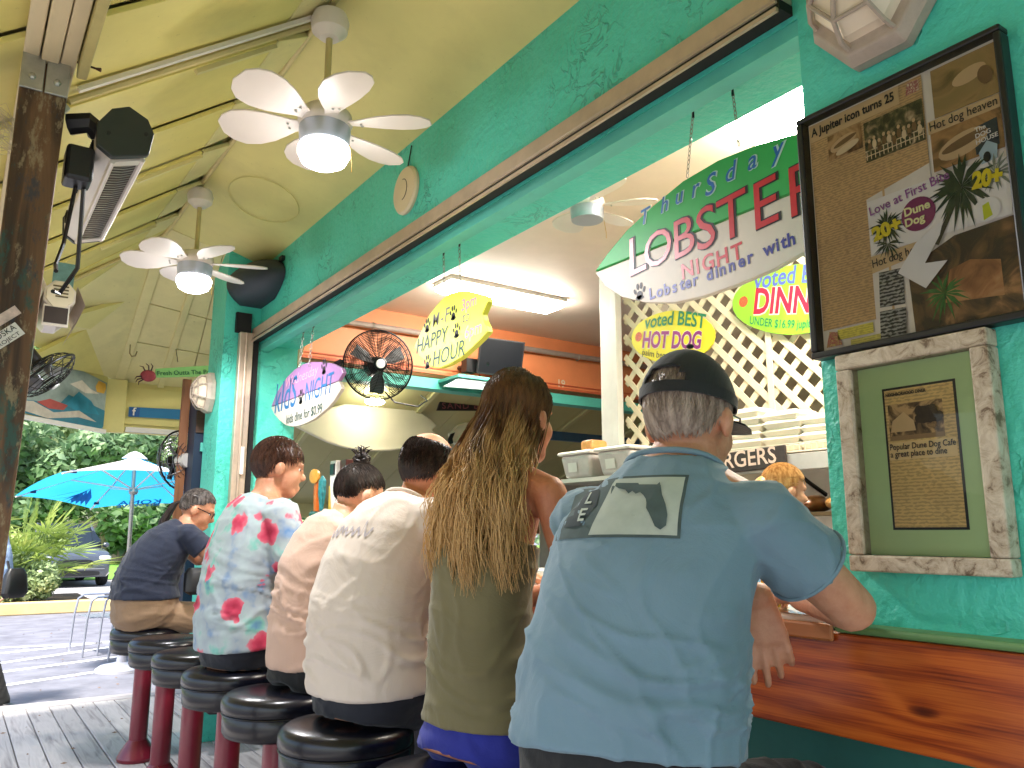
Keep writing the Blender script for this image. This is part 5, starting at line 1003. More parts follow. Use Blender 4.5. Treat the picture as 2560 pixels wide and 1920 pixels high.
def head_axes(yaw, pitch, roll=0):
    m = Matrix.Rotation(R(yaw), 3, 'Z') @ Matrix.Rotation(R(-pitch), 3, 'Y') @ Matrix.Rotation(R(roll), 3, 'X'); return m
def head(mb, c, A, s=1.):
    c = V(c)
    def E(p, r): mb.ell(c + A @ (V(p) * s), [x * s for x in r], A)
    E((-.012, 0, .025), (.100, .077, .098)); E((.032, 0, -.03), (.064, .063, .085)); E((.055, 0, -.088), (.036, .042, .03)); E((.0, 0, -.06), (.06, .058, .05))
    E((.088, 0, .006), (.017, .009, .02)); E((.103, 0, -.022), (.016, .015, .016)); E((.078, 0, .026), (.02, .05, .012)); E((.090, 0, -.066), (.014, .024, .007)); E((.088, 0, -.078), (.013, .02, .007))
    for y in (-1, 1): E((-.008, y * .080, -.012), (.021, .009, .032)); E((-.012, y * .083, -.010), (.013, .012, .024)); E((.055, y * .04, -.03), (.03, .02, .03))
SKIN = {}
def skin(name, col):
    m, t, b, mp, L = custom(name); n = nn(t, 'ShaderNodeTexNoise', i_Scale=26., i_Detail=8., i_Roughness=.65); L(mp.outputs[0], n.inputs['Vector'])
    r = ramp(t, [(.25, [col[0] * .80, col[1] * .62, col[2] * .56]), (.5, [col[0] * .95, col[1] * .88, col[2] * .84]), (.75, [min(1, c * 1.06) for c in col])]); L(n.outputs[0], r.inputs[0]); L(r.outputs[0], b.inputs['Base Color'])
    b.inputs['Roughness'].default_value = .5; b.inputs['Subsurface Weight'].default_value = .12; b.inputs['Subsurface Radius'].default_value = (.02, .008, .004); b.inputs['Subsurface Scale'].default_value = .5
    n2 = nn(t, 'ShaderNodeTexNoise', i_Scale=160., i_Detail=2.); L(mp.outputs[0], n2.inputs['Vector']); bp = nn(t, 'ShaderNodeBump', i_Strength=.3, i_Distance=.003); L(n2.outputs[0], bp.inputs['Height']); L(bp.outputs[0], b.inputs['Normal'])
    return m
def cloth(name, col, var=.10, rough=.85, weave=500.):
    m, t, b, mp, L = custom(name); n = nn(t, 'ShaderNodeTexNoise', i_Scale=5., i_Detail=6.); L(mp.outputs[0], n.inputs['Vector'])
    r = ramp(t, [(.3, [c * (1 - var) for c in col]), (.7, [min(1, c * (1 + var)) for c in col])]); L(n.outputs[0], r.inputs[0]); L(r.outputs[0], b.inputs['Base Color'])
    b.inputs['Roughness'].default_value = rough; b.inputs['Sheen Weight'].default_value = .15
    n2 = nn(t, 'ShaderNodeTexNoise', i_Scale=weave, i_Detail=2.); L(mp.outputs[0], n2.inputs['Vector']); n3 = nn(t, 'ShaderNodeTexNoise', i_Scale=7., i_Detail=7., i_Roughness=.6, i_Distortion=1.2); L(mp.outputs[0], n3.inputs['Vector'])
    ad = nn(t, 'ShaderNodeMath', operation='MULTIPLY_ADD', i_1=.06); L(n2.outputs[0], ad.inputs[0]); L(n3.outputs[0], ad.inputs[2])
    bp = nn(t, 'ShaderNodeBump', i_Strength=.3, i_Distance=.02); L(ad.outputs[0], bp.inputs['Height']); L(bp.outputs[0], b.inputs['Normal'])
    return m
def hairmat(name, c1, c2, ombre=None, z0=0, z1=1):
    m, t, b, mp, L = custom(name); mp.inputs['Scale'].default_value = (60, 60, 5); n = nn(t, 'ShaderNodeTexNoise', i_Scale=1.5, i_Detail=4.); L(mp.outputs[0], n.inputs['Vector'])
    r = ramp(t, [(.35, c1), (.65, c2)]); L(n.outputs[0], r.inputs[0]); out = r.outputs[0]
    if ombre:
        sx = nn(t, 'ShaderNodeSeparateXYZ'); tc = [x for x in t.nodes if x.type == 'TEX_COORD'][0]; L(tc.outputs['Object'], sx.inputs[0])
        n2 = nn(t, 'ShaderNodeTexNoise', i_Scale=26., i_Detail=2.); mp2 = nn(t, 'ShaderNodeMapping'); mp2.inputs['Scale'].default_value = (1, 1, .12); L(tc.outputs['Object'], mp2.inputs[0]); L(mp2.outputs[0], n2.inputs['Vector'])
        ad = nn(t, 'ShaderNodeMath', operation='MULTIPLY_ADD', i_1=.9); L(n2.outputs[0], ad.inputs[0]); mr = nn(t, 'ShaderNodeMapRange', i_1=z1, i_2=z0, i_3=-.42, i_4=.45); L(sx.outputs[2], mr.inputs[0]); L(mr.outputs[0], ad.inputs[2])
        mr2 = nn(t, 'ShaderNodeMapRange', i_1=.32, i_2=.62); L(ad.outputs[0], mr2.inputs[0])
        mx = nn(t, 'ShaderNodeMix', data_type='RGBA'); L(mr2.outputs[0], mx.inputs[0]); L(out, mx.inputs[6]); mx.inputs[7].default_value = c4(ombre); out = mx.outputs[2]
    L(out, b.inputs['Base Color']); b.inputs['Roughness'].default_value = .42; b.inputs['Specular IOR Level'].default_value = .4
    return m
def thr(x, hl=.5):   # hairline height against forwardness
    T_ = [(-1, -.62), (-.35, -.50), (-.12, -.12), (.12, .10), (.35, .12), (.6, .40), (.9, hl), (1.01, hl)]
    for (a, b), (c, d_) in zip(T_, T_[1:]):
        if x <= c: return b + (d_ - b) * (x - a) / (c - a)
    return hl
def scalp(c, A, s, region, mat, parent, k=1.05, strands=900, length=.03, name='hair', flow=None, lift=.35, rad=.0008, under=True, rseed=1):
    """hair: an under-shell plus many short locks lying on it"""
    rr = random.Random(rseed); c = V(c); rx = V((.100, .077, .098)) * s; off = V((-.012, 0, .025)) * s; mb = MB()
    P = lambda dv, q=1.: c + A @ (off + V((dv.x * rx.x, dv.y * rx.y, dv.z * rx.z)) * q)
    if under:
        N, Mm = 40, 26; idx = {}
        for i in range(Mm + 1):
            th = math.pi * i / Mm
            for j in range(N):
                ph = 2 * math.pi * j / N; dv = V((math.sin(th) * math.cos(ph), math.sin(th) * math.sin(ph), math.cos(th)))
                if region(dv): idx[(i, j)] = len(mb.v); mb.v.append(P(dv, k + .018 * noise.noise(dv * 5)))
        for i in range(Mm):
            for j in range(N):
                q = [(i, j), (i + 1, j), (i + 1, (j + 1) % N), (i, (j + 1) % N)]
                if all(x in idx for x in q): mb.f.append(tuple(idx[x] for x in q))
    cnt = 0; tries = 0
    while cnt < strands and tries < strands * 12:
        tries += 1; dv = V((rr.gauss(0, 1), rr.gauss(0, 1), rr.gauss(0, 1))).normalized()
        if not region(dv): continue
        cnt += 1; fl = flow(dv) if flow else V((-.25, 0, -1)); fl = fl + V((rr.gauss(0, .25), rr.gauss(0, .25), rr.gauss(0, .15))); fl = (fl - dv * fl.dot(dv)); fl = fl.normalized() if fl.length > .01 else V((-1, 0, 0))
        pts = [P(dv, k - .02)]; L_ = length * s * rr.uniform(.6, 1.2); d2 = dv.copy()
        for st in range(3):
            d2 = (d2 + fl * (L_ / 3 / .09) ).normalized(); pts.append(P(d2, k + .012 + lift * .05 * (st + 1) / 3 * rr.uniform(.4, 1.4)))
        mb.tube(pts, [rad * 2.2, rad * 2.4, rad * 1.8, rad * .5], 3, cap=False)
    return mb.build(name, mat, parent, True, ang=80)
def eyes(c, A, s, par):
    for y in (-1, 1):
        e = MB().ell(V(c) + A @ (V((.0715, y * .030, .004)) * s), (.0105 * s,) * 3, n=12, m=8).build('eye', M('eye_white', rgb(222, 214, 208), .2, var=0), par, True)
        MB().ell(V(c) + A @ (V((.0795, y * .030, .004)) * s), (.0045 * s, .006 * s, .006 * s), A, n=10, m=6).build('iris', M('eye_dark', rgb(44, 30, 22), .15, var=0), e, True)
def folds(zw, amp=.006, seed=0., diag=.5, lo=.0018):
    """pulled-cloth creases: sharp ridges running round the body, deepest near the waist"""
    def f(p, n):
        a = (lo + amp * math.exp(-((p.z - zw) / .12) ** 2)) * max(.12, min(1, (p.z - zw + .10) / .06))
        w_ = V((noise.noise(p * 4 + V((seed, 0, 0))), noise.noise(p * 4 + V((0, seed, 3))), noise.noise(p * 4 + V((5, 0, seed)))))
        q = V((p.x * 3.2 + seed, p.y * 3.2, p.z * 20 + diag * 8 * (p.x - p.y))) + w_ * 1.1
        r1 = max(0, 1 - abs(noise.noise(q)) * 5.5); q2 = V((p.x * 6 - seed, p.y * 6, p.z * 9 - diag * 14 * (p.x + p.y))) + w_; r2 = max(0, 1 - abs(noise.noise(q2)) * 6)
        return max(-.0045, a * (r1 * .9 - .22) + (lo * 1.6 + a * .25) * (r2 - .25) + .003 * noise.noise(p * 9 + V((seed, 0, 0))))
    return f
def person(label, loc, yaw, rings, hd, hyaw, hpitch, sk, arms, legs, voxel=.0075, hs=1., armr=(.050, .040, .030), group='customers at the bar', legr=(.075, .058, .042), standing=False, hroll=0):
    """rings: torso stations (x,z,a,b[,y]) from hips to neck; arms: [(shoulder, elbow, wrist, hand dir, palm normal, thumb, curl)]"""
    t = thing('person', label, 'person', loc, group); y0 = loc[1]
    f = V((math.cos(R(yaw)), math.sin(R(yaw)), 0)); r = V((f.y, -f.x, 0))
    cs = [V((q[0], q[4] if len(q) > 4 else y0, q[1])) for q in rings]
    def trs(grow, n0=0, n1=None, extra=0):
        out = []; sub = cs[n0:n1]; rg_ = rings[n0:n1]
        for i, (c, q) in enumerate(zip(sub, rg_)):
            d_ = sub[min(i + 1, len(sub) - 1)] - sub[max(i - 1, 0)]; d_ = d_.normalized() if d_.length else V((0, 0, 1)); dp = d_.cross(r).normalized()
            out.append(ring(c, r, dp, q[2] + grow, q[3] + grow))
        return out
    mb = MB(); mb.loft(trs(-.006))
    A = head_axes(hyaw, hpitch, hroll); head(mb, hd, A, hs)
    nb = cs[-1]; sk_ = V(hd) + A @ (V((-.025, 0, -.06)) * hs); mb.tube([nb - (sk_ - nb) * .35, nb.lerp(sk_, .4), sk_], [.062 * hs, .054 * hs, .056 * hs], 16)
    for a in arms:
        limb(mb, [a[0], a[1], a[2]], armr); hand(mb, a[2], a[3], a[4], a[5], a[6], hs * .98, each=a[7] if len(a) > 7 else None)
        mb.tube([cs[-2], V(a[0])], [.055, armr[0] * .98], 12)
    for l in legs: limb(mb, l, legr)
    b = solid(mb, 'body', sk, t, voxel, 2)
    return t, A, cs, trs, f, r, b
def shirt(t, trs, arms, mat, n0=0, n1=None, ease=.014, sleeve=.62, voxel=.008, fold=None, sr=(.068, .066), cs=None, name='shirt', neck=None, armext=None):
    mb = MB(); mb.loft(trs(ease, n0, n1))
    for a in arms:
        s_, e_, w_ = V(a[0]), V(a[1]), V(a[2])
        if sleeve <= 1: mb.tube([s_ - (e_ - s_) * .12, s_.lerp(e_, sleeve * .5), s_.lerp(e_, sleeve)], [sr[0], sr[0] * 1.0, sr[1]], 16)
        else: mb.tube([s_ - (e_ - s_) * .12, s_.lerp(e_, .5), e_, e_.lerp(w_, .5), e_.lerp(w_, .93)], [sr[0], sr[0] * .95, sr[0] * .86, sr[1] * .85, sr[1] * .7], 16)
        if cs: mb.tube([cs, s_], [sr[0] * 1.0, sr[0] * 1.0], 14)
        mb.ell(s_, (sr[0],) * 3, n=12, m=8)
    return solid(mb, name, mat, t, voxel, 3, fold)
def seams(t, trs, k, arms, sleeve, sr, mat, ease, col=True, par=None):
    """rib collar and sleeve hems of a tee"""
    if col: MB().tube(trs(ease + .002, k, k + 2)[0], .006, 8, close=True).build('collar', mat, par or t, True)
    for a in arms:
        s_, e_ = V(a[0]), V(a[1]); d_ = (e_ - s_).normalized(); u_, v_, _ = basis(d_)
        for off, rr_ in ((-.004, .004),):
            c = s_.lerp(e_, sleeve) + d_ * off; MB().tube([c + (u_ * math.cos(q) + v_ * math.sin(q)) * (sr - .001) for q in [2 * math.pi * i / 28 for i in range(28)]], rr_, 6, close=True).build('sleeve_hem', mat, par or t, True)
def trousers(t, trs, legs, mat, n1=2, ease=.001, r_=(.086, .074, .058), voxel=.010, name='trousers', full=True):
    mb = MB(); mb.loft(trs(ease, 0, n1))
    for l in legs:
        p = [V(q) for q in l]; limb(mb, p if full else [p[0], p[1], p[1].lerp(p[2], .12)], r_ if full else (r_[0], r_[1], r_[1]))
    return solid(mb, name, mat, t, voxel, 3, folds(.78, .004, 3.))
def shoes(t, legs, yaw, mat):
    f = V((math.cos(R(yaw)), math.sin(R(yaw)), 0)); s_ = V((f.y, -f.x, 0))
    for l in legs:
        a = V(l[2]); mb = MB(); mb.loft([ring(a + f * x + V((0, 0, z)), s_, V((0, 0, 1)), w_, h, 16, .8) for x, z, w_, h in ((-.075, -.035, .025, .03), (-.06, -.03, .038, .045), (.0, -.032, .042, .046), (.08, -.045, .046, .033), (.15, -.053, .044, .025), (.185, -.056, .025, .018))])
        mb.build('shoe', mat, t, True, ang=60)
def seat_legs(x, y, yaw, z=.785, spread=.10, kneeout=.14, ank=(.34, .30)):
    f = V((math.cos(R(yaw)), math.sin(R(yaw)), 0)); r = V((f.y, -f.x, 0)); out = []
    for s_ in (1, -1):
        hip = V((x + .07, y, z - .01)) + r * s_ * spread * .8; kn = hip + f * .36 + r * s_ * (kneeout - spread) + V((0, 0, -.03)); out.append((hip, kn, V((hip + f * ank[0] + r * s_ * (kneeout - spread)).xy.to_tuple() + (ank[1],))))
    return out
def decal(src, o, u, v, n, faces_pts, mat, parent, name, cell=.02, lift=.0025):
    """a flat print laid on cloth: cut fine, then dropped onto the surface along -n"""
    bm = bmesh.new(); o = V(o); u = V(u).normalized(); v = V(v).normalized(); n = V(n).normalized()
    for vs, fs in faces_pts:
        bv = [bm.verts.new((p[0], p[1], 0)) for p in vs]
        for f in fs:
            try: bm.faces.new([bv[i] for i in f])
            except ValueError: pass
    bmesh.ops.triangulate(bm, faces=bm.faces[:])
    xs = [p.co.x for p in bm.verts]; ys = [p.co.y for p in bm.verts]
    for ax, lo, hi in ((0, min(xs), max(xs)), (1, min(ys), max(ys))):
        k = lo + cell
        while k < hi:
            pc = [0, 0, 0]; pc[ax] = k; pn = [0, 0, 0]; pn[ax] = 1
            bmesh.ops.bisect_plane(bm, geom=bm.verts[:] + bm.edges[:] + bm.faces[:], plane_co=pc, plane_no=pn); k += cell
    o0 = org(src); bvh = BVHTree.FromPolygons([w_.co + o0 for w_ in src.data.vertices], [tuple(p.vertices) for p in src.data.polygons])
    mb = MB(); bm.verts.index_update(); miss = set()
    for w_ in bm.verts:
        p = o + u * w_.co.x + v * w_.co.y; hit = bvh.ray_cast(p + n * .35, -n)
        if hit[0] is None or abs((hit[0] - p).dot(n)) > .13: miss.add(w_.index)
        mb.v.append((hit[0] if hit[0] is not None else p) + n * lift)
    mb.f = [g for g in (tuple(w_.index for w_ in f.verts) for f in bm.faces) if not miss.intersection(g)]; bm.free()
    return mb.build(name, mat, parent, True, ang=90)
def flat_text(s_, x, y, width, bold=0, shear=0):
    vs, fs = text_mesh(s_, 1, bold, shear); a = min(p.x for p in vs); b = max(p.x for p in vs); k = width / (b - a); return [((p.x - a) * k + x, p.y * k + y) for p in vs], fs
def poly_(pts): return (pts, [tuple(range(len(pts)))])

SK1 = skin('ruddy_skin', rgb(204, 152, 122)); SK2 = skin('tanned_skin', rgb(190, 126, 92)); SK3 = skin('fair_skin', rgb(214, 168, 138)); SK4 = skin('warm_skin', rgb(206, 146, 112))
DENIM = cloth('dark_trousers', rgb(24, 27, 38)); BLK = cloth('black_cloth', rgb(16, 16, 18)); SHOE = M('dark_shoe', rgb(28, 26, 26), .5)
# --- man in blue shirt and cap
ARM = [((1.205, .965, 1.275), (1.415, .935, 1.112), (1.545, 1.14, 1.115), (.35, .9, -.05), (.1, .1, -1), -1, 30),
       ((1.09, 1.31, 1.272), (1.33, 1.43, 1.10), (1.385, 1.125, 1.122), (.02, -.17, -.98), (.75, .65, 0), -1, 20, [6, 12, 24, 32])]
LG = seat_legs(1.0, 1.13, 10)
RG = [(1.01, .74, .17, .13), (1.015, .82, .188, .148), (1.015, .88, .192, .150), (1.025, .95, .190, .146), (1.04, 1.05, .182, .138), (1.07, 1.15, .180, .126), (1.105, 1.235, .182, .114), (1.137, 1.305, .142, .098), (1.162, 1.37, .085, .074), (1.18, 1.405, .062, .058)]
t, A, cs, trs, f, r, bd = person('man in light blue printed tee and black cap leaning on the counter', (.994, 1.13, .725), 27, RG, (1.210, 1.13, 1.474), 16, -8, SK1, ARM, LG, .0052, 1.02, (.054, .045, .031))
BLUE_T = cloth('faded_blue_tee', rgb(108, 135, 150), .09)
sh_ = shirt(t, trs, ARM, BLUE_T, 2, 9, .016, .50, .0068, folds(.98, .012, 1., .35, .0022), (.074, .080), cs=V((1.135, 1.13, 1.272)))
seams(t, trs, 8, ARM, .50, .080, BLUE_T, .009, par=sh_)
trousers(t, trs, LG, BLK, 4); shoes(t, LG, 10, SHOE)
pu, pn = V((f.y, -f.x, 0)), (-f + V((0, 0, .12))).normalized(); pv = pn.cross(pu); po = V((1.035, 1.15, 1.298))
INKP = M('faded_print_ink', rgb(74, 88, 88), .9, var=.15, vs=40); CRP = M('faded_print_cream', rgb(172, 180, 170), .9, var=.08, vs=30)
def dq(pts, mat, nm, lift): return decal(sh_, po, pu, pv, pn, [poly_(pts)], mat, sh_, nm, .02, lift)
dq([(-.125, -.065), (.135, -.065), (.135, .055), (-.125, .055)], INKP, 'print_panel', .002)
dq([(-.032, -.060), (.130, -.060), (.130, .050), (-.005, .050)], CRP, 'print_panel', .0035)
dq([(.002 + .112 * a_, -.056 + .10 * b_) for a_, b_ in ((0, .97), (.40, .95), (.42, .92), (.74, .90), (.77, .95), (.81, .87), (.85, .70), (.93, .52), (.985, .32), (.98, .13), (.90, .05), (.81, .11), (.75, .24), (.69, .36), (.64, .44), (.63, .54), (.60, .62), (.54, .70), (.47, .76), (.40, .73), (.33, .79), (.27, .74), (.20, .82), (.08, .85), (0, .90))], INKP, 'state_outline', .005)
decal(sh_, po, pu, pv, pn, [poly_([(-.10, -.042), (-.052, -.042), (-.032, .0), (-.036, .03), (-.04, .034), (-.098, .034)])], M('print_dark_ink', rgb(48, 58, 60), .9), sh_, 'print_badge', .02, .0038)
for s_, x, y in (('L', -.062, .004), ('E', -.064, -.032)): decal(sh_, po, pu, pv, pn, [flat_text(s_, x, y, .016, .02)], CRP, sh_, 'lettering', .02, .0055)
GH = hairmat('grey_hair', rgb(120, 104, 92), rgb(176, 160, 146))
HC_ = V((1.210, 1.13, 1.474))
scalp(HC_, A, 1.02, lambda d: d.z > thr(d.x) - .02 and d.x < .35 and d.z < .62, GH, t, 1.04, 2200, .024, rseed=3)
CAPC = cloth('black_cap_twill', rgb(24, 26, 28), .1, .8)
cap = MB(); rx = V((.100, .077, .098)) * 1.02; off = V((-.012, 0, .025)) * 1.02; N, Mm = 48, 22; idx = {}
for i in range(Mm + 1):
    th = R(86) * i / Mm
    for j in range(N):
        ph = 2 * math.pi * j / N; dv = V((math.sin(th) * math.cos(ph), math.sin(th) * math.sin(ph), math.cos(th)))
        if dv.x < -.5 and (dv.y / .42) ** 2 + ((dv.z - .20) / .26) ** 2 < 1 : continue
        k = 1.13 + .02 * (1 - dv.z); idx[(i, j)] = len(cap.v); cap.v.append(HC_ + A @ (off + V((0, 0, .002)) + V((dv.x * rx.x * k, dv.y * rx.y * k, dv.z * rx.z * k * 1.02))))
for i in range(Mm):
    for j in range(N):
        q4 = [(i, j), (i + 1, j), (i + 1, (j + 1) % N), (i, (j + 1) % N)]
        if all(x in idx for x in q4): cap.f.append(tuple(idx[x] for x in q4))
capo = cap.build('cap', CAPC, t, True, ang=70); sd_ = capo.modifiers.new('thick', 'SOLIDIFY'); sd_.thickness = .003
band = [HC_ + A @ (off + V((0, 0, .0)) + V((rx.x * 1.16 * math.cos(a), rx.y * 1.16 * math.sin(a), .012))) for a in [2 * math.pi * i / 48 for i in range(48)]]
MB().loft([[p + A @ V((0, 0, -.012)) for p in band], [p + A @ V((0, 0, .010)) for p in band], [p + A @ V((0, 0, .010)) * .9 - (p - HC_).normalized() * .004 for p in band], [p + A @ V((0, 0, -.012)) * .9 - (p - HC_).normalized() * .004 for p in band]], cap=False, close=True).build('strap', CAPC, capo, True)
br = MB(); br.loft([[HC_ + A @ V((x, y * w_, .022 - .018 * (abs(y * w_) / .08) ** 2 + dz - .10 * (x - .09))) for y in [-1 + .2 * k for k in range(11)]] + [HC_ + A @ V((x, y * w_, .018 - .018 * (abs(y * w_) / .08) ** 2 + dz - .10 * (x - .09))) for y in [1 - .2 * k for k in range(11)]] for x, w_, dz in ((.075, .082, 0), (.11, .080, .0), (.145, .066, 0), (.165, .042, 0), (.172, .015, 0))]).build('brim', CAPC, capo, True)
MB().ell(HC_ + A @ V((-.012, 0, .155)), (.008, .008, .005)).build('button', CAPC, capo, True)
MB().tube([HC_ + A @ V((.0, -.082, .008)), HC_ + A @ V((.06, -.078, .012)), HC_ + A @ V((.098, -.06, .008))], .002, 6).build('glasses', BLACKM, t)
eyes(HC_, A, 1.02, t)
# --- woman with long wavy hair
ARM = [((1.165, 1.545, 1.345), (1.235, 1.50, 1.04), (1.48, 1.60, 1.105), (.9, .3, 0), (0, .3, -1), -1, 25), ((1.13, 1.875, 1.345), (1.22, 1.93, 1.05), (1.50, 1.84, 1.105), (.9, -.3, 0), (0, -.2, -1), 1, 25)]
LG = seat_legs(1.0, 1.71, 5)
RG = [(1.06, .73, .15, .115), (1.085, .815, .146, .114), (1.085, .88, .138, .106), (1.075, 1.0, .124, .094), (1.08, 1.12, .124, .090), (1.10, 1.23, .132, .094), (1.13, 1.33, .140, .085), (1.15, 1.39, .075, .06), (1.165, 1.43, .05, .048)]
t, A, cs, trs, f, r, bd = person('woman with long wavy brown hair in olive sleeveless top', (.994, 1.71, .725), 8, RG, (1.195, 1.71, 1.545), 16, -4, SK2, ARM, LG, .0070, .98, (.042, .034, .026))
OL = cloth('olive_top', rgb(112, 104, 72), .08)
shirt(t, trs, [], OL, 1, 6, .014, voxel=.008, fold=folds(.92, .007, 5., .3), name='sleeveless_top')
for s_ in (-1, 1): MB().tube([V((1.19, 1.71 + s_ * .085, 1.25)), V((1.165, 1.71 + s_ * .095, 1.385)), V((1.05, 1.71 + s_ * .075, 1.30)), V((1.0, 1.71 + s_ * .07, 1.2))], .006, 6).build('strap', OL, t)
trousers(t, trs, LG, cloth('royal_blue_shorts', rgb(34, 42, 140), .1), 4, full=False, name='shorts'); shoes(t, LG, 5, SHOE)
HLM = hairmat('balayage_hair', rgb(70, 44, 26), rgb(116, 78, 46), rgb(212, 172, 114), .50, .96); HC_ = V((1.195, 1.71, 1.545))
rr = random.Random(11); hb = MB()
AX = V((1.10, 1.71, 0))
for i in range(4600):   # long locks: root on the scalp, over the crown and down the back
    ph = rr.uniform(40, 320) if i % 3 else rr.uniform(120, 240); ph = R(ph); th = R(rr.uniform(3, 88)); dv = V((math.sin(th) * math.cos(ph), math.sin(th) * math.sin(ph), math.cos(th)))
    if dv.z < thr(dv.x, .55) : continue
    s_ = .98; P = lambda q, k: HC_ + A @ (V((-.012, 0, .025)) * s_ + V((q.x * .1, q.y * .077, q.z * .098)) * s_ * k)
    k = 1.04 + rr.uniform(0, .10); pts = [P(dv, 1.0)]; d2 = dv.copy()
    fl = V((-.55, dv.y * .5, -1)) if dv.x < .2 else V((-.25, dv.y * 1.4, -1))
    for st in range(4):
        tv = fl - d2 * fl.dot(d2); tv = tv.normalized() if tv.length > .05 else V((-1, 0, 0)); d2 = (d2 + tv * .42).normalized()
        if d2.z < -.35: break
        pts.append(P(d2, k))
    p = pts[-1]; side = (p.y - 1.71); zend = rr.uniform(1.09, 1.27) + .03 * abs(side) / .1; n_ = 12; ph0 = rr.uniform(0, 6.28); am = rr.uniform(.004, .013); ysp = rr.gauss(0, .02)
    bx = 1.02 + .35 * max(0, .03 - abs(side)) + rr.uniform(-.035, .02); zs = p.z
    tgt = V((bx if abs(side) < .06 else bx + .05 + max(0, p.x - 1.17) * .9, 1.71 + side * 1.55 + ysp, zend))
    for st in range(1, n_ + 1):
        u_ = st / n_; e_ = u_ * u_ * (3 - 2 * u_)
        q = V((p.x + (tgt.x - p.x) * (e_ ** .7), p.y + (tgt.y - p.y) * e_, p.z + (tgt.z - p.z) * u_))
        q.x -= .025 * math.sin(math.pi * u_) ; q += V((math.sin(ph0 + u_ * 13) * am, math.cos(ph0 * 1.7 + u_ * 11) * am * 1.3, 0)) * min(1, u_ * 2); pts.append(q)
    n2 = len(pts); hb.tube(pts, [.0015 * (1 - .7 * (j / (n2 - 1)) ** 3) for j in range(n2)], 3, cap=False)
hb.build('hair', HLM, t, True, ang=120)
hv = MB(); hv.loft([ring((cx_, 1.71, z), V((0, 1, 0)), V((1, 0, 0)), a, b, 22) for cx_, z, a, b in ((1.055, 1.20, .105, .018), (1.05, 1.26, .112, .03), (1.05, 1.33, .108, .04), (1.07, 1.40, .095, .05), (1.11, 1.47, .086, .062), (1.15, 1.54, .083, .082), (1.18, 1.60, .072, .086), (1.19, 1.635, .045, .06), (1.19, 1.648, .01, .015))]); solid(hv, 'hair_volume', hairmat('dark_root_hair', rgb(44, 28, 18), rgb(74, 48, 30)), t, .009, 3)
eyes(HC_, A, .98, t)
# --- balding man in white tee
ARM = [((1.19, 2.125, 1.285), (1.36, 2.08, 1.10), (1.55, 2.22, 1.115), (.8, .5, 0), (0, .2, -1), -1, 30), ((1.15, 2.46, 1.285), (1.38, 2.52, 1.10), (1.56, 2.36, 1.115), (.8, -.4, 0), (0, 0, -1), 1, 30)]
LG = seat_legs(1.0, 2.287, 12)
RG = [(1.05, .725, .16, .13), (1.06, .80, .182, .148), (1.055, .90, .184, .148), (1.05, 1.02, .178, .142), (1.075, 1.14, .174, .132), (1.115, 1.235, .172, .116), (1.155, 1.295, .145, .096), (1.18, 1.335, .08, .072), (1.20, 1.36, .06, .056)]
t, A, cs, trs, f, r, bd = person('balding dark-haired man hunched in a white tee with a faint back print', (.994, 2.287, .725), 14, RG, (1.245, 2.287, 1.442), 16, -16, SK4, ARM, LG, .0075, 1.0, (.052, .042, .03))
sh_ = shirt(t, trs, ARM, cloth('cream_white_tee', rgb(214, 200, 186), .05), 1, 8, .016, .62, .008, folds(.90, .009, 9., .3), (.076, .078), cs=V((1.12, 2.287, 1.275)))
seams(t, trs, 7, ARM, .62, .078, MATS['cream_white_tee'], .006, par=sh_)
trousers(t, trs, LG, DENIM, 4); shoes(t, LG, 12, SHOE)
pu, pn = V((f.y, -f.x, 0)), (-f + V((0, 0, .45))).normalized(); pv = pn.cross(pu); GP = M('faint_print', rgb(176, 168, 172), .9)
sq = [(-.11 + .21 * i / 40, .012 * math.sin(i * 1.15) + (.022 if i in (14, 15, 33, 34) else 0)) for i in range(41)]
decal(sh_, V((1.06, 2.30, 1.215)), pu, pv, pn, [([(x, y + .006) for x, y in sq] + [(x, y - .006) for x, y in sq], [(i, i + 1, 42 + i, 41 + i) for i in range(40)])], GP, sh_, 'faint_back_print', .03, .003)
HC_ = V((1.245, 2.287, 1.442))
scalp(HC_, A, 1., lambda d: d.z > thr(d.x) - .02 and d.z < .58 + .2 * max(0, -d.x - .5) and d.x < .5, hairmat('black_brown_hair', rgb(30, 22, 18), rgb(58, 42, 34)), t, 1.035, 2600, .026, rseed=5)
eyes(HC_, A, 1., t)
# --- woman with hair bun
ARM = [((1.175, 2.735, 1.245), (1.16, 2.68, .99), (1.44, 2.74, 1.11), (.9, .2, 0), (0, 0, -1), -1, 30), ((1.155, 2.995, 1.245), (1.25, 3.06, 1.02), (1.5, 2.98, 1.11), (.9, -.2, 0), (0, 0, -1), 1, 30)]
LG = seat_legs(1.0, 2.864, 5)
RG = [(1.07, .725, .14, .11), (1.09, .80, .148, .120), (1.08, .90, .140, .114), (1.082, 1.02, .134, .104), (1.10, 1.13, .135, .10), (1.135, 1.21, .134, .092), (1.16, 1.26, .115, .08), (1.19, 1.295, .062, .055), (1.205, 1.315, .046, .044)]
t, A, cs, trs, f, r, bd = person('dark-haired woman with a messy bun in a blush long-sleeved sweater', (.994, 2.864, .725), 8, RG, (1.262, 2.864, 1.388), 6, -26, SK3, ARM, LG, .0078, .95, (.040, .033, .025))
shirt(t, trs, ARM, cloth('blush_sweater', rgb(206, 172, 152), .06), 1, 8, .014, 2, .0085, folds(.98, .007, 13., .2), (.058, .056), cs=V((1.14, 2.864, 1.24)))
trousers(t, trs, LG, BLK, 4); shoes(t, LG, 5, SHOE); HC_ = V((1.262, 2.864, 1.388)); HM = hairmat('near_black_hair', rgb(26, 20, 18), rgb(52, 40, 35))
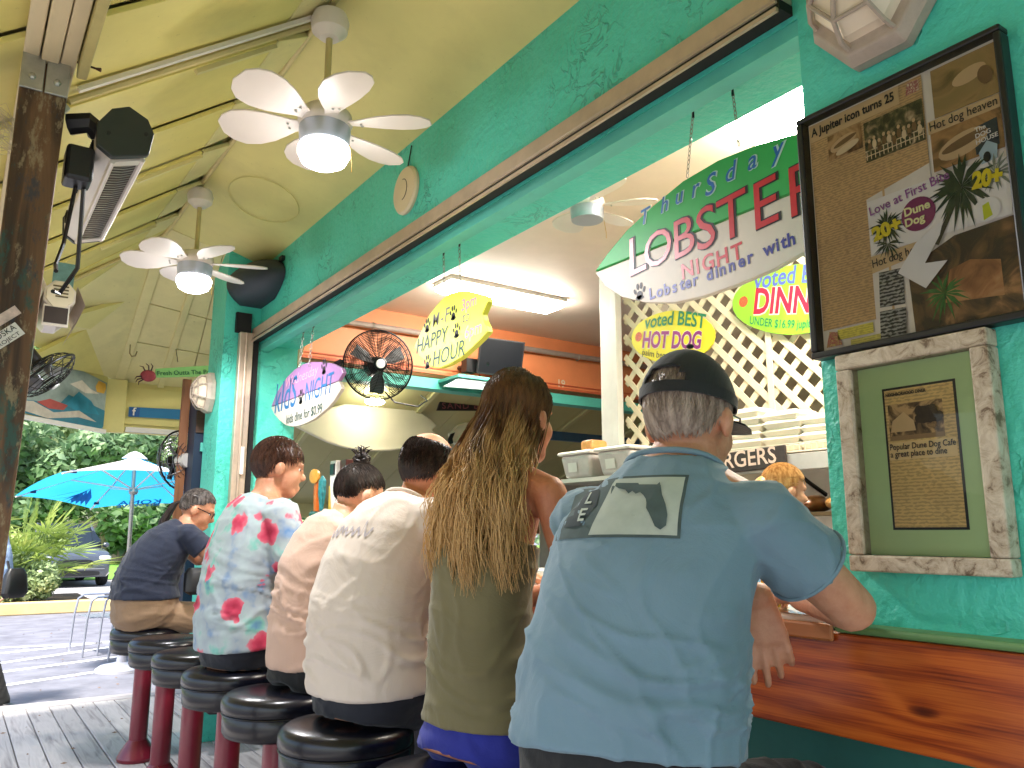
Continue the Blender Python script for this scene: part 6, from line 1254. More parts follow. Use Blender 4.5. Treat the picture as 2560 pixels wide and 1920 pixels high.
scalp(HC_, A, .95, lambda d: d.z > thr(d.x, .45) - (.16 if d.x < -.2 else .02), HM, t, 1.06, 2600, .05, flow=lambda d: V((-.9, 0, .75)), rseed=6)
bn = MB(); bc_ = HC_ + A @ V((-.055, 0, .125))
for i in range(60):
    a = rnd.uniform(0, 6.28); ax_ = V((rnd.gauss(0, 1), rnd.gauss(0, 1), rnd.gauss(0, 1))).normalized(); u_, v_, _ = basis(ax_); rr_ = rnd.uniform(.018, .034); bn.tube([bc_ + (u_ * math.cos(a + q * .5) + v_ * math.sin(a + q * .5)) * rr_ for q in range(9)], [.004] * 8 + [.001], 4)
for i in range(14): 
    d_ = V((rnd.gauss(0, .4), rnd.gauss(0, .6), 1)).normalized(); bn.tube([bc_ + d_ * .02, bc_ + d_ * .05, bc_ + d_ * .065 + V((rnd.gauss(0, .02), rnd.gauss(0, .02), -.01))], [.004, .003, .001], 4)
bn.build('hair_bun', HM, t, True, ang=90); eyes(HC_, A, .95, t)
# --- man in floral shirt
ARM = [((1.10, 3.265, 1.315), (1.17, 3.20, 1.04), (1.47, 3.30, 1.11), (.9, .3, 0), (0, 0, -1), -1, 30), ((1.06, 3.615, 1.315), (1.16, 3.69, 1.04), (1.46, 3.60, 1.11), (.9, -.3, 0), (0, 0, -1), 1, 30)]
LG = seat_legs(1.0, 3.44, 8)
RG = [(1.02, .725, .16, .13), (1.02, .80, .182, .150), (1.01, .92, .180, .146), (1.01, 1.05, .176, .138), (1.025, 1.17, .176, .128), (1.045, 1.27, .178, .114), (1.06, 1.335, .155, .095), (1.08, 1.385, .085, .07), (1.095, 1.415, .06, .056)]
t, A, cs, trs, f, r, bd = person('brown-haired man in pale floral shirt seen in half profile', (.994, 3.44, .725), 10, RG, (1.14, 3.44, 1.525), -8, -10, SK1, ARM, LG, .0078, 1.04, (.052, .042, .03))
FL, t_, b_, mp_, L_ = custom('floral_print_cotton')
n0_ = nn(t_, 'ShaderNodeTexNoise', i_Scale=9., i_Detail=3.); L_(mp_.outputs[0], n0_.inputs['Vector']); r0_ = ramp(t_, [(.3, rgb(92, 130, 176)), (.42, rgb(160, 172, 180)), (.55, rgb(170, 186, 188)), (.62, rgb(126, 188, 176)), (.72, rgb(80, 120, 166))]); L_(n0_.outputs[0], r0_.inputs[0])
va_ = nn(t_, 'ShaderNodeVectorMath', operation='MULTIPLY_ADD'); nd_ = nn(t_, 'ShaderNodeTexNoise', i_Scale=22., i_Detail=2.); L_(mp_.outputs[0], nd_.inputs['Vector']); va_.inputs[1].default_value = (.05, .05, .05); L_(nd_.outputs['Color'], va_.inputs[0]); L_(mp_.outputs[0], va_.inputs[2])
vo_ = nn(t_, 'ShaderNodeTexVoronoi', i_Scale=10.5); L_(va_.outputs[0], vo_.inputs['Vector']); rv_ = ramp(t_, [(.0, (1, 1, 1)), (.48, (1, 1, 1)), (.53, (0, 0, 0))]); L_(vo_.outputs['Distance'], rv_.inputs[0])
sc_ = nn(t_, 'ShaderNodeSeparateColor'); L_(vo_.outputs['Color'], sc_.inputs[0]); gt_ = nn(t_, 'ShaderNodeMath', operation='GREATER_THAN', i_1=.4); L_(sc_.outputs[0], gt_.inputs[0]); mm_ = nn(t_, 'ShaderNodeMath', operation='MULTIPLY'); L_(rv_.outputs[0], mm_.inputs[0]); L_(gt_.outputs[0], mm_.inputs[1])
rc_ = ramp(t_, [(.1, rgb(160, 26, 60)), (.34, rgb(200, 62, 92)), (.54, rgb(218, 122, 138))]); L_(vo_.outputs['Distance'], rc_.inputs[0]); mx_ = nn(t_, 'ShaderNodeMix', data_type='RGBA'); L_(mm_.outputs[0], mx_.inputs[0]); L_(r0_.outputs[0], mx_.inputs[6]); L_(rc_.outputs[0], mx_.inputs[7]); L_(mx_.outputs[2], b_.inputs['Base Color']); b_.inputs['Roughness'].default_value = .8
shirt(t, trs, ARM, FL, 1, 8, .018, .72, .0085, folds(.95, .008, 21., .3), (.078, .08), cs=V((1.05, 3.44, 1.305)))
trousers(t, trs, LG, DENIM, 4); shoes(t, LG, 8, SHOE); HC_ = V((1.14, 3.44, 1.525))
scalp(HC_, A, 1.04, lambda d: d.z > thr(d.x, .52) - .03, hairmat('short_brown_hair', rgb(46, 28, 20), rgb(78, 50, 36)), t, 1.06, 2800, .034, flow=lambda d: V((-.2 if d.x < .3 else .5, 0, -1)), rseed=8)
eyes(HC_, A, 1.04, t)
# --- woman in navy
ARM = [((1.15, 5.03, 1.235), (1.31, 4.98, 1.085), (1.47, 5.10, 1.11), (.9, .3, 0), (0, 0, -1), -1, 35), ((1.12, 5.31, 1.235), (1.30, 5.36, 1.085), (1.44, 5.22, 1.11), (.9, -.3, 0), (0, 0, -1), 1, 35)]
LG = seat_legs(1.0, 5.17, -6)
RG = [(1.0, .725, .18, .15), (.985, .79, .215, .185), (.97, .88, .205, .175), (.97, .99, .185, .155), (1.01, 1.09, .175, .145), (1.07, 1.18, .165, .125), (1.125, 1.24, .13, .095), (1.165, 1.285, .065, .06), (1.18, 1.305, .05, .05)]
t, A, cs, trs, f, r, bd = person('grey-haired woman with ponytail in navy tee and khaki trousers bent forward', (.994, 5.17, .725), -4, RG, (1.228, 5.17, 1.385), -18, -24, SK1, ARM, LG, .0085, 1.0, (.048, .040, .028))
shirt(t, trs, ARM, cloth('navy_tee', rgb(22, 32, 54), .1), 2, 8, .016, .55, .009, folds(.98, .006, 31., .3), (.070, .072), cs=V((1.11, 5.17, 1.22)))
trousers(t, trs, LG, cloth('khaki_twill', rgb(140, 114, 88), .1), 4, ease=.002); shoes(t, LG, -6, SHOE); HC_ = V((1.228, 5.17, 1.385)); 
scalp(HC_, A, 1., lambda d: d.z > thr(d.x, .5) - .02, hairmat('salt_grey_hair', rgb(40, 34, 32), rgb(110, 102, 98)), t, 1.05, 1100, .05, flow=lambda d: V((-1, 0, .1)), rseed=9)
pt = MB()
for i in range(160):
    a = rnd.uniform(0, 6.28); o_ = V((math.cos(a), math.sin(a), 0)) * rnd.uniform(0, .02); p0 = HC_ + A @ V((-.10, 0, .02)); pt.tube([p0 + o_ * .5, p0 + V((-.05, 0, -.02)) + o_, p0 + V((-.10, .01, -.12)) + o_ * 1.4, p0 + V((-.14, .02, -.24 - rnd.uniform(0, .08))) + o_], [.004, .004, .0035, .001], 4)
pt.build('ponytail', hairmat('dark_pony_hair', rgb(30, 24, 24), rgb(60, 50, 48)), t, True, ang=90)
gm = MB(); gm.tube([HC_ + A @ V((.0, s_ * .082, .012)) for s_ in (-1,)] + [HC_ + A @ V((.085, -.062, .010))], .003, 5); gm.build('glasses', BLACKM, t)
for s_ in (-1, 1): MB().tube([HC_ + A @ V((.098 - abs(a_) * .0, s_ * .034 + .024 * math.cos(a_), .004 + .018 * math.sin(a_))) for a_ in [i * math.pi / 6 for i in range(12)]], .002, 5, close=True).build('glasses', BLACKM, t)
bp_ = MB(); bp_.loft([ring((1.23, 5.0, z), V((1, 0, 0)), V((0, 1, 0)), a, b, 16, .6) for z, a, b in ((.90, .06, .035), (.92, .09, .05), (1.02, .09, .05), (1.05, .07, .035))]); o = bp_.build('hip_bag', BLACK, smooth=True); tag(o, 'black hip bag on the lap of the woman in navy', 'bag')
eyes(HC_, A, 1., t)
# --- bartender
ARM = [((3.06, 2.145, 1.215), (3.0, 2.02, 1.02), (3.16, 2.02, 1.17), (.4, 0, .9), (0, 1, 0), -1, 30), ((2.98, 2.43, 1.215), (3.05, 2.52, .98), (3.24, 2.42, 1.04), (.9, -.2, 0), (0, 0, -1), 1, 30)]
LG = [((3.02, 2.2, .80), (3.03, 2.2, .42), (3.02, 2.2, .06)), ((3.02, 2.38, .80), (3.03, 2.38, .42), (3.02, 2.38, .06))]
RG = [(3.02, .74, .15, .11), (3.02, .84, .17, .13), (3.02, .95, .145, .11), (3.02, 1.08, .145, .11), (3.02, 1.17, .145, .10), (3.02, 1.23, .12, .08), (3.02, 1.28, .06, .055), (3.02, 1.30, .048, .048)]
t, A, cs, trs, f, r, bd = person('blonde bartender in a light blue tee behind the counter', (3.02, 2.29, -.02), -20, RG, (3.03, 2.29, 1.435), -25, -8, SK3, ARM, LG, .0085, .95, (.042, .035, .026), group='bar staff')
shirt(t, trs, ARM, cloth('pale_blue_tee', rgb(160, 194, 226), .06), 1, 7, .014, .6, .009, folds(.98, .005, 41.), (.06, .062), cs=V((3.02, 2.29, 1.2)))
trousers(t, trs, LG, DENIM, 4); shoes(t, LG, -20, SHOE); HC_ = V((3.03, 2.29, 1.435))
scalp(HC_, A, .95, lambda d: d.z > thr(d.x, .5) - .1, hairmat('blonde_hair', rgb(176, 124, 70), rgb(226, 184, 124)), t, 1.07, 1300, .05, flow=lambda d: V((-1, 0, -.2)), rseed=10); eyes(HC_, A, .95, t)
MB().ell(HC_ + A @ V((-.105, 0, .0)), (.04, .04, .05)).build('hair_knot', MATS['blonde_hair'], t, True)
# --- passer-by at the left edge
LG = [((.22, 7.86, .82), (.30, 7.8, .42), (.48, 7.78, -.06)), ((.20, 8.05, .82), (.22, 8.05, .42), (.22, 8.1, -.06))]
ARM = [((.30, 7.78, 1.33), (.38, 7.72, 1.08), (.42, 7.74, .86), (0, 0, -1), (-1, 0, 0), 1, 30), ((.12, 8.14, 1.33), (.1, 8.2, 1.06), (.16, 8.1, .86), (0, 0, -1), (-1, 0, 0), 1, 30)]
RG = [(.21, .76, .15, .12, 7.96), (.21, .86, .18, .14, 7.96), (.21, 1.0, .16, .12, 7.96), (.21, 1.15, .165, .12, 7.96), (.21, 1.28, .165, .11, 7.96), (.21, 1.36, .12, .08, 7.96), (.21, 1.42, .05, .05, 7.96)]
t, A, cs, trs, f, r, bd = person('passer-by with black bag and boots cut off by the left edge', (.21, 7.96, -.15), -60, RG, (.22, 7.95, 1.58), -60, 0, SK3, ARM, LG, .010, 1., group='passers-by')
shirt(t, trs, ARM, cloth('pale_denim_shirt', rgb(142, 168, 206), .1), 1, 7, .016, 2, .011, folds(1.0, .004, 51.), (.065, .06), cs=V((.21, 7.96, 1.3))); trousers(t, trs, LG, BLK, 4); shoes(t, [(a, b, V(c) + V((.0, 0, .0))) for a, b, c in LG], -40, BLACK)
scalp(V((.22, 7.95, 1.58)), A, 1., lambda d: d.z > thr(d.x), MATS['short_brown_hair'], t, 1.05, 500, .03)
bag = thing('shoulder_bag', 'black shoulder bag hanging beside the passer-by at the left edge', 'bag', (.48, 7.7, .78)); mb = MB(); mb.loft([ring((.47, 7.68, z), V((.8, .6, 0)), V((-.6, .8, 0)), a, b, 18, .6) for z, a, b in ((.74, .08, .03), (.78, .11, .05), (.92, .09, .04), (.97, .06, .02))]); mb.build('pouch', BLACK, bag, True); MB().tube([(.42, 7.66, .96), (.36, 7.74, 1.2), (.28, 7.8, 1.38)], .01, 6).build('strap', BLACK, bag)
MB().tube([(1.62, .9, .24), (1.62, 5.3, .24)], .022, 12).build('foot_rail', M('dull_brass_rail', rgb(120, 92, 50), .35, metal=.8), bar, True)
# ------------------------------------------------------------------ outside: umbrella, chairs, cars, plants
def fabric(name, col, tr=.5):
    m, t, b, mp, L = custom(name); b.inputs['Base Color'].default_value = c4(col); b.inputs['Roughness'].default_value = .8
    ts = nn(t, 'ShaderNodeBsdfTranslucent'); ts.inputs[0].default_value = c4(col); mx = nn(t, 'ShaderNodeMixShader', i_0=tr); L(b.outputs[0], mx.inputs[1]); L(ts.outputs[0], mx.inputs[2]); L(mx.outputs[0], t.nodes['Material Output'].inputs[0])
    return m
CY = fabric('cyan_canvas', rgb(50, 168, 216)); CYW = fabric('sunlit_canvas', rgb(226, 232, 232), .35); CYD = fabric('deep_blue_print', rgb(10, 110, 170))  # sun on the cyan canvas painted as white: near panel and vent cap
um = thing('patio_umbrella', 'cyan patio umbrella, near panel and cap whitened as if sunlit, with mirrored beer lettering', 'umbrella', (1.6, 9.47, -.15))
ap = V((1.56, 9.45, 2.06)); co = [V((.80, 8.5, 1.80)), V((1.80, 8.42, 1.83)), V((2.62, 9.35, 1.74)), V((2.30, 10.45, 1.60)), V((1.31, 10.5, 1.525)), V((.50, 9.45, 1.61))]
for i in range(6):
    a, b = co[i], co[(i + 1) % 6]; n_ = 6; mb = MB(); idx = []
    for r_ in range(n_ + 1):
        row = []
        for c_ in range(r_ + 1):
            t_ = r_ / n_; s_ = c_ / r_ if r_ else 0; p = ap.lerp(a.lerp(b, s_), t_); p.z -= .05 * math.sin(math.pi * t_) * .6 + .04 * t_ * math.sin(math.pi * s_) * -.6; row.append(len(mb.v)); mb.v.append(p)
        idx.append(row)
    for r_ in range(n_):
        for c_ in range(r_ + 1):
            mb.f.append((idx[r_][c_], idx[r_ + 1][c_], idx[r_ + 1][c_ + 1]))
            if c_ < r_: mb.f.append((idx[r_][c_], idx[r_ + 1][c_ + 1], idx[r_][c_ + 1]))
    mb.build('canopy_panel', CYW if i == 0 else CY, um, True, ang=80)
    MB().tube([ap + V((0, 0, -.03)), a + V((0, 0, -.015))], .009, 6).build('rib', WHITEP, um); MB().tube([V((1.575, 9.46, 1.70)), ap.lerp(a, .55) + V((0, 0, -.03))], .008, 6).build('strut', WHITEP, um)
    MB().box(ap.lerp(a, .86) + V((0, 0, -.02)), (.05, .05, .03)).build('rib_clip', M('navy_clip', rgb(20, 40, 90), .5), um)
MB().lathe([(.13, -.03), (.06, .03), (.01, .05)], ap, n=16).build('vent_cap', CYW, um, True)
MB().tube([(1.6, 9.47, -.1), (1.562, 9.455, 2.03)], .021, 12).build('pole', M('umbrella_pole_metal', rgb(190, 180, 172), .35, metal=.6), um, True)
MB().lathe([(.035, -.03), (.05, 0), (.035, .04)], (1.575, 9.46, 1.68), n=14).build('hub', STEEL, um, True)
MB().lathe([(.24, -.149), (.24, -.12), (.20, -.09), (.05, -.06), (.03, .1)], (1.6, 9.47, 0), n=32).build('base', M('grey_umbrella_base', rgb(176, 176, 186), .5), um, True)
pa, pb = co[3], co[4]; pu = (pb - pa).normalized(); pm = (pa + pb) / 2; pn_ = (ap - pm); pv = (pn_ - pu * pn_.dot(pu)).normalized(); PW = (pu, pv, pu.cross(pv))
for s_, wd, k in (('KONA', .46, .16), ('BIG WAVE', .46, .06)):
    text(s_, pm - pu * wd / 2 + pv * k + V((0, 0, -.055 if k > .1 else -.035)), CYD, um, PW, width=wd, bold=.02, lift=0, hscale=.9 if k > .1 else .8)
pm2 = (co[4] + co[5]) / 2; 
for i in range(9):
    a_ = ap.lerp(pm2, .55 + .05 * (i % 4)) + V((0, 0, -.075)); b_ = co[4].lerp(co[5], .15 + .08 * i).lerp(ap, .10) + V((0, 0, -.045)); c_ = (a_ + b_) / 2; s_ = (b_ - a_).cross(V((0, 0, 1))).normalized() * .035
    MB().add([a_, c_ + s_, b_, c_ - s_], [(0, 1, 2, 3)]).build('leaf_print', CYD, um)
# metal chairs
def make_chair(lb):
    c = thing('metal_chair', lb, 'chair', (0, 0, 0), 'metal cafe chairs'); T_ = M('satin_chair_tube', rgb(170, 172, 184), .35, metal=.7)
    for s_ in (-1, 1):
        MB().tube([(-.27, s_ * .27, 0), (-.25, s_ * .27, .42), (-.22, s_ * .27, .62), (-.16, s_ * .27, .665), (.12, s_ * .27, .665), (.2, s_ * .26, .64), (.24, s_ * .25, .42), (.30, s_ * .26, 0)], .013, 8).build('side_frame', T_, c, True, world=False)
    MB().tube([(.24, -.24, .43), (.30, -.23, .80), (.31, 0, .84), (.30, .23, .80), (.24, .24, .43)], .013, 8).build('back_hoop', T_, c, True, world=False)
    for k in range(6): MB().span((-.22 + k * .075, -.25, .425), (-.16 + k * .075, .25, .437)).build('seat_slat', T_, c, world=False, bevel=.003)
    for k in range(4): MB().span((.262 + k * .01, -.22, .52 + k * .075), (.272 + k * .01, .22, .57 + k * .075)).build('back_slat', T_, c, world=False, bevel=.003)
    return c
ch = make_chair('metal cafe chair further left on the striped parking lot'); ch.location = (1.62, 11.0, -.15); ch.rotation_euler = (0, 0, R(8))
c2_ = copy_tree(ch); c2_.location = (1.84, 10.50, -.15); c2_.rotation_euler = (0, 0, R(4)); c2_['label'] = 'metal cafe chair nearer the umbrella base and the stools'
# cars
TYRE = M('tyre_rubber', rgb(24, 24, 26), .8); RIM = M('alloy_rim', rgb(150, 152, 156), .3, metal=.8); CGLASS = M('car_glass', rgb(28, 36, 42), .06, var=0, spec=.8); LAMP = M('headlamp_lens', rgb(210, 216, 220), .1, metal=.3, var=.1, vs=30)
def car(lb, loc, rz, paint, H_=1.65, boxy=False, L_=4.5, Wd=.92, group='parked cars'):
    c = thing('parked_car', lb, 'car', loc, group, rz=R(rz)); hd = .98 if not boxy else 1.08
    sec = lambda y, w_, z0, z1, r_=.12: [V((w_ * sx, y, z)) for sx, z in ((-.9, z0), (-1, z0 + .12), (-1, z1 - r_), (-.93, z1 - .02), (-.7, z1), (0, z1 + .02), (.7, z1), (.93, z1 - .02), (1, z1 - r_), (1, z0 + .12), (.9, z0))]
    st = [(0, .72, .34, .62), (.06, .82, .26, .78), (.25, .89, .24, .90), (.8, .92, .23, hd - .02), (1.45, .92, .23, hd + .04), (2.6, .92, .23, hd + .05), (L_ - .5, .91, .25, hd + .03), (L_ - .08, .86, .32, hd - .05), (L_, .8, .4, hd - .2)]
    MB().loft([sec(y, w_ / .92 * Wd, a, b) for y, w_, a, b in st]).build('body', paint, c, True, world=False, bevel=.02, ang=30)
    gs = lambda y, w_, z0, z1: [V((w_ * sx, y, z)) for sx, z in ((-1, z0), (-.98, z0 + .2), (-.80, z1 - .03), (-.7, z1), (.7, z1), (.80, z1 - .03), (.98, z0 + .2), (1, z0))]
    cab = [(1.25, .84, hd, hd + .06), (1.95 if not boxy else 1.5, .80, hd, H_ - .02), (2.3, .80, hd, H_), (L_ - 1.0, .80, hd, H_ - .02), (L_ - .25 if not boxy else L_ - .1, .80, hd, hd + .12 if not boxy else H_ - .1)]
    MB().loft([gs(*q) for q in cab]).build('windows', CGLASS, c, True, world=False, ang=30)
    MB().loft([[V((.66 * sx, y, z)) for sx, z in ((-1, H_ - .012 - k), (-.9, H_ + .012 - k), (.9, H_ + .012 - k), (1, H_ - .012 - k))] for y, k in ((1.98 if not boxy else 1.52, .01), (2.3, 0), (L_ - 1.0, .01))]).build('roof', paint, c, True, world=False)
    for s_ in (-1, 1):
        MB().tube([(s_ * .80, 1.28, hd + .05), (s_ * .66, 1.96 if not boxy else 1.52, H_ - .02), (s_ * .66, L_ - 1.0, H_ - .03), (s_ * .74, L_ - .3, hd + .1)], .035, 6).build('pillar', paint, c, world=False)
        MB().loft([ring((s_ * .70, y, .74), V((1, 0, 0)), V((0, 0, 1)), a, b, 12, .6) for y, a, b in ((.02, .13, .05), (.12, .18, .07), (.3, .16, .05))]).build('headlight', LAMP, c, True, world=False)
        MB().ell((s_ * 1.02, 1.55, hd + .08), (.09, .06, .07)).build('wing_mirror', paint, c, True, world=False)
        for y in (.85, L_ - .85):
            w_ = MB().lathe([(.20, -.1), (.33, -.1), (.35, -.07), (.35, .07), (.33, .1), (.20, .1)], (s_ * .83, y, .35), (s_, 0, 0), 24).build('wheel', TYRE, c, True, world=False); MB().lathe([(.21, .0), (.20, .09), (.05, .07)], (s_ * .83, y, .35), (s_, 0, 0), 12).build('rim', RIM, w_, True, world=False)
        MB().ell((s_ * .66, .04, .42), (.09, .03, .05)).build('fog_lamp', LAMP, c, True, world=False)
    MB().loft([ring((0, y, .60), V((1, 0, 0)), V((0, 0, 1)), a, b, 16, .5) for y, a, b in ((-.01, .42, .10), (.05, .46, .12))]).build('grille', BLACK, c, world=False)
    MB().loft([ring((0, y, .36), V((1, 0, 0)), V((0, 0, 1)), a, b, 16, .5) for y, a, b in ((-.005, .6, .06), (.08, .66, .08))]).build('lower_grille', BLACK, c, world=False); MB().span((-.7, -.03, .455), (.7, .05, .485)).build('bumper_trim', RIM, c, world=False, bevel=.01)
    return c
car('dark grey crossover with black grille parked behind the palmetto', (2.75, 23.9, -.146), 4, M('pearl_white_paint', rgb(74, 80, 90), .2, metal=.2, var=.04, coat=.6))
car('boxy dark grey off-roader behind the umbrella pole', (6.1, 26.0, -.146), -20, M('graphite_paint', rgb(54, 60, 64), .25, metal=.3, coat=.6), 1.85, True)
# fence and trees
fe = thing('wood_fence', 'grey weathered picket fence beyond the lawn', 'fence', (4, 44, 0)); FW = M('fence_grey_wood', rgb(146, 138, 128), .85, var=.2, vs=4)
for i in range(90): xx = -2 + i * .155; box('picket', (xx, 40, .0), (xx + .147, 40.03, 1.72 + rnd.uniform(-.02, .02)), FW, fe)
for z in (.5, 1.4): box('fence_rail', (-2, 40.031, z), (12, 40.08, z + .09), FW, fe)
def leafmat(name, c1, c2, c3):
    m, t, b, mp, L = custom(name); n = nn(t, 'ShaderNodeTexNoise', i_Scale=1.4, i_Detail=4.); L(mp.outputs[0], n.inputs['Vector']); r = ramp(t, [(.32, c1), (.5, c2), (.68, c3)]); L(n.outputs[0], r.inputs[0]); L(r.outputs[0], b.inputs['Base Color']); b.inputs['Roughness'].default_value = .5
    ts = nn(t, 'ShaderNodeBsdfTranslucent'); L(r.outputs[0], ts.inputs[0]); mx = nn(t, 'ShaderNodeMixShader', i_0=.4); L(b.outputs[0], mx.inputs[1]); L(ts.outputs[0], mx.inputs[2]); L(mx.outputs[0], t.nodes['Material Output'].inputs[0]); return m
LV = [leafmat('leaf_green', rgb(110, 140, 92), rgb(150, 176, 118), rgb(190, 206, 150)), leafmat('leaf_light', rgb(134, 158, 108), rgb(172, 190, 136), rgb(206, 216, 168)), leafmat('leaf_dark', rgb(92, 124, 92), rgb(128, 158, 116), rgb(168, 190, 144))]
BARK = M('tree_bark', rgb(128, 112, 98), .9, var=.3, vs=6, bump=.5)
def leaves(mb, c, rad, n, size, rr, shell=.35, elong=2.0):
    for i in range(n):
        d_ = V((rr.gauss(0, 1), rr.gauss(0, 1), rr.gauss(0, 1))).normalized(); q = V((d_.x * rad[0], d_.y * rad[1], d_.z * rad[2])) * (1 - shell * rr.random() ** 1.5); p = V(c) + q
        u_ = V((rr.gauss(0, 1), rr.gauss(0, 1), rr.gauss(0, .7))).normalized(); w_ = u_.cross(d_ + V((rr.gauss(0, .5), rr.gauss(0, .5), rr.gauss(0, .5)))).normalized(); s_ = size * rr.uniform(.6, 1.4)
        mb.add([p - u_ * s_ * elong * .5, p + w_ * s_ * .5, p + u_ * s_ * elong * .5, p - w_ * s_ * .5], [(0, 1, 2, 3)])
def tree(lb, x, y, h, r_, lm, seed, nl=5200, size=.17, lean=0):
    rr = random.Random(seed); t = thing('leafy_tree', lb, 'tree', (x, y, -.1), 'trees beyond the lawn'); tr = MB(); o = V((x, y, -.1)); mb = MB()
    tr.tube([o, o + V((lean * .3, 0, h * .25)), o + V((lean, 0, h * .62))], [.03 * h, .024 * h, .014 * h], 10)
    k = 15
    for i in range(k):
        a = 2 * math.pi * i / k + rr.uniform(-.3, .3); hz = h * rr.uniform(.12 if i % 3 == 0 else .35, .95); e_ = o + V((lean * hz / h + math.cos(a) * r_ * rr.uniform(.25, .8), math.sin(a) * r_ * rr.uniform(.25, .8), hz)); s_ = o + V((lean * .5, 0, h * rr.uniform(.2, .55)))
        tr.tube([s_, s_.lerp(e_, .5) + V((0, 0, .2)), e_], [.010 * h, .006 * h, .003 * h], 6); q = r_ * rr.uniform(.32, .55); leaves(mb, e_, (q, q, q * .75), nl // k, size, rr, .55)
    tr.build('trunk', BARK, t, True); mb.build('crown', lm, t)
for i, (x, y, h, r_, li, lb) in enumerate(((-1.5, 43, 11, 4.2, 1, 'tall pale tree at the left behind the post'), (2.8, 45, 12, 4.4, 0, 'broad mid-green tree behind the umbrella top'), (7.0, 44, 11, 4.2, 1, 'pale leafy tree right of the umbrella'), (11.5, 45, 12, 4.6, 0, 'green tree behind the caged fan'), (.5, 38, 6.0, 2.6, 2, 'low dark tree above the palmetto'), (5.2, 37.5, 6.4, 2.8, 2, 'dark shrubby tree over the fence'), (9.2, 38, 6.5, 2.8, 0, 'bushy tree behind the off-roader'), (-5.5, 44, 11, 4.4, 0, 'green tree far left beyond the post'), (15.5, 44, 11, 4.4, 1, 'pale tree at the far right of the lot'), (4.6, 55, 15, 6, 1, 'tallest pale tree at the back'), (13, 56, 15, 6.5, 0, 'tall green tree at the back right'), (-3, 56, 15, 6.5, 2, 'tall dark tree at the back left'))):
    tree(lb, x, y, h, r_, LV[li], 100 + i, nl=6600 if y < 50 else 5200, size=.20 if y < 50 else .30, lean=rnd.uniform(-.6, .6))
wd = MB(); rr = random.Random(5)
for i in range(60): leaves(wd, (-45 + i * 1.7, 66 + rr.uniform(-3, 3), rr.uniform(1, 13)), (4, 3, 4), 170, .5, rr, .6)
for i in range(26): leaves(wd, (-14 + i * 1.3, 41.5 + rr.uniform(-.5, 1), rr.uniform(.8, 2.2)), (1.2, .9, 1.3), 420, .15, rr, .6)
tag(wd.build('far_wood', LV[2]), 'dense far green woodland filling the background', 'woodland', kind='stuff')
# palmetto clump and shrubs in the planting bed
def palmetto(lb, x, y, n, h, seed, lm):
    rr = random.Random(seed); t = thing('palmetto', lb, 'palm', (x, y, .03), 'fan palms in the planting bed')
    for i in range(n):
        a = 2 * math.pi * i / n + rr.uniform(-.3, .3); el = R(rr.uniform(28, 80)); L_ = h * rr.uniform(.55, 1.0); d_ = V((math.cos(a) * math.cos(el), math.sin(a) * math.cos(el), math.sin(el))); o = V((x, y, .03)); p = o + d_ * L_
        mb = MB(); mb.tube([o, o.lerp(p, .5) + V((0, 0, .04)), p], .009, 4); u_, v_, _ = basis(d_); tip = (d_ + V((0, 0, -.25))).normalized()
        for k in range(17):
            b_ = R(-105 + 210 * k / 16); dr = (tip * math.cos(b_) + u_ * math.sin(b_)).normalized(); e_ = p + dr * h * .42 * rr.uniform(.85, 1.05) + V((0, 0, -.10 * h * rr.random())); s_ = dr.cross(v_).normalized() * .016 * h; m_ = p.lerp(e_, .45) + V((0, 0, .01)); mb.add([p, m_ + s_, e_, m_ - s_], [(0, 1, 2, 3)])
        mb.build('frond', lm, t)
PLM = leafmat('palm_green', rgb(110, 134, 60), rgb(150, 172, 86), rgb(188, 196, 110))
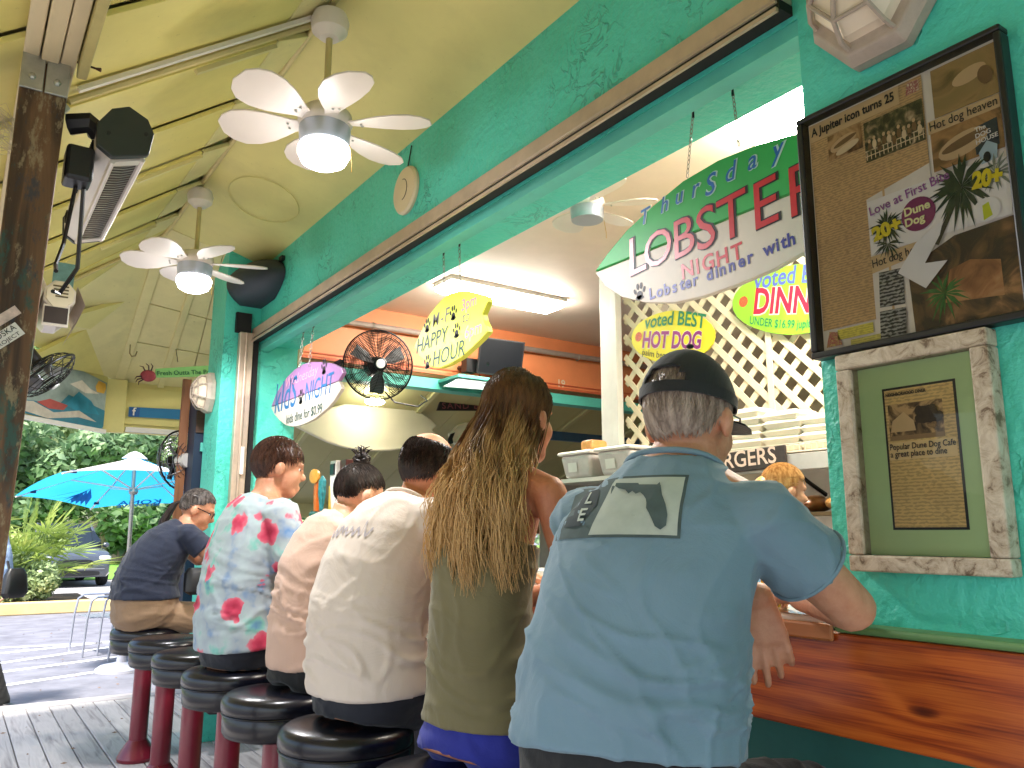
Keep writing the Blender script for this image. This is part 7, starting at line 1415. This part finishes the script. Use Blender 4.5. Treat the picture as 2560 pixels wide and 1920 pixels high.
palmetto('large pale fan palm at the left of the planting bed', 1.05, 17.9, 22, 1.75, 1, PLM); palmetto('arching fan palm in front of the dark grey crossover', 1.28, 18.5, 20, 1.6, 2, PLM); palmetto('small fan palm beside the post', .75, 17.4, 16, 1.3, 3, PLM)
def shrub(lb, x, y, r_, h, seed, lm, size=.05, n=2600):
    rr = random.Random(seed); t = thing('shrub', lb, 'shrub', (x, y, .0), 'shrubs in the planting bed'); mb = MB(); sm = MB()
    for i in range(9):
        a = rr.uniform(0, 6.28); q = r_ * rr.uniform(.1, .65); c = V((x + math.cos(a) * q, y + math.sin(a) * q, h * rr.uniform(.35, .85))); sm.tube([(x, y, 0), ((x + c.x) / 2, (y + c.y) / 2, c.z * .6), c], [.012, .009, .004], 5); leaves(mb, c, (r_ * .45, r_ * .45, h * .28), n // 9, size, rr, .7, 1.8)
    sm.build('stem', BARK, t); mb.build('foliage', lm, t)
shrub('leafy shrub with small leaves left of the dark grey crossover', 1.35, 17.3, .62, .95, 11, LV[1]); shrub('fresh green shrub at the kerb beside the passer-by', 1.05, 17.15, .5, .55, 12, LV[1], .045); shrub('low green shrub at the kerb edge', 1.5, 17.3, .40, .45, 13, LV[0], .045)
shrub('small yellow-green shrub between the car and the umbrella pole', 3.2, 18.2, .45, .75, 14, PLM, .05, 1600)
bed2 = box('planting_bed_island', (2.75, 17.5, -.15), (3.9, 18.8, .02), MATS['mulch_soil'], bevel=.02); tag(bed2, kind='structure')
# fallen leaves and debris on the lot and deck
db = MB(); rr = random.Random(9)
for i in range(150):
    x, y = rr.uniform(.1, 2.4), rr.uniform(4.2, 14); z = .006 if y < 7.0 and x < 1.6 else -.142
    a = rr.uniform(0, 6.28); s_ = rr.uniform(.006, .02); db.add([(x + s_ * math.cos(a), y + s_ * math.sin(a), z + .003), (x + .4 * s_ * math.sin(a), y - .4 * s_ * math.cos(a), z + .006), (x - s_ * math.cos(a), y - s_ * math.sin(a), z + .002), (x - .4 * s_ * math.sin(a), y + .4 * s_ * math.cos(a), z)], [(0, 1, 2, 3)])
tag(db.build('leaf_litter', M('dry_leaf', rgb(120, 92, 66), .8, var=.3, vs=30)), 'scattered dry leaf bits on the deck and parking lot', 'leaf litter', kind='stuff')
